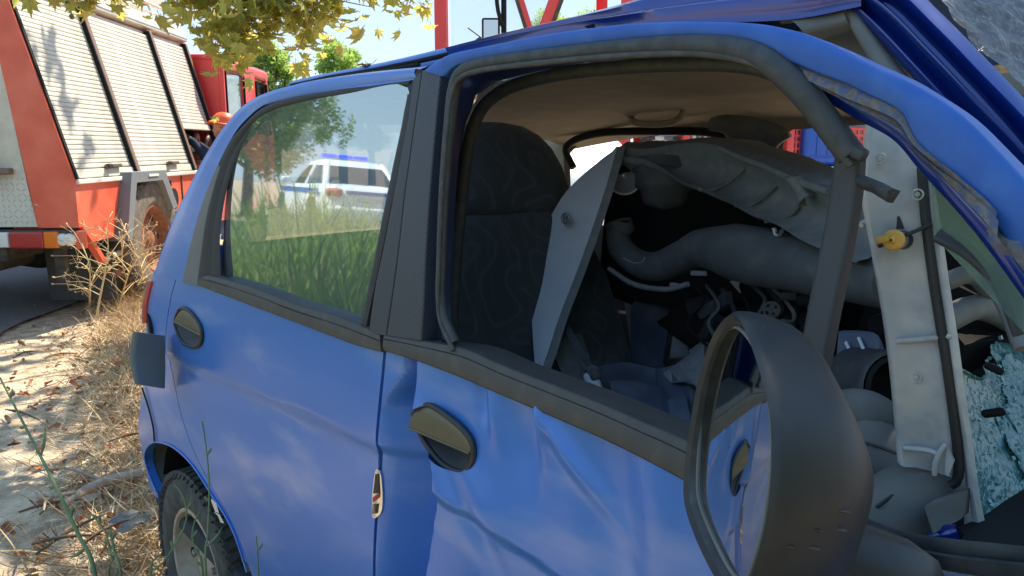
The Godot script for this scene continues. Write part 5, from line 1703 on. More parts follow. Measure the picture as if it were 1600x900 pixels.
	var ua := z_line([966, 231, 0.155, 992, 237, 0.14, 1021, 236, 0.13, 1050, 230, 0.13, 1082, 226, 0.14, 1116, 227, 0.16, 1139, 237, 0.18, 1165, 246, 0.21, 1194, 256, 0.24, 1238, 277, 0.29, 1295, 292, 0.34, 1360, 312, 0.38])
	var ub := z_line([966, 246, 0.165, 1003, 250, 0.17, 1036, 264, 0.19, 1064, 283, 0.21, 1100, 296, 0.24, 1126, 309, 0.25, 1150, 322, 0.27, 1176, 337, 0.29, 1206, 347, 0.32, 1232, 362, 0.34, 1262, 380, 0.37, 1340, 412, 0.42])
	band(st, ua, ub, 60, [0, -0.02, 0, 0.004, 0.03, 0.006, 0.08, -0.006, 0.3, -0.028, 0.6, -0.030, 0.85, -0.014, 0.96, 0.0, 1, 0.003, 1.0, -0.01])
	var shell := obj("dash_top", st, mats.dash_dark, car)
	st = begin()
	var us := PackedVector3Array()
	for p in ua: us.append(p + Vector3(-0.01, 0.0, -0.22))
	band(st, ua, us, 40, [0, 0, 0.1, 0.012, 0.6, 0.01, 1, -0.05], Vector3.UP)
	obj("dash_pad", st, mats.dash_dark, shell)
	for r in [[1093, 296, 0.232, 1112, 297, 0.232, 1130, 290, 0.215, 1150, 276, 0.205, 1163, 263, 0.20], [1148, 321, 0.262, 1170, 322, 0.258, 1190, 310, 0.245, 1210, 293, 0.24, 1222, 283, 0.24], [1196, 346, 0.30, 1222, 342, 0.30, 1240, 332, 0.29, 1250, 318, 0.285]]:
		st = begin()
		tube(st, z_line(r), 0.0032, 6, 20)
		obj("dash_rib", st, mats.padded_grey, shell)
	st = begin()
	tube(st, z_line([1126, 232, 0.19, 1160, 248, 0.22, 1190, 258, 0.25, 1240, 281, 0.30, 1296, 300, 0.35]), 0.0055, 8, 30)
	obj("dash_lip", st, mats.dash_dark, shell)
	st = begin()
	band(st, z_line([1228, 276, 0.305, 1244, 300, 0.31, 1250, 322, 0.315]), z_line([1242, 276, 0.315, 1256, 296, 0.32, 1266, 305, 0.325]), 10, round_prof(0.006))
	obj("dash_gusset", st, mats.dash_dark, shell)
	st = begin()
	tube(st, z_line([1209, 356, 0.32, 1211, 366, 0.32, 1218, 368, 0.32, 1222, 360, 0.325]), 0.003, 6, 10)
	obj("dash_hook", st, mats.metal, shell)
	# round vent cup and funnels under the shell
	st = begin()
	var vc := on_z(976, 277, 0.14)
	var va := (EYE - vc + Vector3(0.1, -0.1, 0)).normalized()
	lathe(st, vc, va, [-0.06, 0.001, -0.055, 0.02, -0.02, 0.03, 0.0, 0.034, 0.003, 0.034, 0.003, 0.030, -0.02, 0.026, -0.05, 0.012, -0.05, 0.001], 26)
	var cup := obj("vent_cup", st, mats.dash_grey, car)
	st = begin()
	bx(st, vc + va * -0.012 + Vector3(-0.010, 0.012, 0), Vector3(0.018, 0.008, 0.02), Basis(Vector3.BACK, 0.6), 0.002)
	bx(st, vc + va * -0.012 + Vector3(0.004, 0.016, 0), Vector3(0.01, 0.014, 0.02), Basis(Vector3.BACK, -0.3), 0.002)
	obj("vent_tab", st, mats.void_black, cup)
	st = begin()
	var fc := on_z(1042, 292, 0.10)
	lathe(st, fc + Vector3(0, 0.045, 0), Vector3(0.1, -1, 0.25), [0, 0.062, 0.02, 0.066, 0.024, 0.058, 0.05, 0.056, 0.055, 0.046, 0.08, 0.036, 0.09, 0.001], 28)
	obj("funnel_duct", st, mats.interior_plastic, car)
	st = begin()
	tube(st, z_line([968, 352, 0.17, 966, 372, 0.18, 974, 392, 0.19, 1000, 412, 0.20, 1030, 416, 0.21, 1064, 402, 0.22, 1096, 388, 0.235, 1140, 392, 0.26, 1190, 402, 0.29, 1240, 412, 0.31, 1300, 424, 0.34, 1400, 440, 0.38]), [0.022, 0.024, 0.025, 0.027, 0.028, 0.034, 0.043, 0.043, 0.038, 0.036, 0.034, 0.034], 22, 90)
	var duct := obj("air_duct", st, mats.interior_plastic, car)
	st = begin()
	lathe(st, on_z(968, 353, 0.172), Vector3(-0.1, 1, 0.35), [-0.02, 0.019, 0.004, 0.022, 0.007, 0.025, 0.0, 0.027, -0.014, 0.026], 24)
	obj("duct_mouth", st, mats.interior_plastic, duct)
	st = begin()
	lathe(st, on_z(968, 353, 0.172), Vector3(-0.1, 1, 0.35), [0.003, 0.02, 0.0035, 0.001], 20)
	obj("duct_opening", st, mats.void_black, duct)
	st = begin()
	tube(st, z_line([952, 420, 0.215, 990, 444, 0.23, 1040, 452, 0.245, 1075, 444, 0.25]), 0.005, 6, 20)
	bx(st, on_z(1092, 427, 0.26), Vector3(0.03, 0.008, 0.006), Basis(Vector3.BACK, 0.1), 0.002)
	bx(st, on_z(1054, 445, 0.25), Vector3(0.018, 0.007, 0.006), Basis(), 0.002)
	tube(st, z_line([974, 404, 0.222, 990, 411, 0.228, 1003, 410, 0.23, 1008, 402, 0.23]), 0.002, 5, 10)
	obj("duct_seam", st, mats.dash_dark, duct)
	# black space behind the dash
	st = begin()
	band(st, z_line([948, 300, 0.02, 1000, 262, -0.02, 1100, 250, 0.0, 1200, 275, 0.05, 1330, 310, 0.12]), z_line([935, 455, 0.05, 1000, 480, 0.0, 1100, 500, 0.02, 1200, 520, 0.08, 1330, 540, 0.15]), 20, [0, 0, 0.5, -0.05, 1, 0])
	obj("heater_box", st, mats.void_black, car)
	# ---- lower tangle ----
	var place := func(called: String, a: Array, b: Array, m: Material, prof2: Array, n2 := 12) -> MeshInstance3D:
		var s2 := begin()
		band(s2, z_line(a), z_line(b), n2, prof2)
		return obj(called, s2, m, car)
	place.call("centre_console", [992, 470, 0.06, 1030, 478, 0.07, 1054, 488, 0.08], [988, 575, 0.10, 1016, 578, 0.11, 1040, 575, 0.12], mats.blue_plastic_dark, [0, -0.02, 0, 0.0, 0.1, 0.01, 0.9, 0.01, 1, 0])
	place.call("console_side", [1056, 490, 0.07, 1068, 496, 0.06], [1046, 560, 0.1, 1076, 560, 0.08], mats.dash_dark, round_prof(0.01), 6)
	place.call("console_edge", [1072, 510, 0.05, 1088, 520, 0.05], [1066, 590, 0.1, 1090, 590, 0.08], mats.interior_plastic, round_prof(0.01), 6)
	place.call("trim_shard", [888, 470, 0.24, 906, 512, 0.25, 922, 560, 0.27], [868, 560, 0.34, 882, 590, 0.35, 905, 608, 0.36], mats.dash_dark, [0, 0, 0.5, 0.006, 1, 0])
	place.call("trim_shard", [905, 440, 0.10, 925, 440, 0.10, 948, 455, 0.10], [915, 590, 0.22, 935, 585, 0.2, 956, 572, 0.18], mats.dash_dark, [0, 0, 0.5, 0.02, 1, 0])
	place.call("seat_fabric", [950, 530, 0.0, 966, 538, 0.0, 980, 552, 0.0], [952, 576, 0.05, 970, 580, 0.05, 986, 570, 0.05], mats.padded_grey, round_prof(0.02), 10)
	place.call("sill_plate", [958, 484, -0.30, 980, 486, -0.30, 1000, 487, -0.30], [960, 489, -0.30, 980, 491, -0.30, 1000, 492, -0.30], mats.pillar_trim, [0, 0, 1, 0], 6)
	place.call("carpet_panel", [935, 572, 0.40, 980, 566, 0.32, 1030, 576, 0.30, 1070, 568, 0.28, 1100, 592, 0.30], [985, 664, 0.56, 1010, 672, 0.56, 1040, 684, 0.56, 1080, 700, 0.56, 1110, 712, 0.56], mats.blue_plastic_dark, [0, 0, 0.15, 0.015, 0.4, -0.006, 0.62, 0.012, 0.8, -0.004, 1, 0], 30)
	place.call("torn_flap", [1036, 584, 0.36, 1068, 560, 0.30, 1100, 536, 0.26], [1076, 592, 0.4, 1098, 616, 0.42, 1112, 630, 0.43], mats.dash_dark, [0, 0, 0.3, 0.012, 1, 0])
	place.call("torn_flap", [1076, 548, 0.24, 1098, 534, 0.22, 1118, 540, 0.22], [1100, 600, 0.33, 1116, 612, 0.34, 1128, 620, 0.34], mats.dash_dark, [0, 0, 0.4, 0.01, 1, 0])
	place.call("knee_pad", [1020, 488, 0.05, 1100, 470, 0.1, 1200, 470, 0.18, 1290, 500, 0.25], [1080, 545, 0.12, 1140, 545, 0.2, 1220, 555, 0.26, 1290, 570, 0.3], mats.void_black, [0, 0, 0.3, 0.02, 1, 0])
	# belt buckle and webbing
	st = begin()
	bx(st, on_z(930, 606, 0.44), Vector3(0.022, 0.052, 0.014), Basis(Vector3.BACK, 0.55) * Basis(Vector3.UP, 0.5), 0.005)
	var bk := obj("belt_buckle", st, mats.dash_grey, car)
	st = begin()
	bx(st, on_z(924, 588, 0.438), Vector3(0.030, 0.018, 0.016), Basis(Vector3.BACK, 0.5), 0.004)
	tube(st, z_line([909, 566, 0.41, 917, 578, 0.43, 926, 574, 0.42, 936, 580, 0.42]), 0.005, 6, 14)
	obj("buckle_tongue", st, mats.interior_plastic, bk)
	st = begin()
	band(st, z_line([868, 470, 0.30, 884, 520, 0.34, 906, 560, 0.38, 920, 590, 0.42]), z_line([876, 466, 0.30, 894, 516, 0.34, 918, 556, 0.38, 932, 584, 0.42]), 14, [0, 0, 1, 0])
	obj("belt_webbing", st, mats.interior_plastic, bk)
	# lock barrel, bracket and crushed bits under the duct
	st = begin()
	var kc := on_z(1206, 484, 0.26)
	lathe(st, kc, (EYE - kc), [-0.03, 0.012, 0.0, 0.013, 0.002, 0.012, 0.002, 0.010, -0.001, 0.009, -0.001, 0.001], 22)
	var lk := obj("lock_barrel", st, mats.padded_grey, car)
	st = begin()
	for q in [[1200, 478], [1212, 480], [1208, 490], [1198, 488]]:
		lathe(st, on_z(q[0], q[1], 0.266), EYE - kc, [0, 0.0022, 0.001, 0.0005], 8)
	obj("key_slot", st, mats.void_black, lk)
	st = begin()
	tube(st, z_line([1208, 452, 0.265, 1222, 464, 0.27, 1240, 488, 0.275, 1238, 502, 0.275, 1222, 500, 0.275]), 0.004, 6, 20, false, 0.5)
	obj("lock_surround", st, mats.padded_grey, lk)
	st = begin()
	slab(st, [on_z(1140, 440, 0.25), on_z(1162, 432, 0.25), on_z(1154, 446, 0.25), on_z(1156, 458, 0.25)], Vector3(0, 0, -0.003))
	obj("sheet_bracket", st, mats.metal, lk)
	var names := ["wiring_clip", "broken_switch", "bent_bracket", "plastic_fragment", "relay_block"]
	for k in 16:
		var u := rng.randf_range(1060, 1290); var v := rng.randf_range(440, 545)
		var zz := lerpf(0.16, 0.3, (u - 1060) / 230.0) + rng.randf_range(-0.02, 0.03)
		st = begin()
		bx(st, on_z(u, v, zz), Vector3(rng.randf_range(0.012, 0.045), rng.randf_range(0.006, 0.03), rng.randf_range(0.01, 0.03)), Basis(Vector3(rng.randf(), rng.randf(), rng.randf()).normalized(), rng.randf() * 3), 0.002)
		obj(names[k % 5], st, [mats.carpet, mats.void_black, mats.handle_dark, mats.carpet, mats.rubber, mats.handle_dark][k % 6], car)
	for k in 9:
		st = begin()
		var u := 1080.0 + 24 * k
		tube(st, z_line([u, 440 + 6 * (k % 3), 0.2, u + 20, 470 + 8 * (k % 4), 0.24, u - 6 + 9 * (k % 3), 505, 0.25, u + 24, 540, 0.27]), 0.0025 + 0.001 * (k % 3), 6, 20)
		obj("loose_wire", st, [mats.void_black, mats.interior_plastic, mats.carpet][k % 3], car)
	# ---- right-hand side: hanging pillar trim with its clip, bellows, padded roll ----
	st = begin()
	var pl := z_line([1354, 186, 0.60, 1348, 240, 0.61, 1345, 300, 0.615, 1352, 345, 0.615, 1366, 420, 0.615, 1381, 510, 0.615, 1392, 600, 0.615, 1400, 690, 0.61, 1402, 720, 0.61])
	var pr := z_line([1428, 226, 0.59, 1436, 250, 0.592, 1441, 300, 0.595, 1451, 365, 0.60, 1460, 430, 0.60, 1472, 520, 0.60, 1484, 610, 0.60, 1496, 710, 0.595, 1500, 745, 0.59])
	band(st, pl, pr, 60, [0, -0.012, 0, 0.002, 0.05, 0.008, 0.12, 0.009, 0.3, 0.004, 0.6, 0.003, 0.85, 0.006, 1, 0.004, 1.0, -0.01])
	var trim := obj("pillar_trim", st, mats.pillar_trim, car)
	st = begin()
	var q0 := z_line([1441, 258, 0.604, 1450, 320, 0.607, 1460, 400, 0.61, 1474, 490, 0.61, 1488, 590, 0.61, 1504, 690, 0.605, 1514, 770, 0.60, 1520, 836, 0.60])
	var q1 := z_line([1450, 258, 0.600, 1462, 330, 0.603, 1478, 430, 0.605, 1492, 510, 0.605, 1506, 600, 0.605, 1520, 700, 0.60, 1532, 780, 0.595, 1540, 840, 0.59])
	band(st, q0, q1, 50, [0, -0.01, 0, 0.002, 0.2, 0.006, 0.8, 0.006, 1, 0, 1, -0.012])
	obj("trim_return", st, mats.pillar_trim, trim)
	st = begin()
	tube(st, z_line([1441, 262, 0.606, 1446, 330, 0.609, 1454, 400, 0.612, 1464, 470, 0.612, 1480, 570, 0.612, 1492, 660, 0.608, 1498, 720, 0.604, 1496, 750, 0.602, 1486, 758, 0.602]), 0.0042, 6, 50)
	obj("trim_groove", st, mats.handle_dark, trim)
	for r in [[1400, 533, 1440, 530, 1487, 525], [1412, 700, 1450, 704, 1470, 712], [1345, 352, 1350, 348, 1356, 346]]:
		st = begin()
		tube(st, z_line([r[0], r[1], 0.618, r[2], r[3], 0.614, r[4], r[5], 0.612]), 0.0025, 6, 14)
		obj("moulded_rib", st, mats.pillar_trim, trim)
	for r in [[1376, 248], [1434, 304], [1431, 590]]:
		st = begin()
		tube(st, arc_ring(on_z(r[0], r[1], 0.612), 0.0042, 12, Vector3.RIGHT, Vector3.UP), 0.0009, 6, 0, true)
		lathe(st, on_z(r[0], r[1], 0.612), Vector3.BACK, [0, 0.0022, 0.001, 0.0016, 0.001, 0.0004], 10)
		obj("clip_boss", st, mats.pillar_trim, trim)
	st = begin()
	var yc := on_z(1396, 375, 0.632)
	var ya := ((EYE - yc).normalized() * 0.9 - aside * 0.3).normalized()
	lathe(st, yc, ya, [-0.012, 0.005, -0.003, 0.005, -0.003, 0.0085, 0.001, 0.0085, 0.002, 0.007, 0.002, 0.003, 0.006, 0.0025, 0.007, 0.001], 22)
	bx(st, yc + ya * 0.006 + Vector3(-0.007, 0.0, 0), Vector3(0.010, 0.006, 0.004), Basis(Vector3.BACK, 0.3), 0.0015)
	obj("yellow_clip", st, mats.yellow_clip, trim)
	st = begin()
	lathe(st, yc + aside * 0.004, -ya, [0.003, 0.007, 0.014, 0.008], 16)
	tube(st, [on_z(1374, 384, 0.622), on_z(1384, 380, 0.626)], 0.0022, 6)
	tube(st, [on_z(1414, 368, 0.622), on_z(1456, 350, 0.615)], 0.0018, 6)
	slab(st, [on_z(1400, 358, 0.617), on_z(1412, 358, 0.617), on_z(1404, 338, 0.617), on_z(1402, 338, 0.617)], Vector3(0, 0, -0.002))
	obj("clip_pin", st, mats.handle_dark, trim)
	st = begin()
	tube(st, z_line([1460, 742, 0.612, 1462, 722, 0.614, 1470, 704, 0.614, 1479, 694, 0.613]), 0.0022, 6, 12)
	slab(st, [on_z(1478, 696, 0.613), on_z(1490, 720, 0.612), on_z(1482, 745, 0.610), on_z(1476, 740, 0.610)], Vector3(0, 0, -0.003))
	obj("torn_corner", st, mats.pillar_trim, trim)
	# ribbed bellows and the panel behind it
	st = begin()
	var bc := on_z(1334, 596, 0.42); var bd := on_z(1398, 606, 0.46)
	var pr2 := []
	for k in 13: pr2.append_array([bc.distance_to(bd) * k / 12.0, 0.036 + 0.004 * (k % 2)])
	lathe(st, bc, bd - bc, [0, 0.001, 0, 0.034] + pr2, 26)
	obj("rubber_bellows", st, mats.rubber, car)
	st = begin()
	lathe(st, bd, bd - bc, [0.0, 0.034, 0.004, 0.03, -0.02, 0.024, -0.02, 0.001], 24)
	obj("bellows_mouth", st, mats.void_black, car)
	place.call("ribbed_panel", [1318, 516, 0.38, 1350, 517, 0.40, 1372, 524, 0.41, 1384, 552, 0.42], [1310, 585, 0.42, 1335, 612, 0.43, 1350, 620, 0.43, 1380, 622, 0.44], mats.blue_plastic_dark, [0, 0, 0.1, 0.008, 0.9, 0.006, 1, 0])
	st = begin()
	for r in [[1322, 535, 1336, 565], [1342, 528, 1352, 552], [1318, 560, 1322, 590]]: tube(st, [on_z(r[0], r[1], 0.415), on_z(r[2], r[3], 0.43)], 0.0022, 6)
	obj("panel_rib", st, mats.dash_grey, car)
	# padded crash rolls at the base of the pillar
	st = begin()
	tube(st, z_line([1290, 668, 0.52, 1330, 648, 0.50, 1362, 652, 0.49, 1384, 676, 0.48, 1376, 700, 0.47]), [0.03, 0.028, 0.026, 0.024, 0.018], 18, 30)
	obj("padded_roll", st, mats.padded_grey, car)
	st = begin()
	tube(st, z_line([1290, 690, 0.50, 1345, 700, 0.51, 1400, 720, 0.52, 1450, 740, 0.53, 1488, 765, 0.54, 1494, 800, 0.55]), [0.034, 0.034, 0.033, 0.032, 0.030, 0.02], 18, 40)
	var roll := obj("padded_roll", st, mats.padded_grey, car)
	st = begin()
	tube(st, z_line([1500, 772, 0.565, 1455, 766, 0.58, 1410, 790, 0.60, 1370, 822, 0.62, 1335, 850, 0.64]), [0.02, 0.031, 0.034, 0.034, 0.03], 18, 40)
	obj("padded_roll", st, mats.padded_grey, car)
	st = begin()
	band(st, z_line([1356, 808, 0.60, 1380, 776, 0.585, 1412, 750, 0.57, 1432, 744, 0.56]), z_line([1358, 824, 0.60, 1384, 790, 0.585, 1416, 760, 0.57, 1436, 750, 0.56]), 12, round_prof(0.004))
	obj("open_seam", st, mats.void_black, roll)
	st = begin()
	slab(st, [on_z(1444, 792, 0.645), on_z(1502, 772, 0.62), on_z(1500, 812, 0.62), on_z(1458, 834, 0.645)], Vector3(0, 0, -0.02))
	obj("pad_flap", st, mats.padded_grey, roll)
	st = begin()
	tube(st, z_line([1330, 686, 0.545, 1380, 700, 0.552, 1440, 726, 0.562, 1476, 748, 0.57]), 0.0016, 5, 24)
	tube(st, z_line([1452, 744, 0.59, 1410, 764, 0.618, 1370, 792, 0.642]), 0.0016, 5, 24)
	obj("pad_stitching", st, mats.handle_dark, roll)
	# something blue and white under the pad
	st = begin()
	band(st, z_line([1452, 838, 0.63, 1476, 822, 0.63, 1498, 824, 0.63]), z_line([1462, 848, 0.64, 1486, 846, 0.64, 1500, 840, 0.64]), 8, round_prof(0.006))
	obj("paint_scrap", st, mats.car_blue_gloss, car)
	# ---- crushed laminated glass that fell in ----
	st = begin()
	var nz := FastNoiseLite.new(); nz.seed = 8; nz.frequency = 9.0; nz.fractal_octaves = 4
	var rows2 := []
	var ga := curve(z_line([1505, 590, 0.50, 1540, 575, 0.42, 1580, 555, 0.34, 1640, 520, 0.25, 1700, 490, 0.2]), 46)
	var gb := curve(z_line([1518, 850, 0.60, 1560, 840, 0.55, 1600, 820, 0.50, 1660, 780, 0.42, 1740, 740, 0.36]), 46)
	for i in 46:
		var row := PackedVector3Array()
		for j in 46:
			var p := ga[i].lerp(gb[i], j / 45.0)
			var w := nz.get_noise_3d(p.x * 1.0, p.y * 1.0, p.z) * 0.085 + nz.get_noise_3d(p.x * 4.0 + 9, p.y * 4.0, p.z * 4) * 0.012 + 0.03 * sin(PI * j / 45.0)
			row.append(p + Vector3(-0.3, 0.5, 0.8) * w)
		rows2.append(row)
	grid(st, rows2)
	var sheet := obj("crushed_windscreen", st, mats.crushed_glass, car)
	var cube := BoxMesh.new(); cube.size = Vector3(0.0028, 0.0018, 0.0024)
	var mm := MultiMesh.new()
	mm.transform_format = MultiMesh.TRANSFORM_3D
	mm.mesh = cube
	mm.instance_count = 220
	for k in 220:
		var i := rng.randi_range(0, 45); var j := rng.randi_range(0, 45)
		var p: Vector3 = rows2[i][j]
		var b := Basis(Vector3(rng.randf() - 0.5, rng.randf() - 0.5, rng.randf() - 0.5).normalized(), rng.randf() * TAU).scaled(Vector3.ONE * rng.randf_range(0.5, 1.4))
		mm.set_instance_transform(k, Transform3D(b, p + Vector3(rng.randf_range(-0.01, 0.01), rng.randf_range(0, 0.012), rng.randf_range(0, 0.01))))
	var mi := MultiMeshInstance3D.new()
	mi.name = "glass_crumbs"
	mi.multimesh = mm
	mi.material_override = mats.glass_grain
	mi.set_meta("kind", "stuff")
	sheet.add_child(mi, true)
	st = begin()
	bx(st, on_z(1553, 576, 0.47), Vector3(0.018, 0.007, 0.008), Basis(Vector3.BACK, -0.3), 0.003)
	bx(st, on_z(1552, 645, 0.52), Vector3(0.02, 0.008, 0.005), Basis(Vector3.BACK, 0.4), 0.003)
	bx(st, on_z(1440, 500, 0.3), Vector3(0.12, 0.03, 0.05), Basis(Vector3.BACK, 0.3), 0.01)
	obj("broken_scrap", st, mats.void_black, sheet)
	st = begin()
	band(st, z_line([1440, 235, 0.16, 1500, 262, 0.18, 1580, 330, 0.2, 1680, 450, 0.22]), z_line([1440, 500, 0.2, 1520, 520, 0.2, 1600, 545, 0.2, 1700, 560, 0.2]), 20, [0, 0, 0.3, 0.02, 0.6, -0.01, 1, 0])
	obj("bulkhead_panel", st, mats.carpet, car)
	# dark crumpled scuttle above the glass
	st = begin()
	band(st, z_line([1470, 420, 0.30, 1520, 460, 0.30, 1580, 500, 0.28, 1680, 520, 0.2]), z_line([1490, 600, 0.40, 1530, 575, 0.36, 1590, 550, 0.30, 1690, 530, 0.2]), 16, [0, 0, 0.3, 0.03, 0.5, 0.0, 0.8, 0.03, 1, 0])
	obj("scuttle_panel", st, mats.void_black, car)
	st = begin()
	tube(st, z_line([1478, 440, 0.42, 1520, 430, 0.40, 1560, 470, 0.36, 1610, 520, 0.32]), 0.01, 8, 20)
	tube(st, z_line([1476, 500, 0.43, 1530, 480, 0.38, 1590, 505, 0.32]), 0.014, 8, 20)
	obj("wiper_linkage", st, mats.dash_dark, car)
	st = begin()
	tube(st, z_line([1600, 545, 0.56, 1570, 470, 0.545, 1540, 420, 0.54, 1500, 380, 0.535]), 0.008, 8, 24)
	obj("pillar_flange", st, mats.dash_dark, car)
# ---------- ground litter, weeds, trees, people ----------
func scatter(called: String, mesh: Mesh, m: Material, where: Array, parent: Node = self) -> MultiMeshInstance3D:
	var mm := MultiMesh.new()
	mm.transform_format = MultiMesh.TRANSFORM_3D
	mm.mesh = mesh
	mm.instance_count = where.size()
	for i in where.size(): mm.set_instance_transform(i, where[i])
	var mi := MultiMeshInstance3D.new()
	if parent == self: mi.name = numbered(called)
	else: mi.name = called
	mi.multimesh = mm
	mi.material_override = m
	mi.set_meta("kind", "stuff")
	parent.add_child(mi, true)
	return mi
func rand_basis(flat := 0.0) -> Basis:
	if flat > 0: return Basis(Vector3.UP, rng.randf() * TAU) * Basis(Vector3.RIGHT, rng.randf_range(-flat, flat)) * Basis(Vector3.BACK, rng.randf_range(-flat, flat))
	return Basis(Vector3(rng.randf() - 0.5, rng.randf() - 0.5, rng.randf() - 0.5).normalized(), rng.randf() * TAU)
func blade_mesh(l: float, w: float, bend: float) -> ArrayMesh:
	var st := begin()
	var rows := []
	for i in 5:
		var f := i / 4.0
		var ww := w * (1.0 - f * 0.85)
		rows.append(PackedVector3Array([Vector3(-ww, l * f, bend * f * f), Vector3(0, l * f, bend * f * f + ww * 0.4), Vector3(ww, l * f, bend * f * f)]))
	grid(st, rows)
	return finished(st)
func lobed_leaf(size: float, sd: int) -> ArrayMesh:  # five pointed lobes with notches, a little folded
	var st := begin()
	var pts := PackedVector3Array()
	var tips := [-150.0, -92.0, -46.0, 0.0, 46.0, 92.0, 150.0]
	var rad := [0.42, 0.72, 0.86, 1.0, 0.86, 0.72, 0.42]
	for i in 7:
		var a := deg_to_rad(tips[i])
		var r: float = rad[i] * size
		for e in [[-0.23, 0.66], [-0.10, 0.72], [-0.07, 0.84], [0.0, 1.0], [0.07, 0.84], [0.10, 0.72], [0.23, 0.66]]:
			if i % 6 == 0 and absf(e[0]) > 0.2: continue
			var aa: float = a + e[0]
			var rr: float = r * e[1]
			pts.append(Vector3(sin(aa) * rr, cos(aa) * rr, 0))
		if i < 6:
			var an := deg_to_rad((tips[i] + tips[i + 1]) / 2)
			var rn: float = size * (0.40 if i in [0, 5] else 0.46)
			pts.append(Vector3(sin(an) * rn, cos(an) * rn, 0))
	pts.append(Vector3(0, -0.12 * size, 0))
	for i in pts.size():
		pts[i].z = -0.25 * absf(pts[i].x) + 0.14 * size * sin(pts[i].y / size * 3.0 + sd) - 0.25 * pts[i].length_squared() / size
	var c := Vector3(0, 0.05 * size, 0)
	for i in pts.size(): tri3(st, c, pts[i], pts[(i + 1) % pts.size()])
	tube(st, PackedVector3Array([Vector3(0, 0, 0.002), Vector3(0.01, -0.3 * size, 0.01), Vector3(0, -0.55 * size, 0.03)]), 0.022 * size, 4)
	return finished(st)

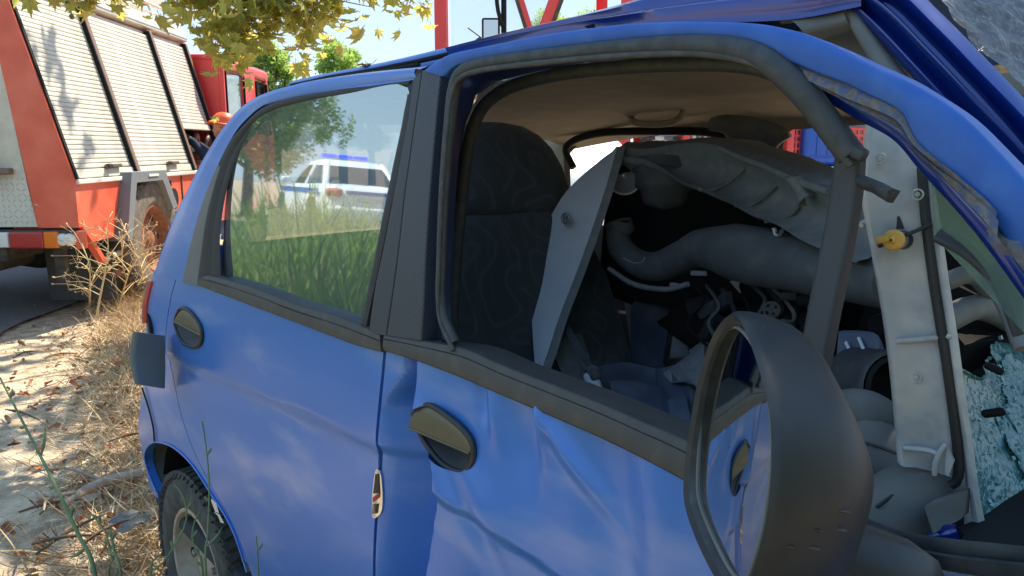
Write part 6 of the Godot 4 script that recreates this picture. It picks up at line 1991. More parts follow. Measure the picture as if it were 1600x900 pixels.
func make_litter():
	# dead straw along the verge
	var path := curve(PackedVector3Array([Vector3(0.6, 0, 1.15), Vector3(-0.5, 0, 0.75), Vector3(-1.4, 0, 0.42), Vector3(-2.6, 0, 0.12), Vector3(-4.2, 0, -0.35), Vector3(-5.6, 0, -0.75)]), 60)
	var spread := func(w: float) -> Vector3:
		var i := rng.randi_range(0, 58)
		var p := path[i].lerp(path[i + 1], rng.randf())
		var q := p + Vector3(0.25, 0, 0.95) * (rng.randfn(0.0, 0.5) * w)
		q.y = ground_y(q.x, q.z)
		return q
	var g := thing("dry_grass", "", "")
	g.queue_free()
	remove_child(g)
	used_names.erase("dry_grass")
	var meshes := [blade_mesh(0.16, 0.0022, 0.05), blade_mesh(0.24, 0.0026, 0.10), blade_mesh(0.10, 0.003, 0.03)]
	for k in 4:
		var where := []
		for i in 2600:
			var p: Vector3 = spread.call(0.42)
			var b := Basis(Vector3.UP, rng.randf() * TAU) * Basis(Vector3.RIGHT, rng.randf_range(0.7, 1.68)) * Basis(Vector3.UP, rng.randf() * TAU)
			where.append(Transform3D(b.scaled(Vector3.ONE * rng.randf_range(0.5, 1.3)), p + Vector3(0, rng.randf_range(0.0, 0.035), 0)))
		var o := scatter("dry_grass", meshes[k % 3], mats["straw_%d" % k], where)
		tag(o, ["pale dead grass stems matted along the verge", "brown dead grass stems under the pale ones", "bleached dead grass stems lying loose on the verge", "dull dark dead stems at the bottom of the mat"][k])
	# small curled leaves and chips in the mat
	for k in 3:
		var where := []
		for i in 420:
			var p: Vector3 = spread.call([0.5, 0.9, 0.7][k])
			if k == 2 and i % 3: continue
			where.append(Transform3D(rand_basis(0.7).scaled(Vector3.ONE * rng.randf_range(0.5, 1.3)), p + Vector3(0, rng.randf_range(0.005, 0.03), 0)))
		var st := begin()
		var rows := []
		for i in 5:
			var f := i / 4.0
			var w := 0.012 * sin(PI * (0.1 + 0.85 * f))
			rows.append(PackedVector3Array([Vector3(-w, 0.008 + 0.01 * f, f * 0.045), Vector3(0, 0, f * 0.045), Vector3(w, 0.009, f * 0.045)]))
		grid(st, rows)
		tag(scatter("fallen_leaves", finished(st), [mats.dead_leaf, mats.straw_3, mats.dead_leaf_red][k], where), ["tan curled leaves lying in the straw", "dull brown leaves strewn round the verge", "rusty red leaves among the straw"][k])
	# leaves big enough to tell apart on the bare earth
	var lm := lobed_leaf(0.055, 3)
	var leaf_at := 0
	var leaf_spots := ["just left of the fuel flap", "nearest the fuel flap's lower corner", "left of the pale branch's tip", "under the longest stalk's bend", "beside the straw, left of the car", "at the left edge by the stalk", "above the middle of the long stalk", "on the straw just above the pale branch", "below the pale branch near the left edge", "in the straw between branch and tyre", "at the edge of the engine's shadow", "inside the engine's shadow, left", "inside the engine's shadow, beside the dry weeds", "at the top of the long stalk"]
	var twig_spots := ["lying left of the plastic scrap, upper of two", "lying left of the plastic scrap, lower of two", "crossing below the pale branch's thin end", "beside the plastic scrap", "near the left edge above the pale branch", "at the edge of the engine's shadow", "near the left edge by the stalk's tip", "in the straw above the pale branch's thick end"]
	var tn := 0
	for q in [[120, 590], [168, 618], [96, 826 - 60], [52, 716], [122, 700], [20, 682], [86, 656], [140, 745], [60, 820], [186, 760], [150, 545], [75, 540], [200, 500], [40, 610]]:
		var p := on_y(q[0], q[1], 0.0)
		p.y = ground_y(p.x, p.z) + 0.012
		var lf := put("fallen_leaf", lm, mats.dead_leaf_red if int(q[0]) % 3 else mats.dead_leaf)
		lf.transform = Transform3D(Basis(Vector3.UP, q[0] * 0.7) * Basis(Vector3.RIGHT, -PI / 2 + 0.15) , p)
		tag(lf, "dry reddish leaf lying on the bare earth " + leaf_spots[leaf_at], "leaf", "dry leaves on the bare earth"); leaf_at += 1
	# leaves blown onto the car's roof
	for q in [[754, 66, 0.50, 0.8], [574, 104, 0.53, 0.5]]:
		var rf := put("roof_leaf", lobed_leaf(0.05, 2), mats.dead_leaf)
		rf.transform = Transform3D(Basis(Vector3.UP, q[0]) * Basis(Vector3.RIGHT, -1.2) * Basis().scaled(Vector3.ONE * q[3]), on_z(q[0], q[1], q[2]) + Vector3(0, 0.004, 0))
		tag(rf, "dry brown leaf on the car's roof edge above the centre pillar" if q[0] > 700 else "small dry leaf on the car's roof edge above the rear window", "leaf")
	# pebbles and grit
	var peb := SphereMesh.new(); peb.radius = 0.012; peb.height = 0.016; peb.radial_segments = 7; peb.rings = 4
	var where := []
	for i in 1600:
		var p := Vector3(rng.randf_range(-6, 0.8), 0, rng.randf_range(-0.6, 3.2))
		p.y = ground_y(p.x, p.z) + 0.002
		where.append(Transform3D(rand_basis().scaled(Vector3.ONE * pow(rng.randf(), 3.0) * 1.3 + Vector3.ONE * 0.12), p))
	tag(scatter("gravel", peb, mats.twig, where), "loose grit and small stones on the earth")
	# pale fallen branch and twigs
	var br := thing("fallen_branch", "pale bare branch lying across the verge by the rear wheel", "branch", on_y(160, 765, 0.02))
	var st := begin()
	var bp := PackedVector3Array()
	for q in [[98, 790], [130, 768], [165, 752], [200, 744], [222, 738]]: bp.append(on_y(q[0], q[1], 0.035) - br.position)
	tube(st, bp, [0.014, 0.016, 0.018, 0.02, 0.018], 9, 24)
	obj("limb", st, mats.twig, br)
	st = begin()
	tube(st, PackedVector3Array([bp[1], bp[1] + Vector3(0.10, 0.05, 0.12), bp[1] + Vector3(0.22, 0.06, 0.16)]), [0.008, 0.006, 0.003], 6, 12)
	tube(st, PackedVector3Array([bp[2], bp[2] + Vector3(-0.12, 0.04, 0.10), bp[2] + Vector3(-0.2, 0.03, 0.2)]), [0.007, 0.005, 0.002], 6, 12)
	obj("side_twig", st, mats.twig, br)
	for q in [[56, 866, 170, 800, 120, 838], [50, 850, 158, 835, 100, 850], [30, 800, 130, 780, 80, 796], [130, 850, 200, 812, 160, 842], [10, 640, 60, 655, 40, 645], [70, 560, 120, 552, 95, 560], [20, 560, 60, 548, 40, 556], [170, 690, 240, 676, 200, 688]]:
		var t := thing("twig", "thin dry twig " + twig_spots[tn], "twig", on_y(q[4], q[5], 0.01), 0.0, "dry twigs on the ground")
		tn += 1
		st = begin()
		var a := on_y(q[0], q[1], 0.015) - t.position
		var b := on_y(q[2], q[3], 0.03) - t.position
		tube(st, PackedVector3Array([a, a.lerp(b, 0.5) + Vector3(0.02, 0.02, 0.01), b]), [0.004, 0.006, 0.003], 6, 14)
		obj("stem", st, mats.twig_dark, t)
		st = begin()
		tube(st, PackedVector3Array([a.lerp(b, 0.6), a.lerp(b, 0.75) + Vector3(0.03, 0.03, 0.05)]), 0.0022, 5)
		tube(st, PackedVector3Array([a.lerp(b, 0.3), a.lerp(b, 0.5) + Vector3(-0.03, 0.03, 0.06)]), 0.0022, 5)
		obj("side_shoot", st, mats.twig_dark, t)
	# a torn white rag
	st = begin()
	var rows := []
	var c := on_y(205, 815, 0.02)
	for i in 12:
		var row := PackedVector3Array()
		for j in 10:
			row.append(c + Vector3((i - 5.5) * 0.012, 0.02 * absf(sin(i * 1.3 + j * 0.7)) * sin(PI * j / 9.0), (j - 4.5) * 0.010 + 0.02 * sin(i * 0.9)))
		rows.append(row)
	grid(st, rows)
	tag(obj("plastic_scrap", st, mats.padded_grey), "crumpled pale plastic scrap lying in the straw by the wheel", "litter")
	# dry branched weeds in front of the fire engine
	var dry := [[175, 470, 6.3, [110, 362, 150, 400, 178, 440]], [150, 500, 5.6, [118, 360, 168, 372, 190, 470]], [205, 460, 6.1, [205, 335, 190, 400, 200, 440]], [225, 452, 6.0, [188, 342, 218, 410, 226, 440]], [140, 480, 5.4, [128, 380, 140, 420, 150, 470]], [185, 480, 5.9, [232, 392, 205, 420, 190, 462]]]
	for d in dry:
		var t := thing("dry_weed", ["tall dry branching weed before the engine's rear wheel", "dry weed leaning left across the tail lamps", "upright dry weed before the grey wheel guard", "dry weed nearest the blue car's tail", "short dry weed leaning left beside the mud flap", "dry weed bending right over the truck tyre"][dry.find(d)], "weed", on_y(d[0], d[1], 0.0))
		var base: Vector3 = Vector3.ZERO
		var tip: Vector3 = far_at(d[3][0], d[3][1], d[2]) - t.position
		var mid: Vector3 = far_at(d[3][2], d[3][3], d[2]) - t.position
		st = begin()
		var main := curve(PackedVector3Array([base, mid, tip]), 24)
		tube(st, main, [0.009, 0.007, 0.004, 0.003], 6)
		obj("stem", st, mats.weed_dry, t)
		st = begin()
		for k in 12:
			var p := main[5 + int(k * 1.5)]
			var dirv := Vector3(rng.randf_range(-1, 1), rng.randf_range(0.0, 0.8), rng.randf_range(-1, 1)).normalized()
			var e := p + dirv * rng.randf_range(0.12, 0.42)
			tube(st, PackedVector3Array([p, p.lerp(e, 0.5) + Vector3(0, 0.03, 0), e]), [0.004, 0.003, 0.002], 5, 8)
			for s in 2:
				var f := p.lerp(e, rng.randf_range(0.4, 0.8))
				tube(st, PackedVector3Array([f, f + Vector3(rng.randf_range(-0.1, 0.1), rng.randf_range(0, 0.12), rng.randf_range(-0.1, 0.1))]), 0.0018, 4)
			lathe(st, e, dirv, [0, 0.003, 0.008, 0.007, 0.018, 0.005, 0.022, 0.001], 6)
		obj("side_shoot", st, mats.weed_dry, t)
	var rl := put("withered_leaf", lm, mats.dead_leaf_red)
	rl.transform = Transform3D(Basis(Vector3.UP, 0.6), far_at(184, 428, 5.8))
	tag(rl, "withered orange leaf caught in the dry weeds", "leaf")
	# green chicory-like stalks close to the viewer
	var green := [
		[[150, 910, 1.75, 120, 830, 1.85, 72, 730, 2.0, 36, 660, 2.1, 0, 590, 2.2], 0.005, "long green stalk leaning left across the lower left corner"],
		[[404, 905, 1.35, 402, 860, 1.36, 400, 838, 1.37], 0.0026, "short green sprig before the rear door's lower edge"],
		[[322, 910, 1.45, 325, 830, 1.47, 327, 760, 1.48, 322, 700, 1.5, 316, 658, 1.5], 0.0028, "slender green stalk in front of the rear tyre"],
		[[235, 910, 1.5, 262, 870, 1.5, 290, 818, 1.52, 288, 780, 1.52, 272, 756, 1.53], 0.003, "crooked green stalk in front of the wheel rim"],
		[[318, 910, 1.52, 305, 860, 1.52, 300, 838, 1.52, 304, 815, 1.53, 312, 800, 1.53], 0.003, "green stalk with buds before the wheel's hub"],
		[[190, 905, 1.7, 172, 860, 1.75, 164, 830, 1.8, 140, 800, 1.85], 0.0035, "green stalk at the foot of the straw, left of the tyre"],
		[[170, 910, 1.8, 178, 870, 1.8, 172, 820, 1.85], 0.003, "short upright green shoot beside the longest stalk"],
	]
	for gq in green:
		var a: Array = gq[0]
		var pts := PackedVector3Array()
		for i in range(0, a.size(), 3): pts.append(far_at(a[i], a[i + 1], a[i + 2]))
		var root := Vector3(pts[0].x + 0.02, ground_y(pts[0].x, pts[0].z), pts[0].z + 0.02)
		var t := thing("green_stalk", gq[2], "weed", root)
		var loc := PackedVector3Array([Vector3.ZERO])
		for p in pts: loc.append(p - root)
		var line := curve(loc, 40)
		st = begin()
		tube(st, line, [gq[1] * 1.3, gq[1], gq[1] * 0.8, gq[1] * 0.5], 7)
		obj("stem", st, mats.weed_green, t)
		st = begin()
		for k in 7:
			var p := line[12 + k * 4]
			var tg := (line[13 + k * 4 if 13 + k * 4 < 40 else 39] - line[11 + k * 4]).normalized()
			var sd := (tg.cross(sight).normalized() * (1.0 if k % 2 else -1.0) + tg * 0.9).normalized()
			var ln: float = gq[1] * [4.0, 16.0, 5.0, 5.0, 14.0, 4.0, 5.0][k]
			tube(st, PackedVector3Array([p, p + sd * ln * 0.6, p + sd * ln + tg * ln * 0.2]), [gq[1] * 0.6, gq[1] * 0.9, gq[1] * 0.25], 6, 8)
			lathe(st, p + sd * ln * 0.3, sd, [0, gq[1] * 0.4, gq[1] * 1.6, gq[1] * 1.1, gq[1] * 3.2, gq[1] * 0.5, gq[1] * 3.6, 0.0002], 7)
		obj("bud", st, mats.weed_green, t)
	# tall grass on the bank behind the viewer: what the car's window mirrors
	var gm := [blade_mesh(0.55, 0.011, 0.16), blade_mesh(0.8, 0.012, 0.3), blade_mesh(0.6, 0.014, 0.2)]
	for k in 3:
		where = []
		for i in 9000:
			var p := Vector3(rng.randf_range(-9, 3.5), 0, rng.randf_range(2.6, 6.6))
			var patch := sin(p.x * 1.3) * 0.5 + sin(p.z * 1.9 + p.x) * 0.5
			if rng.randf() < 0.25 + 0.25 * patch: continue
			p.y = ground_y(p.x, p.z)
			where.append(Transform3D((Basis(Vector3.UP, rng.randf() * TAU) * Basis(Vector3.RIGHT, rng.randf_range(-0.2, 0.35))).scaled(Vector3(1, 1, 1) * rng.randf_range(0.5, 1.1) * (1.0 + 0.55 * patch)), p))
		tag(scatter("tall_grass", gm[k], mats.grass_dark if k == 2 else mats.grass_green, where), ["short green grass covering the field", "long bending green grass on the field", "drier olive grass among the rest on the field"][k])

func leaf_cloud(centres: Array, n: int, size: float, shell := 0.5) -> Array:   # clumps: [centre, radius]
	var r := []
	for c in centres:
		for i in n:
			var d := Vector3(rng.randfn(), rng.randfn(), rng.randfn()).normalized()
			var p: Vector3 = c[0] + d * c[1] * pow(rng.randf(), shell) * Vector3(1, 0.8, 1)
			r.append(Transform3D(rand_basis().scaled(Vector3.ONE * size * rng.randf_range(0.6, 1.3)), p))
	return r
func tree(called: String, label: String, at: Vector3, h: float, spread: float, clumps: int, per: int, m: Material, leaf: Mesh, leaf_size: float, group := ""):
	var t := thing(called, label, "tree", at, 0.0, group)
	var st := begin()
	tube(st, PackedVector3Array([Vector3.ZERO, Vector3(0.05, h * 0.3, 0), Vector3(-0.04, h * 0.6, 0.05), Vector3(0.05, h * 0.85, 0)]), [h * 0.035, h * 0.026, h * 0.018, h * 0.006], 10, 16)
	obj("trunk", st, mats.bark, t)
	var cl := []
	st = begin()
	for k in clumps:
		var a := k * 2.399
		var f := (k + 0.5) / clumps
		var rr: float = spread * sqrt(1.0 - pow(2.0 * f - 0.9, 2) * 0.75) * rng.randf_range(0.45, 0.95)
		var p := Vector3(cos(a) * rr, h * lerpf(0.32, 0.96, f), sin(a) * rr)
		tube(st, PackedVector3Array([Vector3(0, p.y * 0.7, 0), p * 0.6 + Vector3(0, p.y * 0.3, 0), p]), [h * 0.012, h * 0.008, h * 0.003], 6, 8)
		cl.append([p, spread * rng.randf_range(0.22, 0.42)])
	obj("limb", st, mats.bark, t)
	scatter("crown", leaf, m, leaf_cloud(cl, per, leaf_size), t)
	return t

func make_trees():
	var st: SurfaceTool
	var leaf := lobed_leaf(0.5, 1)
	var small := begin()
	for k in 5:
		var a := k * 1.26
		tri3(small, Vector3(cos(a) * 0.1, sin(a) * 0.1, 0), Vector3(cos(a) * 0.9 - sin(a) * 0.22, sin(a) * 0.9 + cos(a) * 0.22, 0.2), Vector3(cos(a) * 0.9 + sin(a) * 0.22, sin(a) * 0.9 - cos(a) * 0.22, 0.1))
	var spray := finished(small)
	# ---- the plane tree whose branches hang over the scene ----
	var root := EYE - aside * 6.6 + ahead * 5.0
	root.y = 0
	root += Vector3(0, ground_y(root.x, root.z), 0)
	var t := thing("plane_tree", "plane tree whose yellowing leafy branches hang into the top of the view", "tree", root)
	st = begin()
	tube(st, PackedVector3Array([Vector3.ZERO, Vector3(0.1, 1.5, 0.05), Vector3(0.25, 3.2, 0), Vector3(0.5, 5.4, -0.1)]), [0.26, 0.21, 0.18, 0.10], 14, 20)
	obj("trunk", st, mats.bark, t)
	var meshes := []
	for k in 4: meshes.append(lobed_leaf(1.0, k))
	# hanging sprays in view: lines in the picture's air at true distance
	var sprays := [
		[150, -60, 4.0, 60, -20, 4.0, 26, 0.095], [240, -40, 4.2, 130, -25, 4.1, 26, 0.10],
		[300, -60, 3.6, 330, 20, 3.6, 34, 0.085], [420, -40, 3.5, 345, 60, 3.6, 40, 0.085], [470, -30, 3.6, 360, 85, 3.6, 36, 0.075],
		[520, -40, 3.7, 480, 40, 3.7, 30, 0.08], [540, -40, 3.8, 465, 80, 3.8, 26, 0.07], [400, -20, 3.5, 440, 15, 3.6, 24, 0.085],
		[660, -50, 4.0, 600, 5, 4.0, 20, 0.08], [700, -60, 4.0, 640, 5, 4.0, 14, 0.075], [350, 10, 3.6, 365, 100, 3.6, 18, 0.07], [290, -60, 3.6, 300, 5, 3.6, 14, 0.085]]
	var n := 0
	var limb := begin()
	for s in sprays:
		var a := far_at(s[0], s[1], s[2]) - root
		var b := far_at(s[3], s[4], s[5]) - root
		var mid := a.lerp(b, 0.5) + Vector3(0, 0.06, 0)
		tube(limb, PackedVector3Array([Vector3(0.5, 5.0, -0.1), a.lerp(Vector3(0.5, 5.0, -0.1), 0.4) + Vector3(0, 0.7, 0), a, mid, b]), [0.06, 0.03, 0.012, 0.006, 0.003], 7, 40)
		for i in s[6]:
			var f := rng.randf()
			var p := a.lerp(mid, f * 2) if f < 0.5 else mid.lerp(b, f * 2 - 1)
			p += Vector3(rng.randfn(), rng.randfn() * 0.9 - 0.2, rng.randfn()) * 0.075
			var lf := put("leaf", meshes[rng.randi() % 4], mats["plane_leaf_%d" % (rng.randi() % 5)], t)
			var hang := Basis(Vector3.UP, rng.randf() * TAU) * Basis(Vector3.RIGHT, rng.randf_range(1.6, 3.4))
			lf.transform = Transform3D(hang.scaled(Vector3.ONE * s[7] * rng.randf_range(0.55, 1.1)), p)
			n += 1
	obj("limb", limb, mats.bark, t)
	for k in 3:
		var more := []
		for s in sprays:
			for i in int(s[6] * 0.7):
				var a := far_at(s[0], s[1], s[2]) - root
				var b := far_at(s[3], s[4], s[5]) - root
				var f := rng.randf()
				var p := a.lerp(b, f) + Vector3(rng.randfn(), rng.randfn() * 0.9 - 0.1, rng.randfn()) * 0.085
				more.append(Transform3D((Basis(Vector3.UP, rng.randf() * TAU) * Basis(Vector3.RIGHT, rng.randf_range(1.4, 3.6))).scaled(Vector3.ONE * s[7] * rng.randf_range(0.45, 0.95)), p))
		scatter("small_leaves" if k == 0 else "small_leaves_%03d" % k, meshes[k], mats["plane_leaf_%d" % [0, 2, 4][k]], more, t)
	for q in [[112, 26, 4.0], [106, 5, 4.1], [520, 40, 3.7], [352, 70, 3.6]]:
		st = begin()
		var p := far_at(q[0], q[1], q[2]) - root
		lathe(st, p, Vector3.UP, [-0.014, 0.001, -0.011, 0.009, 0, 0.014, 0.011, 0.009, 0.014, 0.001], 10)
		obj("seed_ball", st, mats.bark, t)
	# the rest of its crown, above the picture, which dapples the ground
	var cl := []
	for k in 28:
		var a := k * 2.399
		var rr := 2.1 * sqrt((k % 14 + 0.5) / 14.0)
		var mid := Vector3(2.9, 5.3, -4.7) if k < 14 else Vector3(0.6, 5.6, 0.0)
		cl.append([mid + Vector3(cos(a) * rr, 0.5 * sin(k * 1.7), sin(a) * rr), rng.randf_range(0.4, 0.75)])
	st = begin()
	for k in 14: tube(st, PackedVector3Array([Vector3(0.5, 4.6, -0.1), Vector3(1.8, 5.2, -2.4), cl[k][0]]), [0.07, 0.045, 0.01], 7, 14)
	obj("bough", st, mats.bark, t)
	scatter("crown", meshes[1], mats.plane_leaf_0, leaf_cloud(cl, 130, 0.13), t)
	# ---- a second plane tree on the far roadside that shades the wreck ----
	root = Vector3(-0.2, ground_y(-0.2, -5.4), -5.4)
	t = thing("plane_tree", "plane tree standing hidden behind the wreck's windscreen, its crown over the car", "tree", root)
	st = begin()
	tube(st, PackedVector3Array([Vector3.ZERO, Vector3(0.05, 1.6, 0.05), Vector3(0.1, 3.4, 0.3), Vector3(0.2, 5.2, 0.9)]), [0.2, 0.16, 0.13, 0.08], 12, 18)
	obj("trunk", st, mats.bark, t)
	cl = []
	st = begin()
	for k in 22:
		var a := k * 2.399
		var rr := 1.55 * sqrt((k + 0.5) / 22.0)
		var c := Vector3(0.75 + cos(a) * rr * 1.1, 5.6 + 0.45 * sin(k * 1.7), 2.9 + sin(a) * rr * 0.75)
		cl.append([c, rng.randf_range(0.38, 0.6)])
		tube(st, PackedVector3Array([Vector3(0.15, 4.6, 0.7), c * 0.5 + Vector3(0.1, 2.6, 0.4), c]), [0.06, 0.035, 0.01], 6, 10)
	obj("bough", st, mats.bark, t)
	scatter("crown", meshes[2], mats.plane_leaf_2, leaf_cloud(cl, 110, 0.13), t)
	# ---- background trees ----
	var lab := ["bushy pale green tree right of the fire engine's cab", "small round tree behind the branch tips", "low green tree just over the car's roof edge", "tree between the second engine's pillars", "loose pale tree beyond the second engine's cab"]
	var spots := [[422, 64, 24.0, 0.95, 0], [528, 64, 26.0, 0.95, 1], [575, 100, 27.0, 0.8, 0], [865, 12, 30.0, 1.5, 1], [930, 16, 32.0, 2.2, 2]]
	for k in 5:
		var s: Array = spots[k]
		var top := far_at(s[0], s[1], s[2])
		var base := Vector3(top.x, ground_y(top.x, top.z), top.z)
		tree("roadside_tree", lab[k], base, top.y - base.y, s[3], 26, 90, mats["tree_leaf_%d" % s[4]], spray, 0.16)
	# tree on the bank behind the viewer, mirrored in the window, and a far hedge
	tree("bank_tree", "dark leafy tree standing on the field behind the police car", Vector3(-21.5, ground_y(-21.5, 9.8), 9.8), 5.6, 2.6, 34, 120, mats.tree_leaf_2, spray, 0.2)
	# a thicket close in front of the wreck, out of the picture, that its front and dents mirror
	for k in 3:
		var bp := Vector3([4.9, 5.8, 6.6][k], 0, [2.2, 3.8, 0.2][k])
		tree("thicket_tree", ["dense low tree right before the wreck's nose, nearest the viewer", "dense low tree beside the field ahead of the wreck", "dense low tree ahead of the wreck on the road side", "dense low tree ahead at the far roadside", "last dense tree on the field ahead"][k], bp + Vector3(0, ground_y(bp.x, bp.z) - 0.1, 0), 3.4 + 0.4 * (k % 3), 1.5, 26, 130, mats.tree_leaf_2, spray, 0.2)
	for k in 4:
		var bz := Vector3(-2.0 + 5.0 * k, 0, 22.0 + 3.0 * (k % 2))
		tree("field_tree", ["slim tree on the field behind the viewer, nearest the police car", "broad tree in the middle of the field behind the viewer", "slim tree on the field's far side", "last tree of the row behind the viewer"][k], bz + Vector3(0, ground_y(bz.x, bz.z), 0), 5.0 + k % 2, 2.0, 18, 70, mats.tree_leaf_0, spray, 0.22)

func make_bystanders():
	# white car on the far roadside, police car on the bank behind the viewer (seen mirrored)
	var nose := -ahead
	var o := EYE + ahead * 8.9 - aside * 0.015
	o.y = 0.27
	make_saloon("white_car", "white car seen through the wreck's far rear window, nose towards the wreck", Vector3(o.x, 0.27, o.z), heading(nose), mats.white_paint, false, 1.2)
	make_saloon("police_car", "white and blue police car with lit blue beacons, mirrored in the rear window", Vector3(-10.4, ground_y(-12.0, 7.6) + 0.22, 7.5), heading(Vector3(-0.97, 0, 0.22)), mats.police_white, true)
	make_firefighter()

func make_firefighter():
	var base := EYE + ahead * 8.45 - aside * 3.0
	base.y = -0.10
	var p := thing("person", "firefighter in navy with an orange helmet reaching into the engine's open locker", "person", base, heading(-aside))
	# local x points to the engine (its left), z away from the viewer's right
	var bones := [  # from, to, radii
		[Vector3(-0.05, 0.95, -0.10), Vector3(-0.02, 0.50, -0.12), 0.095, 0.07], [Vector3(-0.02, 0.50, -0.12), Vector3(-0.08, 0.10, -0.12), 0.068, 0.048],
		[Vector3(-0.05, 0.95, 0.10), Vector3(0.04, 0.50, 0.13), 0.095, 0.07], [Vector3(0.04, 0.50, 0.13), Vector3(0.0, 0.10, 0.13), 0.068, 0.048],
		[Vector3(-0.08, 0.08, -0.12), Vector3(0.12, 0.05, -0.13), 0.055, 0.045], [Vector3(0.0, 0.08, 0.13), Vector3(0.20, 0.05, 0.14), 0.055, 0.045],
		[Vector3(-0.05, 0.95, 0), Vector3(0.02, 1.20, 0), 0.15, 0.155], [Vector3(0.02, 1.20, 0), Vector3(0.06, 1.36, 0), 0.16, 0.12],
		[Vector3(0.06, 1.38, -0.17), Vector3(0.06, 1.38, 0.17), 0.075, 0.075],
		[Vector3(0.07, 1.42, 0), Vector3(0.10, 1.52, 0), 0.055, 0.052],
		[Vector3(0.06, 1.37, -0.19), Vector3(0.20, 1.26, -0.27), 0.068, 0.056], [Vector3(0.20, 1.26, -0.27), Vector3(0.36, 1.44, -0.24), 0.054, 0.038],
		[Vector3(0.06, 1.37, 0.19), Vector3(0.26, 1.24, 0.20), 0.068, 0.056], [Vector3(0.26, 1.24, 0.20), Vector3(0.42, 1.40, 0.10), 0.054, 0.038]]
	var body := begin()
	nets(body, bones, 0.022, 0.04)
	var bm := obj("body", body, mats.navy_cloth, p)
	var head := begin()
	nets(head, [[Vector3(0.12, 1.60, 0), Vector3(0.115, 1.57, 0), 0.088, 0.082], [Vector3(0.14, 1.54, 0), Vector3(0.17, 1.515, 0), 0.058, 0.045], [Vector3(0.195, 1.575, 0), Vector3(0.215, 1.553, 0), 0.014, 0.017], [Vector3(0.11, 1.57, 0.086), Vector3(0.10, 1.545, 0.086), 0.018, 0.014], [Vector3(0.11, 1.57, -0.086), Vector3(0.10, 1.545, -0.086), 0.018, 0.014], [Vector3(0.188, 1.525, -0.02), Vector3(0.188, 1.525, 0.02), 0.012, 0.012], [Vector3(0.08, 1.50, 0), Vector3(0.10, 1.54, 0), 0.055, 0.06]], 0.007, 0.012)
	obj("head", head, mats.skin, bm)
	var e := begin()
	for z in [-0.032, 0.032]: lathe(e, Vector3(0.192, 1.59, z), Vector3(1, 0, 0), [0, 0.010, 0.005, 0.007, 0.007, 0.001], 10)
	obj("eye", e, mats.void_black, bm)
	var hm := begin()
	lathe(hm, Vector3(0.10, 1.625, 0), Vector3(-0.18, 1, 0), [-0.01, 0.15, 0.0, 0.155, 0.008, 0.135, 0.02, 0.122, 0.06, 0.114, 0.095, 0.085, 0.115, 0.045, 0.12, 0.001], 26)
	bx(hm, Vector3(0.235, 1.632, 0), Vector3(0.10, 0.012, 0.16), Basis(Vector3.BACK, -0.3), 0.005)
	obj("helmet", hm, mats.helmet_orange, p)
	for s in [[Vector3(0.36, 1.44, -0.24), Vector3(0.10, 0.06, 0.02)], [Vector3(0.42, 1.40, 0.10), Vector3(0.09, 0.06, -0.02)]]:
		var h := begin()
		var w: Vector3 = s[0]
		var d: Vector3 = s[1].normalized()
		var sd := d.cross(Vector3.UP).normalized()
		var bn := [[w, w + d * 0.09, 0.030, 0.036]]
		for k in 4:
			var r0 := w + d * 0.09 + sd * (k - 1.5) * 0.02
			var r1: Vector3 = r0 + d * [0.030, 0.038, 0.036, 0.026][k] + Vector3(0, 0.008, 0)
			bn.append([r0, r1, 0.0105, 0.0095])
			bn.append([r1, r1 + d * 0.02 - Vector3(0, 0.022, 0), 0.0095, 0.008])
		bn.append([w + d * 0.03 - sd * 0.025, w + d * 0.06 - sd * 0.05, 0.013, 0.011])
		bn.append([w + d * 0.06 - sd * 0.05, w + d * 0.088 - sd * 0.052 - Vector3(0, 0.01, 0), 0.011, 0.009])
		nets(h, bn, 0.006, 0.008)
		obj("gloved_hand", h, mats.chassis, p)
	var bt := begin()
	nets(bt, [[Vector3(-0.08, 0.16, -0.12), Vector3(-0.07, 0.06, -0.12), 0.062, 0.06], [Vector3(-0.07, 0.05, -0.12), Vector3(0.13, 0.035, -0.135), 0.055, 0.045], [Vector3(0.0, 0.16, 0.13), Vector3(0.01, 0.06, 0.13), 0.062, 0.06], [Vector3(0.01, 0.05, 0.13), Vector3(0.21, 0.035, 0.145), 0.055, 0.045]], 0.014, 0.02)
	obj("boots", bt, mats.void_black, p)

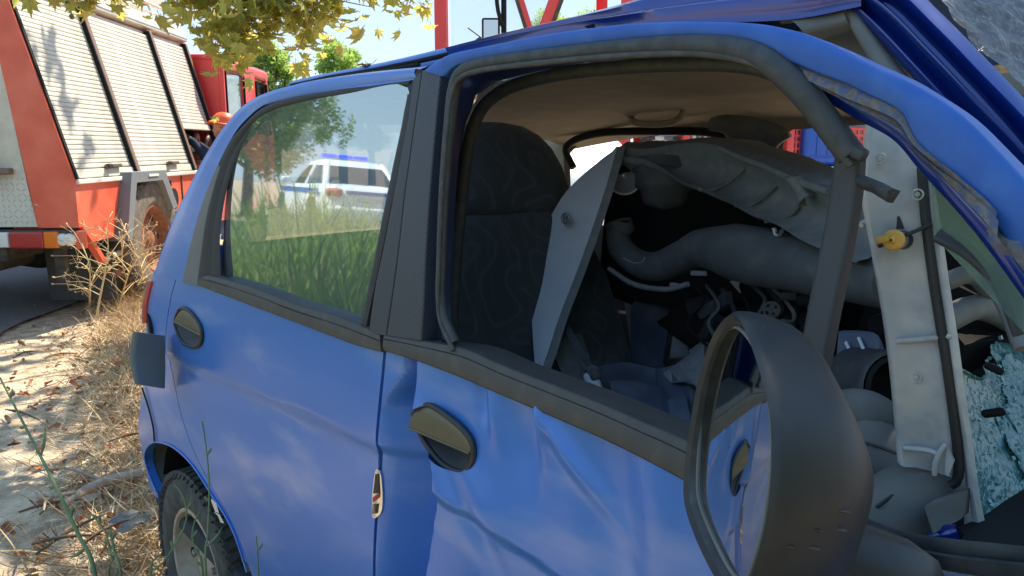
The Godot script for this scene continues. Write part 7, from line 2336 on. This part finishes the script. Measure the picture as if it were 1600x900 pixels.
# surface nets over a smooth union of tapered capsules
func nets(st: SurfaceTool, bones: Array, cell: float, k: float):
	var lo := Vector3.ONE * 99; var hi := -lo
	for b in bones:
		var r: float = maxf(b[2], b[3]) + cell * 2 + k
		lo = lo.min(b[0] - Vector3.ONE * r).min(b[1] - Vector3.ONE * r)
		hi = hi.max(b[0] + Vector3.ONE * r).max(b[1] + Vector3.ONE * r)
	var dim := Vector3i(((hi - lo) / cell).ceil()) + Vector3i.ONE
	var val := PackedFloat32Array(); val.resize(dim.x * dim.y * dim.z); val.fill(1e3)
	for b in bones:
		var r: float = maxf(b[2], b[3]) + cell * 2 + k
		var a0 := Vector3i(((b[0].min(b[1]) - Vector3.ONE * r - lo) / cell).floor()).clamp(Vector3i.ZERO, dim - Vector3i.ONE)
		var a1 := Vector3i(((b[0].max(b[1]) + Vector3.ONE * r - lo) / cell).ceil()).clamp(Vector3i.ZERO, dim - Vector3i.ONE)
		var ab: Vector3 = b[1] - b[0]
		var l2 := maxf(ab.length_squared(), 1e-9)
		for z in range(a0.z, a1.z + 1):
			for y in range(a0.y, a1.y + 1):
				for x in range(a0.x, a1.x + 1):
					var p := lo + Vector3(x, y, z) * cell
					var f := clampf((p - b[0]).dot(ab) / l2, 0, 1)
					var d: float = (p - b[0] - ab * f).length() - lerpf(b[2], b[3], f)
					var i := x + dim.x * (y + dim.y * z)
					var o := val[i]
					if o > 100: val[i] = d
					else:
						var h := maxf(k - absf(o - d), 0) / k
						val[i] = minf(o, d) - h * h * k * 0.25
	var ids := {}
	var pos := PackedVector3Array()
	var step := [1, dim.x, dim.x * dim.y]
	for z in dim.z - 1:
		for y in dim.y - 1:
			for x in dim.x - 1:
				var i0 := x + dim.x * (y + dim.y * z)
				var s := Vector3.ZERO
				var n := 0
				for ax in 3:
					for c in 4:
						var o: int = i0 + (step[(ax + 1) % 3] if c & 1 else 0) + (step[(ax + 2) % 3] if c & 2 else 0)
						var v0 := val[o]; var v1: float = val[o + step[ax]]
						if (v0 < 0) != (v1 < 0):
							var q := Vector3.ZERO
							q[ax] = v0 / (v0 - v1); q[(ax + 1) % 3] = c & 1; q[(ax + 2) % 3] = (c >> 1) & 1
							s += q; n += 1
				if n > 0:
					ids[i0] = pos.size()
					pos.append(lo + (Vector3(x, y, z) + s / n) * cell)
	for i0 in ids:
		for ax in 3:
			var v0 := val[i0]; var v1: float = val[i0 + step[ax]]
			if (v0 < 0) == (v1 < 0): continue
			var u: int = step[(ax + 1) % 3]; var w: int = step[(ax + 2) % 3]
			if not (ids.has(i0 - u) and ids.has(i0 - w) and ids.has(i0 - u - w)): continue
			var a := pos[ids[i0]]; var b := pos[ids[i0 - u]]; var c := pos[ids[i0 - u - w]]; var d := pos[ids[i0 - w]]
			if v0 < 0: quad(st, a, d, c, b)
			else: quad(st, a, b, c, d)
